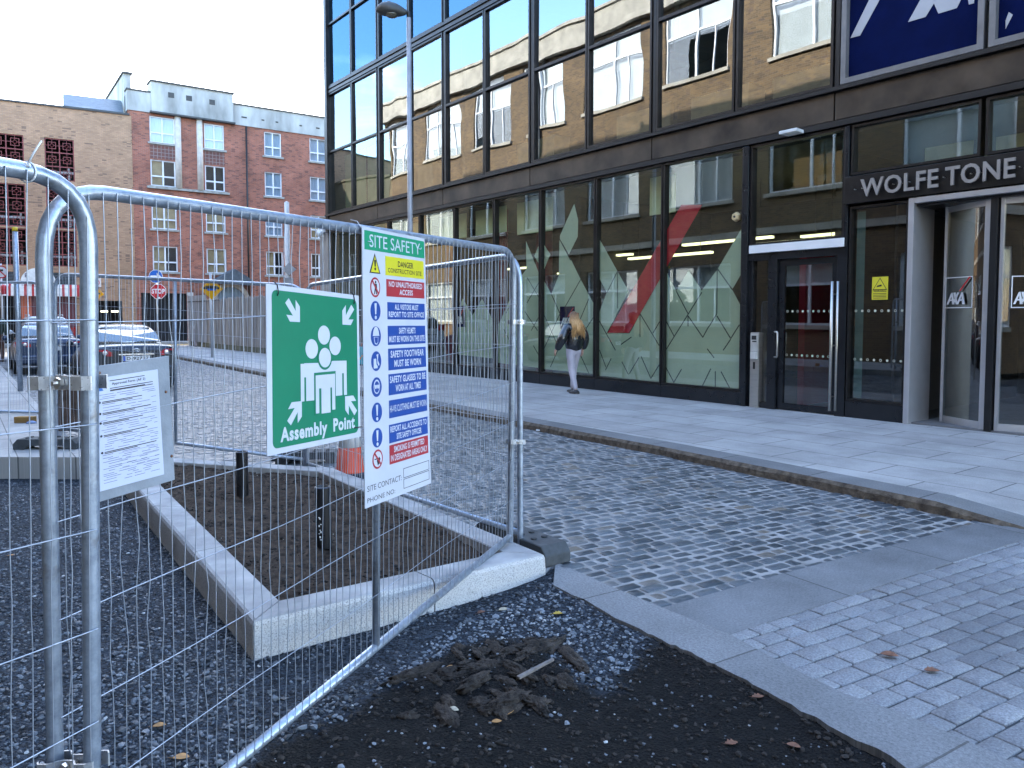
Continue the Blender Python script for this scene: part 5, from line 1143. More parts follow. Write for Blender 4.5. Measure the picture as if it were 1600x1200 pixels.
cr_ = [(565, 353), (663, 373), (570, 795), (673, 755)]
pl2 = A_TL + nA * .034
S2 = Sheet(*[on_plane(pl2, nA, *c) for c in cr_])
SS = thing('site_safety_sign', 'tall white site safety notice board with coloured panels tied on the mesh fence', 'sign', tuple(S2(.5, 1)))
m = MB(); m.prism([S2(x, y, -.002) for x, y in ((0, 0), (1, 0), (1, 1), (0, 1))], S2.n * .004); m.build('board', V_w, SS)
m = MB(); S2.rect(m, .03, .985, .012, .079, .0022, 0); put_text(m, 'SITE SAFETY', S2.f(.0032), .10, .91, .023, .068, 1, .0); h = m.build('header_panel', [V_g2, V_lw], SS); h['label'] = 'green header reading SITE SAFETY'
rows_ = [(.142, .226, V_y, V_k, ['DANGER', 'CONSTRUCTION SITE'], .33, 'y'), (.250, .330, V_r, V_lw, ['NO UNAUTHORISED', 'ACCESS'], .34, 'r'), (.348, .423, V_b, V_lw, ['ALL VISITORS MUST', 'REPORT TO SITE OFFICE'], .35, '!'), (.447, .524, V_b, V_lw, ['SAFETY HELMETS', 'MUST BE WORN ON THIS SITE'], .35, 'h'),
  (.545, .620, V_b, V_lw, ['SAFETY FOOTWEAR', 'MUST BE WORN'], .35, 'f'), (.640, .712, V_b, V_lw, ['SAFETY GLASSES TO BE', 'WORN AT ALL TIMES'], .35, 'g'), (.733, .790, V_b, V_lw, ['HI-VIS CLOTHING MUST BE WORN'], .35, '!'), (.808, .865, V_b, V_lw, ['REPORT ALL ACCIDENTS TO', 'SITE SAFETY OFFICER'], .345, '!'), (.880, .930, V_r, V_lw, ['SMOKING IS PERMITTED', 'IN DESIGNATED AREAS ONLY'], .345, 's')]
# rows measured down the left and right edges of the board, as fractions of its height
rows_px = [(575, 400, 434, 'y'), (0, 0, 0, 'r')]
def rowfrac(ya, yb):  # picture rows at x of the panel's left edge (598)
    inv = lambda py: min(range(0, 2001), key=lambda k: abs(proj(S2(.345, k / 2000.))[1] - py)) / 2000.
    return inv(ya), inv(yb)
def proj(p):
    c, s = math.cos(PITCH), math.sin(PITCH); v = p - Vector((0, 0, CAMZ)); w = v.y * c - v.z * s
    return 800 + FPX * v.x / w, CY - FPX * (v.y * s + v.z * c) / w
PX = [(400, 430), (436, 463), (472, 499), (509, 539), (545, 579), (585, 618), (626, 654), (664, 693), (696, 726)]
for (_, _, cb_, ct, txt, x0, ic), (ya, yb) in zip(rows_, PX):
    a, b = rowfrac(ya, yb); a2, b2 = a, b; x1 = .965
    m = MB(); S2.rect(m, x0, x1, a, b, .0022, 0); H_ = b - a
    if ic == 'y': spec = [('DANGER', .31, .71, .18, .50, .02), ('CONSTRUCTION SITE', .06, .93, .60, .84, .01)]
    elif len(txt) == 1: spec = [(txt[0], .02, .98, .30, .68, .012)]
    else:
        ln = [len(x) for x in txt]; mxl = max(ln); spec = []
        for i_, s_ in enumerate(txt): w_ = (.94 if ln[i_] > 19 else .78 if mxl > 15 else .88) * (ln[i_] / mxl if ln[i_] < mxl else 1); w_ = min(w_, .94); spec.append((s_, .5 - w_ / 2, .5 + w_ / 2, .10 + .44 * i_, .43 + .44 * i_, .024))
    for s_, xa, xb, ya_, yb_, bo in spec: put_text(m, s_, S2.f(.0032), x0 + (x1 - x0) * xa, x0 + (x1 - x0) * xb, a + H_ * ya_, a + H_ * yb_, 1, bo)
    o_ = m.build('notice_panel', [cb_, ct], SS); o_['label'] = 'panel reading ' + ' '.join(txt)
    m = MB(); cx, cy = .175, (a + b) / 2 + .002; rx, ry = .072, .036
    if ic == 'y':
        S2.poly(m, [(cx - .08, b - .002), (cx + .08, b - .002), (cx, a - .004)], .0022, 1); S2.poly(m, [(cx - .06, b - .006), (cx + .06, b - .006), (cx, a + .006)], .003, 3); S2.poly(m, [(cx - .014, a + .02), (cx + .014, a + .02), (cx + .007, b - .026), (cx - .007, b - .026)], .0038, 1); S2.disc(m, cx, b - .018, .012, .0055, .0038, 1)
        mats = [V_b, V_k, V_r, V_y]
    elif ic in 'rs':
        S2.disc(m, cx, cy, rx, ry, .0022, 2); S2.disc(m, cx, cy, rx * .80, ry * .80, .003, 0)
        if ic == 'r': S2.disc(m, cx + .004, cy - .019, .010, .005, .0036, 1); S2.poly(m, [(cx - .014, cy - .013), (cx + .02, cy - .013), (cx + .024, cy + .004), (cx + .014, cy + .004), (cx + .02, cy + .025), (cx + .007, cy + .025), (cx, cy + .007), (cx - .01, cy + .025), (cx - .022, cy + .025), (cx - .009, cy + .003)], .0036, 1)
        else: S2.poly(m, [(cx - .045, cy - .004), (cx + .01, cy - .004), (cx + .01, cy), (cx - .045, cy)], .0036, 1); S2.poly(m, [(cx - .014, cy + .004), (cx + .02, cy - .008), (cx + .036, cy + .0), (cx + .02, cy + .016), (cx, cy + .024)], .0036, 1)
        S2.poly(m, [(cx - rx * .72, cy - ry * .60), (cx - rx * .55, cy - ry * .74), (cx + rx * .72, cy + ry * .60), (cx + rx * .55, cy + ry * .74)], .0044, 2); mats = [V_lw, V_k, V_r]
    else:
        S2.disc(m, cx, cy, rx, ry, .0022, 0)
        if ic == '!': S2.poly(m, [(cx - 0.0154, cy - 0.0274), (cx + 0.0154, cy - 0.0274), (cx + 0.0070, cy + 0.0122), (cx - 0.0070, cy + 0.0122)], .003, 1); S2.disc(m, cx, cy + 0.0236, .014, .0065, .003, 1)
        elif ic == 'h': S2.poly(m, [(cx - 0.0490, cy - 0.0015)] + [(cx - 0.0434 * math.cos(k * math.pi / 8), cy - 0.0046 - .030 * math.sin(k * math.pi / 8)) for k in range(9)] + [(cx + 0.0490, cy - 0.0015)], .003, 1); S2.poly(m, [(cx - 0.0315, cy + 0.0023), (cx + 0.0315, cy + 0.0023), (cx + 0.0280, cy + 0.0228), (cx + 0.0105, cy + 0.0304), (cx - 0.0175, cy + 0.0274), (cx - 0.0280, cy + 0.0152)], .003, 1); S2.poly(m, [(cx - 0.0245, cy + 0.0038), (cx + 0.0245, cy + 0.0038), (cx + 0.0210, cy + 0.0213), (cx + 0.0084, cy + 0.0266), (cx - 0.0140, cy + 0.0236), (cx - 0.0210, cy + 0.0137)], .0038, 0)
        elif ic == 'f': S2.poly(m, [(cx - 0.0385, cy - 0.0091), (cx - 0.0035, cy - 0.0091), (cx - 0.0000, cy + 0.0122), (cx + 0.0175, cy + 0.0182), (cx + 0.0140, cy + 0.0258), (cx - 0.0385, cy + 0.0258)], .003, 1); S2.poly(m, [(cx + 0.0000, cy - 0.0228), (cx + 0.0280, cy - 0.0258), (cx + 0.0210, cy - 0.0030), (cx + 0.0420, cy + 0.0122), (cx + 0.0315, cy + 0.0182), (cx + 0.0140, cy + 0.0076), (cx + 0.0105, cy - 0.0152)], .003, 1)
        else: S2.disc(m, cx, cy - 0.0015, .043, .026, .003, 1); S2.disc(m, cx, cy - 0.0008, .034, .021, .0036, 0); S2.disc(m, cx - 0.0168, cy - 0.0015, .015, .0076, .0042, 1); S2.disc(m, cx + 0.0168, cy - 0.0015, .015, .0076, .0042, 1); S2.poly(m, [(cx - 0.0434, cy - 0.0076), (cx + 0.0434, cy - 0.0076), (cx + 0.0434, cy - 0.0053), (cx - 0.0434, cy - 0.0053)], .0042, 1)
        mats = [V_b, V_lw]
    m.build('pictogram', mats, SS)
m = MB(); S2.rect(m, .0, .0001, .5, .5001, .002)
m = MB(); fa = .93
put_text(m, 'SITE CONTACT:', S2.f(.0024), .03, .52, .922, .943, 0, 0); put_text(m, 'PHONE NO:', S2.f(.0024), .03, .42, .966, .984, 0, 0)
def outline(x0, x1, y0, y1, o, t=.004):
    S2.rect(m, x0, x1, y0, y0 + t * .5, o); S2.rect(m, x0, x1, y1 - t * .5, y1, o); S2.rect(m, x0, x0 + t, y0, y1, o); S2.rect(m, x1 - t, x1, y0, y1, o)
outline(.55, .97, .900, .938, .0024); outline(.55, .97, .942, .980, .0024); m.build('contact_boxes', V_k, SS)
m = MB()
for x, y in ((.10, .05), (.90, .045)): c = S2(x, y, .004); m.tube([c - (S2.tr - S2.tl) * .025, c + S2.n * .006, c + (S2.tr - S2.tl) * .03 + Vector((0, 0, .008))], .002, 6)
c = S2(0, 0, 0); m.tube([c + Vector((0, 0, -.01)), c + Vector((-.02, 0, .02)), c + Vector((-.05, 0, .028))], .0025, 6); m.build('cable_tie', V_lw, SS)

# framed form on the grey board
pl3 = A_TL + nA * .028
S3 = Sheet(*[on_plane(pl3, nA, *c) for c in [(147, 573), (264, 556), (151, 786), (273, 750)]])
FB = thing('notice_board', 'grey plywood board with a printed white form pinned beside the nearest fence posts', 'notice', tuple(S3(.5, 1)))
m = MB(); m.prism([S3(x, y, -.009) for x, y in ((0, 0), (1, 0), (1, .5), (1.005, 1), (0, 1))], S3.n * .009); bevel(m.build('board', pbr('grey_plywood', (.22, .235, .26), .75, var=.18, scale=9, bump=.2), FB), .002)
S4 = Sheet(*[on_plane(pl3 + nA * .001, nA, *c) for c in [(147, 592), (246, 577), (156, 768), (256, 741)]])
m = MB(); m.prism([S4(x, y, 0) for x, y in ((0, 0), (1, 0), (1, 1), (0, 1))], S4.n * .0012); pp_ = m.build('printed_form', vinyl('form_paper', (.47, .49, .59)), FB)
m = MB(); put_text(m, 'Approved Form (AF 2)', S4.f(.0016), .25, .78, .055, .085, 0, .02)
S4.poly(m, [(.03, .115), (.12, .115), (.075, .06)], .0016, 1)
q = random.Random(3)
for i, y in enumerate((.035, .102, .118, .125)): S4.rect(m, .22, .22 + (.68 if i % 2 else .55), y, y + .006, .0016, 0)
y = .15
while y < .95:
    sec = any(abs(y - s) < .012 for s in (.215, .305, .405, .51, .66))
    if sec: S4.disc(m, .055, y + .004, .017, .011, .0016, 0, 10); S4.rect(m, .09, q.uniform(.7, .95), y, y + .0065, .0016, 0); S4.rect(m, .09, q.uniform(.4, .6), y + .012, y + .018, .0016, 0); y += .028; continue
    x = q.choice((.06, .1, .14)); 
    while x < .9:
        w_ = q.uniform(.08, .3); S4.rect(m, x, min(.94, x + w_), y, y + .0035, .0016, 2); x += w_ + q.uniform(.03, .2)
    y += q.choice((.016, .02, .026))
for yy in (.70, .76, .80, .84): S4.rect(m, .3, .93, yy, yy + .0018, .0016, 2)
m.build('form_print', [V_k, vinyl('form_blue', (.03, .12, .35)), vinyl('form_grey', (.10, .11, .20))], pp_)
m = MB()
for x, y in ((.93, .28), (.97, .80), (.06, .05)): m.lathe(S3(x, y, .0), [(.005, 0), (.004, .003)], 8, axis=S3.n)
m.build('screw', pbr('rusty_screw', (.16, .07, .04), .8), FB)

# ================================================================== CARS
M_tyre = pbr('tyre_rubber', (.015, .015, .016), .85); M_rim = pbr('alloy_rim', (.4, .4, .42), .3, .8); M_chrome = pbr('chrome', (.6, .6, .62), .12, 1.0, var=.02); M_bkpl = pbr('black_plastic_trim', (.02, .02, .022), .6)
M_cgl = pbr('car_window_glass', (.012, .016, .02), .04, 0, var=.05, spec=1.0, coat=1.0); M_tail = pbr('tail_lamp_red', (.42, .006, .012), .15, coat=1); M_clear = pbr('clear_lamp', (.6, .55, .56), .12, .3, coat=1)
M_plate = pbr('number_plate', (.68, .68, .70), .4); M_eu = pbr('plate_blue', (.01, .08, .45), .4)
def loft(m, secs, mi=0, smooth=True):
    n = len(secs[0]); v = [p for s in secs for p in s]; fs = [(i * n + j, i * n + (j + 1) % n, (i + 1) * n + (j + 1) % n, (i + 1) * n + j) for i in range(len(secs) - 1) for j in range(n)]
    m.add(v, fs, mi, smooth); m.add(secs[0], [tuple(range(n))], mi); m.add(secs[-1], [tuple(range(n - 1, -1, -1))], mi)
def make_car(name, label, pos, head, paint, L_=4.5, W_=1.76, H_=1.46, suv=False, plate='', emblem=True):
    """x right, y forward, rear at y = -L/2"""
    t = thing(name, label, 'car', (0, 0, 0), 'cars parked along the left kerb'); w = W_ / 2; belt = .93 if not suv else 1.02; deck = 1.03 if not suv else 1.05
    def sec(y, zb, zt, ww, crown):
        return [Vector(p) for p in ((0, y, zb), (-ww * .86, y, zb), (-ww * .985, y, zb + .12), (-ww, y, zb + (zt - zb) * .45), (-ww * .985, y, zb + (zt - zb) * .72), (-ww * .93, y, zt - .03), (-ww * .84, y, zt), (-ww * .4, y, zt + crown), (0, y, zt + crown * 1.2), (ww * .4, y, zt + crown), (ww * .84, y, zt), (ww * .93, y, zt - .03), (ww * .985, y, zb + (zt - zb) * .72), (ww, y, zb + (zt - zb) * .45), (ww * .985, y, zb + .12), (ww * .86, y, zb))]
    h = L_ / 2; body = MB()
    prof = [(-h, .38, deck - .14, .90), (-h + .03, .30, deck - .05, .95), (-h + .12, .24, deck - .01, .985), (-h + .5, .22, deck, 1), (-h + 1.0, .22, belt + .06, 1), (-.3, .20, belt + .02, 1), (h - 1.5, .20, belt, 1), (h - .9, .22, belt - .03, .99), (h - .3, .24, belt - .15, .95), (h - .06, .28, belt - .28, .88), (h, .36, belt - .36, .82)]
    if suv: prof[0] = (-h, .42, belt + .0, .93); prof[1] = (-h + .03, .34, belt + .04, .97)
    loft(body, [sec(y, a, b, w * k, .02) for y, a, b, k in prof]); bo = body.build('body', paint, t); bo.modifiers.new('s', 'SUBSURF').render_levels = 1
    # cabin
    roof = MB(); rb = -h + (.95 if not suv else .12); rt = -h + (1.50 if not suv else .42)
    cs = []
    for y, z0, z1, k in ((rb, belt, deck + .02, .80), (rt, belt, H_ - .05, .66), (rt + .4, belt, H_, .65), (.2, belt, H_, .65), (.75, belt, H_ - .06, .66), (1.35, belt - .02, belt + .06, .78)):
        ww = w * k; b = w * .86; cs.append([Vector(p) for p in ((-b, y, z0), (-ww, y, max(z0 + .01, z1 - .04)), (-ww * .8, y, z1), (0, y, z1 + .02), (ww * .8, y, z1), (ww, y, max(z0 + .01, z1 - .04)), (b, y, z0))])
    loft(roof, cs); ro = roof.build('roof', paint, t); 
    # windows as panes standing 4 mm proud of the cabin
    def pane(nm, pts, mat=M_cgl, th=.006, par=t):
        m = MB(); pts = [Vector(p) for p in pts]; n_ = (pts[1] - pts[0]).cross(pts[2] - pts[0]).normalized(); c = sum(pts, Vector()) / len(pts)
        if n_.dot(c - Vector((0, c.y if abs(n_.y) < .5 else 0, .9))) < 0: n_ = -n_
        m.prism([p + n_ * .004 for p in pts], n_ * th); return m.build(nm, mat, par)
    k0, k1 = w * .76, w * .63
    rw = pane('rear_window', [(-k0, rb - .02, deck + .05), (k0, rb - .02, deck + .05), (k0 * .93, rb + (rt - rb) * .55, deck + (H_ - deck) * .62), (k1 * .96, rt - .03, H_ - .10), (-k1 * .96, rt - .03, H_ - .10), (-k0 * .93, rb + (rt - rb) * .55, deck + (H_ - deck) * .62)])
    mm = MB(); mm.tube([(-k0, rb - .03, deck + .04), (k0, rb - .03, deck + .04)], .012, 6); mm.tube([(-k1 * .96, rt - .03, H_ - .075), (k1 * .96, rt - .03, H_ - .075)], .012, 6); mm.build('window_trim', M_chrome, rw)
    for s in (-1, 1):
        pane('side_window', [(s * w * .86, rb + .25, belt + .04), (s * w * .86, -.05, belt + .04), (s * w * .68, -.05, H_ - .09), (s * w * .68, rt + .05, H_ - .10)]); pane('side_window', [(s * w * .86, .02, belt + .04), (s * w * .855, 1.05, belt + .05), (s * w * .68, .62, H_ - .10), (s * w * .68, .02, H_ - .09)])
        # tail lamps wrap the corner
        m = MB(); x0 = w * .99; z = belt - .14 if not suv else belt - .05; hh = .15 if not suv else .3
        m.prism([(s * (w - .40), -h - .012, z), (s * (w - .04), -h + .03, z), (s * (w - .02), -h + .03, z + hh), (s * (w - .30), -h - .010, z + hh * .93), (s * (w - .40), -h - .012, z + .08)], (0, .10, 0)); m.prism([(s * (w - .04), -h + .03, z), (s * (w + .006), -h + .28, z + .02), (s * (w + .004), -h + .30, z + hh), (s * (w - .02), -h + .03, z + hh)], (-s * .06, 0, 0)); tl = m.build('tail_light', M_tail, t)
        m = MB(); m.lathe((s * (w - .26), -h + .0, z + hh * .5), [(.055, 0), (.05, .024), (.03, .028)], 16, axis=(0, -1, 0)); m.build('lamp_lens', M_clear, tl)
        m = MB(); m.tube([(s * w * .95, .75, belt), (s * (w + .10), .72, belt + .05)], .02, 6); m.lathe((s * (w + .12), .70, belt + .06), [(.02, -.05), (.075, -.03), (.085, .02), (.05, .06)], 10, axis=(0, 1, 0)); m.build('mirror', paint, t)
        for yy in (-h + .88, h - .92):
            m = MB(); m.lathe((s * (w - .17), yy, .315), [(.20, 0), (.30, .0), (.315, .03), (.315, .15), (.30, .18), (.20, .18)], 24, axis=(s, 0, 0)); ty = m.build('wheel', M_tyre, t); m = MB(); m.lathe((s * (w - .015), yy, .315), [(.205, -.02), (.20, .0), (.05, .012), (.03, .02)], 16, axis=(s, 0, 0))
            for q in range(8): a = q * math.pi / 4; m.obox(Vector((s * (w - .005), yy - .015, .315)), (s * .012, 0, 0), (0, .03 * math.cos(a) + .0, .03 * math.sin(a)), (0, -.19 * math.sin(a), .19 * math.cos(a)))
            m.build('rim', M_rim, ty)
            m = MB(); m.lathe((s * (w - .19), yy, .335), [(.36, 0), (.36, .196)], 24, axis=(s, 0, 0)); m.build('wheel_arch', M_bkpl, t)
    m = MB(); m.prism([(-w * .9, -h - .03, .30), (w * .9, -h - .03, .30), (w * .97, -h + .2, .30), (-w * .97, -h + .2, .30)], (0, 0, .26)); bevel(m.build('bumper', paint, t), .05, 3)
    m = MB(); zp = .735 if not suv else .7; m.box((-.27, -h - .05 if suv else -h - .028, zp - .055), (.27, -h + .05, zp + .055), 0); m.box((-.268, -h - .0295 if not suv else -h - .0515, zp - .053), (-.225, -h, zp + .053), 1)
    if plate: put_text(m, plate, lambda x, y: Vector((-.20 + .44 * x, -h - .032, zp + .035 - .07 * y)), 0, 1, 0, 1, 2, .02)
    m.build('number_plate', [M_plate, M_eu, M_blk], t)
    m = MB(); m.box((-.36, -h - .022, zp + .075), (.36, -h + .02, zp + .105)); m.build('boot_trim', M_chrome if not suv else M_bkpl, t)
    if emblem:
        m = MB()
        for rx, rz in ((.062, .04), (.022, .038), (.045, .016)): m.tube([(rx * math.cos(k * math.pi / 10), -h - .014, deck - .115 + rz * math.sin(k * math.pi / 10) + (.008 if rx == .045 else 0)) for k in range(20)], .005, 5, closed=True)
        m.build('emblem', M_chrome, t)
    m = MB(); m.box((-.18, rt + .02, H_ - .14), (.18, rt + .10, H_ - .11)); m.build('brake_light', M_tail, t)
    if suv:
        for s in (-1, 1): m = MB(); m.tube([(s * w * .58, rt + .1, H_ + .01), (s * w * .58, rt + .2, H_ + .06), (s * w * .58, .5, H_ + .06), (s * w * .58, .62, H_ + .0)], .018, 6); m.build('roof_rail', M_rim, t)
    t.location = pos; t.rotation_euler = (0, 0, math.atan2(head[1], head[0]) - math.pi / 2); return t
HD = (-.577, .817)
def paint(n, c, mt_=.3): return pbr(n, c, .3, mt_, var=.08, rvar=.04, coat=.35, spec=.3)
def carpos(px, Y, zz=0): x = (px - 800) / FPX * math.cos(PITCH) * Y; return (x + HD[0] * 2.2, Y + HD[1] * 2.2, zz)
make_car('parked_car', 'black saloon car seen from behind through the mesh, nearest of the parked cars', carpos(211, 17), HD, paint('black_paint', (.008, .012, .022)), plate='D-92777')
make_car('parked_car', 'dark blue car with pale rear window parked behind the doubled fence posts', carpos(78, 22), HD, paint('navy_paint', (.015, .03, .07)), L_=4.2, H_=1.5, plate='')
make_car('parked_car', 'white estate car with roof rails, farthest of the parked cars', carpos(74, 27), HD, paint('white_paint', (.55, .56, .58), 0), L_=4.5, H_=1.66, suv=True, emblem=False)

# ================================================================== PEOPLE
def skin_mesh(name, pts, edges, radii, mat, parent, sub=2, root=0):
    org = ORG[parent.name]; me = bpy.data.meshes.new(name); me.from_pydata([tuple(Vector(p) - org * 0) for p in pts], edges, []); me.materials.append(mat)
    o = bpy.data.objects.new(name, me); col.objects.link(o); o.parent = parent; md = o.modifiers.new('skin', 'SKIN'); md.use_smooth_shade = True
    sv = me.skin_vertices[0].data if me.skin_vertices else None
    if sv is None:
        bpy.context.view_layer.objects.active = o
        bpy.context.view_layer.update()
        sv = me.skin_vertices[0].data
    for i, r in enumerate(radii): sv[i].radius = (r, r) if not isinstance(r, tuple) else r; sv[i].use_root = (i == root)
    s = o.modifiers.new('sub', 'SUBSURF'); s.levels = sub; s.render_levels = sub; return o
M_skin = pbr('skin', (.50, .30, .22), .5, var=.08)
def chain(a, P_, E_, R_, pts, rads, start):
    prev = start
    for p, r in zip(pts, rads): P_.append(p); R_.append(r); E_.append((prev, len(P_) - 1)); prev = len(P_) - 1
    return prev
def person(label, loc, rot, jacket, trousers, hair, shoe, hairlen=.42, sc=1.0, lstep=(0, 0), arm='bent'):
    t = thing('person', label, 'person', (0, 0, 0)); P_, E_, R_ = [(0, 0, .93)], [], [(.115, .09)]
    # facing +y; x = her right
    sp = chain(0, P_, E_, R_, [(0, .0, 1.08), (0, .0, 1.24), (0, -.01, 1.36), (0, .0, 1.43), (0, .01, 1.48)], [(.10, .085), (.125, .09), (.115, .08), (.05, .05), (.047, .047)], 0)
    hd = chain(0, P_, E_, R_, [(0, .02, 1.53), (0, .015, 1.585), (0, .01, 1.64)], [(.066, .074), (.074, .088), (.05, .06)], sp)
    chain(0, P_, E_, R_, [(0, .108, 1.56)], [.012], hd - 1)                                       # nose
    ft = []
    for s, (fx, fy, kx, ky) in ((1, (.085, .15, .095, .13)), (-1, (-.06, -.17, -.07, -.02))):
        e = chain(0, P_, E_, R_, [(s * .085, 0, .86), (kx, ky, .48), (kx * .5 + fx * .5, (ky + fy) / 2 - .01, .28), (fx, fy, .09), (fx, fy + .03, .045), (fx + s * .02, fy + .13, .03)], [(.082, .085), (.052, .055), (.052, .055), (.034, .036), (.034, .034), (.03, .022)], 0); ft.append((fx, fy, s))
    hands = []
    for s in (1, -1):
        if s == 1: A_ = [(.155, .0, 1.36), (.26, -.02, 1.12), (.265, .05, .91)]; hdir = Vector((0, .12, -.99))
        else: A_ = [(-.155, .0, 1.36), (-.31, -.06, 1.13), (-.385, .05, .93)]; hdir = Vector((-.2, .3, -.9))
        e = chain(0, P_, E_, R_, A_, [.052, .042, .028], 3); w_ = Vector(A_[-1]); hdir.normalize(); palm = w_ + hdir * .05
        e2 = chain(0, P_, E_, R_, [tuple(palm), tuple(w_ + hdir * .085)], [(.026, .016), (.028, .014)], e)
        side = Vector((0, 1, 0)); side = (side - hdir * side.dot(hdir)).normalized(); inn = hdir.cross(side).normalized() * -s
        for k, (o, ln) in enumerate(((.027, .068), (.009, .078), (-.009, .072), (-.026, .056))):
            b = w_ + hdir * .095 + side * o; chain(0, P_, E_, R_, [tuple(b), tuple(b + hdir * ln * .5 + inn * .008), tuple(b + hdir * ln * .85 + inn * .026)], [.0095, .0085, .0075], e2)
        b = w_ + hdir * .04 + side * .03; chain(0, P_, E_, R_, [tuple(b), tuple(b + hdir * .03 + side * .018), tuple(b + hdir * .055 + side * .02 + inn * .01)], [.011, .0095, .0085], e2 - 1)
    skin_mesh('body', P_, E_, R_, M_skin, t)
    # ears and eyes
    # jacket
    P2, E2, R2 = [(0, -.005, .84)], [], [(.165, .135)]
    c = chain(0, P2, E2, R2, [(0, -.01, 1.02), (0, -.015, 1.16), (0, -.015, 1.28), (0, -.01, 1.37), (0, .0, 1.42), (0, .0, 1.475)], [(.225, .175), (.205, .165), (.215, .165), (.175, .13), (.085, .085), (.07, .075)], 0)
    for s in (1, -1):
        if s == 1: A_ = [(.17, 0, 1.35), (.24, -.02, 1.24), (.27, -.02, 1.12), (.275, .01, 1.0), (.265, .05, .885)]
        else: A_ = [(-.17, 0, 1.35), (-.26, -.04, 1.24), (-.32, -.06, 1.13), (-.36, .0, 1.0), (-.39, .05, .88)]
        chain(0, P2, E2, R2, A_, [.10, .10, .108, .09, .062], 4)
    j = skin_mesh('jacket', P2, E2, R2, jacket, t)
    P3, E3, R3 = [(0, 0, .95)], [], [(.14, .115)]
    chain(0, P3, E3, R3, [(0, 0, 1.03)], [(.13, .11)], 0)
    for (fx, fy, s), (kx, ky) in zip(ft, ((.095, .13), (-.07, -.02))):
        chain(0, P3, E3, R3, [(s * .083, 0, .86), (s * .03 + kx * .6, ky * .6, .68), (kx, ky, .48), (kx * .5 + fx * .5, (ky + fy) / 2 - .005, .28), (fx, fy, .07)], [(.100, .106), (.088, .090), (.066, .070), (.062, .066), (.048, .052)], 0)
    skin_mesh('trousers', P3, E3, R3, trousers, t)
    for fx, fy, s in ft:
        m = MB(); prof = []
        for yy, wx, z1 in ((-.075, .030, .06), (-.05, .042, .085), (.0, .044, .095), (.06, .046, .07), (.12, .048, .055), (.17, .036, .045), (.19, .02, .035)):
            wx *= 1.5; prof.append([Vector((fx + s * .01 * (yy > .05) + x * wx, fy + yy, z)) for x, z in ((-.8, 0), (-1, .015), (-.95, z1 * .6), (-.5, z1), (.5, z1), (.95, z1 * .6), (1, .015), (.8, 0))])
        loft(m, prof); sh = m.build('shoe', shoe, t); sh.modifiers.new('s', 'SUBSURF').render_levels = 1
        m = MB(); m.prism([(fx - .047, fy - .075, 0), (fx + .047, fy - .075, 0), (fx + .052, fy + .12, 0), (fx + .02, fy + .192, 0), (fx - .02, fy + .192, 0), (fx - .046, fy + .12, 0)], (0, 0, .022)); bevel(m.build('sole', pbr('pale_sole', (.35, .34, .34), .7) if 'pale_sole' not in bpy.data.materials else bpy.data.materials['pale_sole'], sh), .008)
        m = MB(); m.tube([(fx - .045, fy + .03, .07), (fx, fy + .02, .10), (fx + .045, fy + .03, .07)], .006, 5); m.build('strap', M_lw_ if False else bpy.data.materials['print_white'], sh)
    # hair: cap plus hanging strands
    m = MB(); n1, n2 = 18, 9; c = Vector((0, -.002, 1.585)); vs_ = []; fs = []
    for i in range(n2 + 1):
        th = math.pi * .60 * i / n2
        for k in range(n1):
            ph = 2 * math.pi * k / n1; front = max(0, math.sin(ph)); lim = 1 - .55 * front ** 2; a = th * lim
            vs_.append(c + Vector((.092 * math.sin(a) * math.cos(ph), .108 * math.sin(a) * math.sin(ph), .102 * math.cos(a))))
    fs = [(i * n1 + k, i * n1 + (k + 1) % n1, (i + 1) * n1 + (k + 1) % n1, (i + 1) * n1 + k) for i in range(n2) for k in range(n1)]; m.add(vs_, fs, 0, True)
    q = random.Random(6)
    for k in range(150):
        ph = math.pi + math.pi * (k / 149) * 1.0 ; ph += q.uniform(-.04, .04); a = Vector((.085 * math.cos(ph), .100 * math.sin(ph), 0)); l = hairlen * q.uniform(.7, 1.12); z0 = 1.60 + q.uniform(-.05, .06)
        r0 = Vector((0, 0, z0)) + a * q.uniform(.9, 1.06); back = Vector((a.x * .9, -.03 - .02 * q.random(), 0))
        m.tube([r0, Vector((0, 0, z0 - .12)) + a * 1.12, Vector((a.x * 1.35 + q.uniform(-.01, .01), a.y * .5 - .115, z0 - l * .55)), Vector((a.x * 1.75 + q.uniform(-.035, .035), -.175 + q.uniform(-.02, .015), z0 - l))], [.011, .0135, .011, .002], 5)
    m.build('hair', hair, t)
    t.location = loc; t.rotation_euler = (0, 0, rot); t.scale = (sc,) * 3; return t
def hairmat(name, c1, c2):
    m, N, L, B = newmat(name); t = N.new('ShaderNodeTexCoord'); sp = N.new('ShaderNodeSeparateXYZ'); L.new(t.outputs['Object'], sp.inputs[0]); n = noise(N, L, t.outputs['Object'], 40, 2); a = N.new('ShaderNodeMapRange'); a.inputs['From Min'].default_value = 1.66; a.inputs['From Max'].default_value = 1.45; L.new(sp.outputs['Z'], a.inputs['Value'])
    ad = N.new('ShaderNodeMath'); ad.operation = 'ADD'; L.new(a.outputs['Result'], ad.inputs[0]); sb = N.new('ShaderNodeMath'); sb.operation = 'MULTIPLY_ADD'; sb.inputs[1].default_value = .8; sb.inputs[2].default_value = -.4; L.new(n.outputs['Fac'], sb.inputs[0]); L.new(sb.outputs[0], ad.inputs[1])
    r = ramp(N, L, ad.outputs[0], c1, c2, .0, 1.); L.new(r.outputs['Color'], B.inputs['Base Color']); B.inputs['Roughness'].default_value = .38; return m
M_puff = pbr('black_shiny_nylon', (.01, .011, .014), .22, .0, var=.2, bump=1.0, bscale=14, spec=.8)
M_jog = pbr('lilac_grey_jersey', (.46, .42, .47), .85, var=.10, bump=.5, bscale=14)
wl_ = G(896, 614, .1); rotw = math.radians(30)
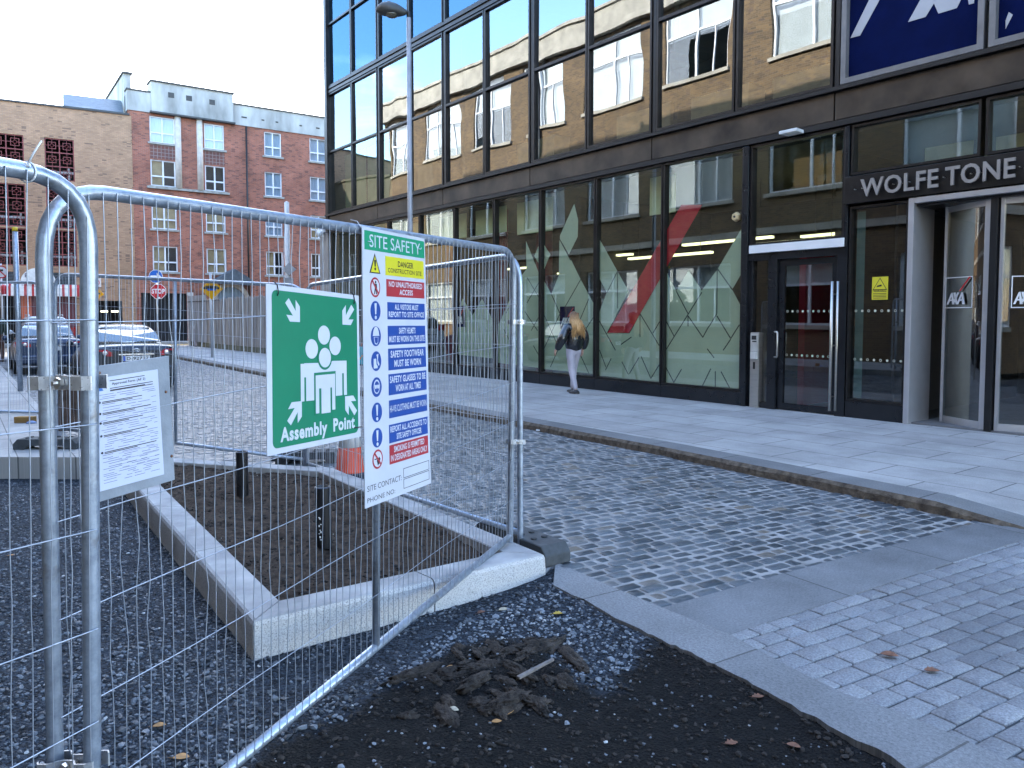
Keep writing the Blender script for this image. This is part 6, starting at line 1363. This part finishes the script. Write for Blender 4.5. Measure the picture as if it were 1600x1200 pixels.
person('woman with long fair hair, shiny black jacket and pale joggers walking past the windows', (wl_.x, wl_.y, .1), rotw, M_puff, M_jog, hairmat('fair_hair', (.16, .075, .03), (.62, .36, .15)), pbr('black_trainer', (.015, .015, .017), .5), sc=.985)
pl_ = G(-3, 566, .15)
person('person in a dark green coat cut off by the left edge beyond the fence', (pl_.x, pl_.y, .15), .3, pbr('dark_green_coat', (.02, .035, .025), .8), pbr('brown_trousers', (.10, .04, .025), .8), hairmat('dark_hair', (.02, .015, .01), (.05, .03, .02)), pbr('brown_shoe', (.05, .03, .02), .6), hairlen=.12)

# ================================================================== STREET FURNITURE
# tall lamp post on the right pavement
lb = P(641, 360, 15.4); lb = Vector((lb.x, 15.4, .1)); lt_ = P(638, 28, 15.4)
LPt = thing('street_lamp', 'tall grey street lamp post with round-backed dark lantern in front of the glass building', 'street lamp', tuple(lb)); m = MB(); m.lathe(lb, [(.085, 0), (.085, 1.2), (.06, 1.25), (.052, 3), (.045, lt_.z - .1)], 16); m.build('post', pbr('grey_post_paint', (.34, .34, .36), .45, .2, var=.15), LPt)
hd_ = Vector((lb.x, lb.y, lt_.z)); dv = Vector((-1, -.05, 0)).normalized(); sd_ = Vector((0, 1, 0)); m = MB(); secs = []
for x, r, zt, zb in ((.02, .03, .035, -.03), (.10, .06, .08, -.07), (.22, .13, .14, -.10), (.38, .165, .17, -.12), (.52, .14, .13, -.11), (.60, .08, .06, -.08), (.635, .02, .0, -.04)):
    secs.append([hd_ + dv * x + sd_ * (r * math.cos(a)) + Vector((0, 0, (zt if math.sin(a) > 0 else -zb) * math.sin(a) + .10 + x * .10)) for a in [k * math.pi / 7 for k in range(14)]])
loft(m, secs); hh = m.build('lantern', pbr('lantern_shell', (.05, .05, .045), .5, var=.3), LPt)
m = MB(); m.lathe(hd_ + dv * .33 + Vector((0, 0, .055)), [(.03, -.055), (.08, -.045), (.12, -.02), (.13, .0)], 16); m.build('lens', pbr('smoked_lens', (.16, .14, .09), .2, spec=.8), hh)
m = MB(); m.tube([hd_ - Vector((0, 0, .15)), hd_ + Vector((0, 0, .10)), hd_ + dv * .12 + Vector((0, 0, .115))], .045, 10); m.build('bracket', M_dark, LPt)

M_pole = pbr('galv_pole', (.45, .46, .48), .5, .5, var=.1); M_sgb = pbr('sign_back', (.30, .31, .32), .5, .5)
M_sr = pbr('sign_red', (.48, .012, .02), .4); M_sb = pbr('sign_blue', (.01, .10, .40), .4); M_sy = pbr('sign_amber', (.62, .30, .0), .4); M_sw = pbr('sign_face_white', (.66, .66, .68), .4); M_sk = pbr('sign_print', (.02, .02, .02), .5)
class Face:   # upright sign face looking at the camera side; x right, y up, metres
    def __init__(s, c, yaw=0): s.c = c; s.e = Vector((math.cos(yaw), math.sin(yaw), 0)); s.n = Vector((s.e.y, -s.e.x, 0))
    def __call__(s, x, y, o=0.): return s.c + s.e * x + Vector((0, 0, y)) + s.n * o
    def poly(s, m, pts, o, mi, th=.004): m.prism([s(x, y, o) for x, y in pts], s.n * th, mi)
    def disc(s, m, x, y, r, o, mi, th=.004, n=28): s.poly(m, [(x + r * math.cos(2 * math.pi * k / n), y + r * math.sin(2 * math.pi * k / n)) for k in range(n)], o, mi, th)
def pole(t, px, top, bot, Y, w=.045, zb=None):
    a, b = P(px, top, Y), P(px, bot, Y); b = Vector((b.x, b.y, max(b.z, 0) if zb is None else zb)); a = Vector((b.x, b.y, a.z)); m = MB(); m.tube([b, a], w, 10); m.build('pole', M_pole, t); return a, b
# stop sign with blue arrow disc
Ys = 40.; t = thing('road_sign', 'red octagonal STOP sign under a round blue arrow sign on one pole', 'road sign', tuple(P(248, 545, Ys)), 'road signs at the junction'); pole(t, 247, 430, 540, Ys, zb=.1)
cS = P(248, 455.5, Ys); f = Face(cS, .1); m = MB(); r = 12.5 * Ys / FPX
f.poly(m, [(r * math.cos(math.radians(22.5 + 45 * k)), r * math.sin(math.radians(22.5 + 45 * k))) for k in range(8)], .05, 0); f.poly(m, [(r * .93 * math.cos(math.radians(22.5 + 45 * k)), r * .93 * math.sin(math.radians(22.5 + 45 * k))) for k in range(8)], .055, 1)
put_text(m, 'STOP', lambda x, y: f(-r * .78 + 1.56 * r * x, r * .34 - r * .62 * y, .062), 0, 1, 0, 1, 0, .04); f.disc(m, -.03, -.30, .07, .06, 2); f.disc(m, .05, -.33, .05, .064, 0); m.build('stop_plate', [M_sw, M_sr, M_sk], t)
cB = P(244, 432, Ys); f = Face(cB, .1); m = MB(); r = 10.5 * Ys / FPX; f.disc(m, 0, 0, r, .05, 0); f.disc(m, 0, 0, r * .93, .055, 1); f.poly(m, [(-r * .75, -.11), (r * .15, -.11), (r * .15, -.23), (r * .8, -.02), (r * .15, .19), (r * .15, .05), (-r * .75, .05)], .062, 0); m.build('arrow_disc', [M_sw, M_sb], t)
# amber tram diamond on its own pole
Yd = 29.5; t = thing('road_sign', 'amber diamond tram sign on a tall pole beside the timber paling fence', 'road sign', tuple(P(333, 556, Yd)), 'road signs at the junction'); pole(t, 331.5, 427, 557, Yd, zb=.1)
f = Face(P(331, 452, Yd), .1); m = MB(); hw, ht, hb_ = 17 * Yd / FPX, 16 * Yd / FPX, 16 * Yd / FPX
f.poly(m, [(-hw * .55, ht * .9 * .55), (-hw, 0), (0, -hb_), (hw, 0), (hw * .55, ht * .5)], .05, 0); f.poly(m, [(-hw * .55, ht * .5), (0, ht * 1.0), (hw * .55, ht * .5)], .05, 0)
f.poly(m, [(-.28, .0), (.28, .0), (.30, .06), (.2, .13), (-.2, .13), (-.30, .06)], .056, 1); f.poly(m, [(-.15, -.05), (.17, -.05), (.17, .02), (-.15, .02)], .061, 2); f.poly(m, [(-.1, .15), (.1, .15), (.1, .17), (-.1, .17)], .056, 1); m.build('diamond_plate', [M_sy, M_sk, M_sb], t)
# left amber tram sign with small no-stopping plate
Yt = 38.; t = thing('road_sign', 'small amber tram sign below a white no-stopping plate by the car park opening', 'road sign', tuple(P(152, 540, Yt)), 'road signs at the junction'); pole(t, 152, 436, 545, Yt, w=.04, zb=.1)
f = Face(P(152, 441.5, Yt), .1); m = MB(); s_ = 6.2 * Yt / FPX; f.poly(m, [(-s_, -s_ * 1.1), (s_, -s_ * 1.1), (s_, s_ * 1.1), (-s_, s_ * 1.1)], .05, 0); f.disc(m, 0, 0, s_ * .7, .055, 1); f.disc(m, 0, 0, s_ * .55, .06, 0); f.poly(m, [(-.1, -.07), (-.07, -.1), (.1, .07), (.07, .1)], .065, 1); f.poly(m, [(-.1, .07), (-.07, .1), (.1, -.07), (.07, -.1)], .065, 1); m.build('no_stopping_plate', [M_sw, M_sr], t)
f = Face(P(153, 460, Yt), .1); m = MB(); s_ = 10 * Yt / FPX; f.disc(m, 0, .06, s_ * .62, .05, 0); f.poly(m, [(0, -s_), (s_ * .55, -s_ * .25), (-s_ * .55, -s_ * .25)], .05, 0); f.poly(m, [(s_ * .5, -.1), (s_ * 1.0, 0), (s_ * .5, .12)], .05, 0); f.poly(m, [(-.14, .0), (.14, .0), (.1, .08), (-.1, .08)], .056, 1); m.build('amber_plate', [M_sy, M_sk], t)
# no-turn sign at the left edge
Yn = 30.; t = thing('road_sign', 'round white no-turn sign with red ring at the left edge above the awning', 'road sign', tuple(P(8, 560, Yn)), 'road signs at the junction'); pole(t, 6, 412, 560, Yn, w=.04, zb=.15)
f = Face(P(3, 425, Yn), .1); m = MB(); r = 10 * Yn / FPX; f.disc(m, 0, 0, r, .05, 0); f.disc(m, 0, 0, r * .82, .055, 1); f.poly(m, [(-.11, -.12), (-.05, -.12), (-.05, .03), (.08, .03), (.08, .10), (-.11, .10)], .061, 2); f.poly(m, [(-.17, .14), (-.14, .17), (.17, -.14), (.14, -.17)], .066, 0); m.build('sign_disc', [M_sr, M_sw, M_sk], t)
f = Face(P(8, 455, Yn), .1); m = MB(); m.lathe(f(0, -.12, .08), [(.08, 0), (.11, .05), (.12, .3), (.06, .36)], 12); m.build('beacon_cover', M_sr, t)
# yellow-topped steel post and the white mast
p0 = G(32, 611, .15); t = thing('steel_post', 'upright galvanised post with a yellow cap on the left pavement', 'post', tuple(p0)); h_ = P(30, 355, p0.y).z; m = MB(); m.tube([p0, Vector((p0.x, p0.y, h_ - .08))], .05, 12); m.build('tube', M_galv, t); m = MB(); m.lathe((p0.x, p0.y, h_ - .08), [(.054, 0), (.054, .07), (.03, .085)], 12); m.build('cap', pbr('yellow_cap', (.6, .42, .02), .5), t)
Yw = 36.; a = P(448, 316, Yw); b = Vector((a.x, Yw, .1)); t = thing('mast', 'plain white steel mast standing before the red brick flats', 'mast', tuple(b)); m = MB(); m.lathe(b, [(.16, 0), (.14, .4), (.12, 3), (.105, a.z - .1), (.02, a.z - .06)], 14); m.build('shaft', pbr('white_mast', (.55, .54, .52), .5), t)
f = Face(P(452, 421, Yw), .1); m = MB(); f.poly(m, [(-.3, 0), (0, .3), (.34, 0), (0, -.3)], .13, 0); f.poly(m, [(-.25, -.75), (.2, -.75), (.2, -.4), (-.25, -.4)], .13, 0); m.build('sign_back_plate', M_sgb, t)
# white-topped short post by the fence
t = thing('bollard', 'slim pale post with grey sleeve in front of the timber paling fence', 'bollard', tuple(G(356, 546, .1))); p0 = G(356, 546, .1); m = MB(); m.lathe(p0, [(.12, 0), (.12, .52), (.10, .58)], 12); m.build('sleeve', pbr('grey_sleeve', (.30, .34, .38), .5), t); m = MB(); m.lathe(p0 + Vector((0, 0, .58)), [(.05, 0), (.05, P(356, 470, p0.y).z - .68)], 10); m.build('upper_tube', M_sw, t)
# litter bin
p0 = G(316, 541, .1); e = FW.e; n_ = FW.n; t = thing('litter_bin', 'grey square litter bin with sloped lid in front of the paling fence', 'bin', tuple(p0)); wB = 10 * p0.y / FPX; hB = 33 * p0.y / FPX
m = MB(); m.box((p0.x - wB, p0.y - wB * .8, .12), (p0.x + wB, p0.y + wB * .8, .1 + hB * .84)); bevel(m.build('bin_body', pbr('bin_grey', (.24, .22, .25), .5, var=.1), t), .03)
m = MB(); m.prism([(p0.x - wB * 1.08, p0.y - wB * .9, .1 + hB * .86), (p0.x + wB * 1.08, p0.y - wB * .9, .1 + hB * .86), (p0.x + wB * 1.0, p0.y - wB * .9, .1 + hB * .94), (p0.x - wB * .2, p0.y - wB * .9, .1 + hB), (p0.x - wB * .9, p0.y - wB * .9, .1 + hB * .96)], (0, wB * 1.8, 0)); m.build('lid', pbr('bin_lid', (.34, .33, .35), .5), t)
m = MB(); m.box((p0.x - wB * .8, p0.y - wB * .7, .1), (p0.x + wB * .8, p0.y + wB * .7, .125)); m.build('base', M_dark, t)
# timber paling fence continuing the building line
M_wood = pbr('weathered_timber', (.17, .155, .14), .9, var=.5, scale=2.2, stretch=(3, 3, .35), c2=(.34, .31, .28)); PFw = Wall(FW.P(0, 0, -.1).to_2d(), FW.e.to_2d())
t = thing('paling_fence', 'weathered grey timber paling fence along the yard before the red brick flats', 'fence', tuple(PFw.P(-6, .1)))
u = -.8; q = random.Random(9); pm = MB(); u1 = PFw.uz(297, 500)[0]
while u > u1 + .1:
    w_ = q.choice((.12, .14, .15)); h_ = 2.45 + q.uniform(-.06, .06); pm.prism([PFw.P(u - w_, .35, 0), PFw.P(u, .35, 0), PFw.P(u, .1 + h_ - .08, 0), PFw.P(u - w_ / 2, .1 + h_, 0), PFw.P(u - w_, .1 + h_ - .08, 0)], PFw.n * (.02 + q.uniform(0, .012))); u -= w_ + .022
pm.build('palings', M_wood, t)
for z in (.7, 1.9): m = MB(); m.wbox(PFw, u1, -.8, z, z + .09, -.06, -.002); m.build('rail', M_wood, t)
m = MB(); m.wbox(PFw, u1, -.8, .0, .34, -.1, .0); m.build('base_wall', pbr('mossy_base', (.10, .10, .07), .9, var=.4), t)
m = MB(); m.wbox(PFw, u1 - .25, u1, .1, 2.95, -.2, .05); m.prism([PFw.P(u1 - .25, 2.8, 0), PFw.P(u1 - 0, 2.8, 0), PFw.P(u1 - 0, 2.95, 0), PFw.P(u1 - .25, 2.95, 0)], PFw.n * .08); m.build('end_post', pbr('pale_timber', (.42, .42, .42), .8, var=.3), t)
# corrugated hoarding panels at the far end of the paling
m = MB(); k = 0; u = u1 + 3.2; vs_ = []
while u > u1: m.wbox(PFw, u - .07, u, .35, 2.75, .05, .075 + .02 * (k % 2)); u -= .075; k += 1
m.build('hoarding_panel', pbr('pale_hoarding', (.27, .26, .26), .8, var=.45, scale=1.5, stretch=(3, 3, .3)), t)
m = MB(); m.wbox(PFw, u1, u1 + 5.5, 2.42, 2.46, .10, .12); m.build('top_wire', M_dark, t)
# turquoise box on the pavement by the office
p0 = G(566, 571, .1); t = thing('delivery_bag', 'turquoise square bag with orange mark standing on the pavement beyond the signs', 'bag', tuple(p0)); wB = 9 * p0.y / FPX; hB = 29 * p0.y / FPX
m = MB(); m.box((p0.x - wB, p0.y, .13), (p0.x + wB, p0.y + .35, .1 + hB)); bevel(m.build('bag', pbr('turquoise_fabric', (.03, .36, .45), .7), t), .03); m = MB(); m.box((p0.x - wB, p0.y, .10), (p0.x + wB, p0.y + .35, .128)); m.build('base', M_dark, t)
m = MB(); m.prism([(p0.x - .12, p0.y - .004, .28), (p0.x - .02, p0.y - .004, .42), (p0.x + .04, p0.y - .004, .44), (p0.x - .04, p0.y - .004, .30)], (0, -.003, 0)); m.build('mark', pbr('orange_mark', (.7, .22, .03), .6), t)
m = MB(); m.tube([(p0.x - .05, p0.y + .15, .1 + hB - .02), (p0.x - .04, p0.y + .15, .1 + hB + .1), (p0.x + .04, p0.y + .15, .1 + hB + .1), (p0.x + .05, p0.y + .15, .1 + hB - .02)], .012, 6); m.build('handle', pbr('orange_strap', (.6, .15, .08), .6), t)
# traffic cones
M_co = pbr('cone_orange', (.55, .07, .03), .6, var=.15, scale=8); M_cw = pbr('cone_sleeve', (.62, .60, .60), .5); M_cb = pbr('cone_base', (.03, .035, .05), .8)
def cone(px, py, lab, s=1.0, z=0.):
    p0 = G(px, py, z); t = thing('traffic_cone', lab, 'traffic cone', tuple(p0)); x, y = p0.x, p0.y
    m = MB(); m.box((x - .19 * s, y - .19 * s, z), (x + .19 * s, y + .19 * s, z + .035 * s)); bevel(m.build('base', M_cb, t), .01)
    m = MB(); m.lathe((x, y, z + .03 * s), [(.165 * s, 0), (.155 * s, .02 * s), (.135 * s, .05 * s), (.112 * s, .25 * s)], 20); m.build('cone', M_co, t); m = MB(); m.lathe((x, y, z + .53 * s), [(.068 * s, 0), (.035 * s, .2 * s), (.03 * s, .205 * s)], 20); m.build('cone_tip', M_co, t)
    m = MB(); m.lathe((x, y, z + .28 * s), [(.113 * s, 0), (.070 * s, .25 * s)], 20); m.build('reflective_sleeve', M_cw, t)
cone(547, 741, 'orange and white traffic cone standing behind the gap between the two fence signs', 1.05)
cone(452, 716, 'traffic cone mostly hidden behind the green assembly sign, only its red foot showing', .9)
# rusty tub and bits on the left pavement
p0 = G(120, 670, .15); t = thing('planter_tub', 'rusty brown tapered tub on the left pavement behind the nearest posts', 'tub', tuple(p0)); M_rust = pbr('rusty_steel', (.07, .045, .035), .85, var=.4, scale=6, c2=(.14, .09, .07)); m = MB(); b0, b1, H_ = .20, .27, .56
v = [Vector((p0.x + sx_ * b0, p0.y + sy_ * b0, .15)) for sx_, sy_ in ((-1, -1), (1, -1), (1, 1), (-1, 1))]; v2 = [Vector((p0.x + sx_ * b1, p0.y + sy_ * b1, .15 + H_)) for sx_, sy_ in ((-1, -1), (1, -1), (1, 1), (-1, 1))]
m.add(v + v2, [(0, 1, 5, 4), (1, 2, 6, 5), (2, 3, 7, 6), (3, 0, 4, 7), (3, 2, 1, 0), (4, 5, 6, 7)]); m.build('tub', M_rust, t)
m = MB(); c4 = [p + Vector((0, 0, .01)) for p in v2]; m.tube(c4, .018, 6, closed=True, smooth=False); m.build('rim', pbr('worn_rim', (.22, .15, .13), .8), t)
p0 = G(36, 661, .15); t = thing('timber_block', 'short ochre timber block lying on the left pavement with a blue rag', 'block', tuple(p0)); m = MB(); m.obox(p0 + Vector((-.13, 0, 0)), (.24, .02, 0), (0, .12, 0), (0, 0, .085)); bevel(m.build('block', pbr('ochre_timber', (.36, .20, .06), .8, var=.3), t), .006); m = MB(); m.lathe(p0 + Vector((.13, -.02, .0)), [(.07, 0), (.06, .02), (.02, .035)], 8); m.build('rag', pbr('blue_rag', (.25, .32, .50), .8), t)
# ================================================================== SMALL THINGS ON THE GROUND
def hs1(p): return float(site_h(np.array([p.x]), np.array([p.y]))[0][0])
M_leaf = [pbr('leaf_ochre', (.38, .19, .06), .7, var=.4, scale=40), pbr('leaf_brown', (.16, .07, .04), .7, var=.4, scale=40), pbr('leaf_yellow', (.50, .34, .05), .6, var=.3, scale=40), pbr('leaf_pale', (.42, .36, .26), .7, var=.3, scale=40)]
def leaf_at(px, py, s, ang, k, lab, z=None, grp='fallen leaves', spiky=0):
    p = G(px, py, -.06 if z is None else z); zz_ = (hs1(p) if z is None else z) + .006; m = MB(); q = random.Random(int(px * 7 + py)); L_ = s; n = 14; top_ = []; P0 = []
    for i in range(n + 1):
        t_ = i / n; w = s * .32 * math.sin(math.pi * min(1, t_ * 1.03)) ** .7 * (1 + spiky * .5 * math.sin(t_ * 22)); P0.append((t_ * L_ - L_ / 2, w))
    ca, sa = math.cos(ang), math.sin(ang); vs_ = []; curl = q.uniform(.4, .9)
    for x, w in P0:
        for y in (-w, 0, w): zc = (abs(y) ** 1.3) * curl * 2.0 + (x / L_) ** 2 * s * .35 * curl; vs_.append((p.x + x * ca - y * sa, p.y + x * sa + y * ca, zz_ + zc))
    fs = [(i * 3 + j, i * 3 + j + 1, i * 3 + j + 4, i * 3 + j + 3) for i in range(n) for j in (0, 1)]; m.add(vs_, fs, 0, True)
    b = P0[0][0]; m.tube([(p.x + b * ca, p.y + b * sa, zz_ + .002), (p.x + (b - s * .3) * ca, p.y + (b - s * .3) * sa, zz_ + .006)], s * .012, 4)
    o = m.build('fallen_leaf', M_leaf[k], None, origin=(p.x, p.y, zz_)); md = o.modifiers.new('t', 'SOLIDIFY'); md.thickness = .0008; tag(o, lab, 'leaf', grp)
leaf_at(249, 1129, .055, .3, 0, 'curled ochre leaf on the gravel above the foot of the bottom rail')
leaf_at(283, 1178, .065, .1, 0, 'long orange leaf on the dark soil near the bottom edge, left of the bottom rail')
leaf_at(17, 863, .05, .5, 0, 'small ochre leaf on the gravel at the left edge of the picture')
leaf_at(872, 966, .06, .2, 2, 'yellow lobed leaf on the pale stones right of the planter', spiky=.4)
leaf_at(787, 953, .065, .5, 3, 'pale cream leaf lying close to the front kerb of the planter')
leaf_at(752, 956, .055, .6, 1, 'dark red-brown leaf against the front kerb of the planter')
leaf_at(705, 1041, .06, .4, 0, 'orange leaf on the lumpy mud patch, behind the soil clods')
leaf_at(795, 1106, .06, 1.1, 0, 'bright orange curled leaf on the dark soil below the clods', spiky=.5)
leaf_at(776, 1123, .045, .2, 0, 'tiny orange leaf scrap just below the curled one on the soil')
leaf_at(708, 1106, .055, -.3, 3, 'cream leaf scrap on the soil left of the orange curled leaf')
leaf_at(1143, 1163, .055, .2, 1, 'brown ragged leaf with pale stone in it on the dark soil', spiky=.6)
leaf_at(1240, 1172, .055, -.5, 1, 'narrow red-brown leaf on the dark soil near the granite strip')
leaf_at(1184, 1104, .055, .1, 1, 'broad dull brown leaf on the dark soil beside the granite strip', spiky=.4)
leaf_at(1390, 1027, .085, -.35, 1, 'long dark brown leaf lying on the granite setts, the larger of two', z=.0)
leaf_at(1456, 1051, .07, -.1, 1, 'flat dark brown leaf on the granite setts, to the right of the larger one', z=.0, spiky=.3)
leaf_at(1476, 801, .10, .1, 0, 'orange leaf in the gutter where the kerb drops')
leaf_at(165, 730, .07, .4, 0, 'small orange leaf by the left pavement edge behind the grey notice board')
# red wrapper, white stick, splinter of wood
p = G(1216, 748, .0); m = MB(); m.prism([(p.x - .05, p.y - .02, .006), (p.x + .05, p.y - .03, .006), (p.x + .055, p.y + .02, .010), (p.x - .045, p.y + .03, .014)], (0, 0, .02)); m.prism([(p.x - .03, p.y - .0, .026), (p.x + .02, p.y - .01, .026), (p.x + .0, p.y + .02, .03)], (0, 0, .012)); tag(m.build('sweet_wrapper', pbr('pink_red_foil', (.60, .03, .06), .4, var=.3, scale=60), None, origin=(p.x, p.y, 0)), 'crumpled pink-red wrapper in the gutter below the right kerb', 'litter')
p = G(845, 674, .0); m = MB(); m.obox((p.x - .07, p.y - .01, .006), (.14, -.01, 0), (.01, .04, 0), (0, 0, .02)); tag(m.build('paper_scrap', pbr('white_paper', (.7, .7, .7), .6), None, origin=(p.x, p.y, 0)), 'folded white paper scrap lying against the far kerb', 'litter')
a, b = G(812, 1069, -.03), G(866, 1044, -.03); d = (b - a); s_ = Vector((-d.y, d.x, 0)).normalized() * .022
m = MB(); m.prism([a + Vector((0, 0, .02)), a + s_ + Vector((0, 0, .02)), b + s_ * .7 + Vector((0, 0, .035)), b + Vector((0, 0, .035))], (0, 0, .012)); tag(bevel(m.build('wood_splinter', pbr('grey_splinter', (.15, .13, .12), .85, var=.35, scale=20), None, origin=tuple(a)), .002), 'weathered splinter of wood lying on the mud clods', 'wood')
# mud clods pressed up by wheels
def clods(n, poly, seed, s0, s1):
    q = np.random.RandomState(seed); xs = []; ys = []
    bx0, bx1 = min(p.x for p in poly), max(p.x for p in poly); by0, by1 = min(p.y for p in poly), max(p.y for p in poly)
    while len(xs) < n:
        x, y = q.uniform(bx0, bx1), q.uniform(by0, by1)
        if inpoly(np.array([x]), np.array([y]), [(p.x, p.y) for p in poly])[0]: xs.append(x); ys.append(y)
    return np.array(xs), np.array(ys), q.uniform(s0, s1, n)
def clodmesh(name, xs, ys, size, mat, seed, label, elong=2.9):
    """lumpy clods: displaced spheres drawn out along the wheel marks"""
    q = np.random.RandomState(seed); V = []; F = []; nu, nv = 40, 22
    for i, (x, y, s) in enumerate(zip(xs, ys, size)):
        a = q.choice((.45, .7, -1.0, 2.2)) + q.uniform(-.3, .3); th, ph = np.meshgrid(np.linspace(0, np.pi, nv), np.linspace(0, 2 * np.pi, nu, endpoint=False)); th, ph = th.ravel(), ph.ravel()
        d = np.stack([np.sin(th) * np.cos(ph), np.sin(th) * np.sin(ph), np.cos(th)], 1); r = 1 + .30 * fbm(d[:, 0] * 2 + i * 3.1, d[:, 1] * 2 + d[:, 2] * 3, 4, .6) + .34 * fbm(d[:, 0] * 6 + i, d[:, 2] * 6 + d[:, 1] * 5, 5, .7)
        p = d * r[:, None] * np.array([s * q.uniform(.9, elong), s * .75, s * .5]) * .5; xr = p[:, 0] * np.cos(a) - p[:, 1] * np.sin(a); yr = p[:, 0] * np.sin(a) + p[:, 1] * np.cos(a); z = site_h(np.array([x]), np.array([y]))[0][0] - s * .10
        b = len(V) * nu * nv; V.append(np.stack([x + xr, y + yr, z + p[:, 2] + s * .10], 1)); I = np.arange(nu * nv).reshape(nu, nv); J = np.roll(I, -1, 0); F.append(np.stack([I[:, :-1].ravel(), I[:, 1:].ravel(), J[:, 1:].ravel(), J[:, :-1].ravel()], 1) + b)
    o = npmesh(name, np.concatenate(V), np.concatenate(F), mat, smooth=True, kind='stuff'); return tag(o, label)
M_clod = pbr('mud_clod', (.018, .014, .011), .95, var=.4, scale=16, bump=1.5, bscale=60, c2=(.07, .055, .045), spec=.3)
cp2 = [G(x, y, -.06) for x, y in ((590, 1080), (690, 1015), (830, 1000), (900, 1020), (890, 1080), (800, 1110), (700, 1120), (620, 1110))]
xs, ys, sz = clods(46, cp2, 4, .05, .12); clodmesh('mud_clods', xs, ys, sz, M_clod, 5, 'lumpy ridges of brown mud pressed up beyond the planter corner')
xs, ys, sz = clods(2600, soilp[:1] + soilp[2:4] + soilp[5:7] + soilp[10:], 14, .008, .03)
sel = (ys > 1.4) & (np.abs(xs) < .75 * ys); tag(scatter('soil_crumb', xs[sel], ys[sel], sz[sel], hsite, M_crumb, 16, np.random.RandomState(2).rand(sel.sum()) * .6), 'small dark soil crumbs over the mud')
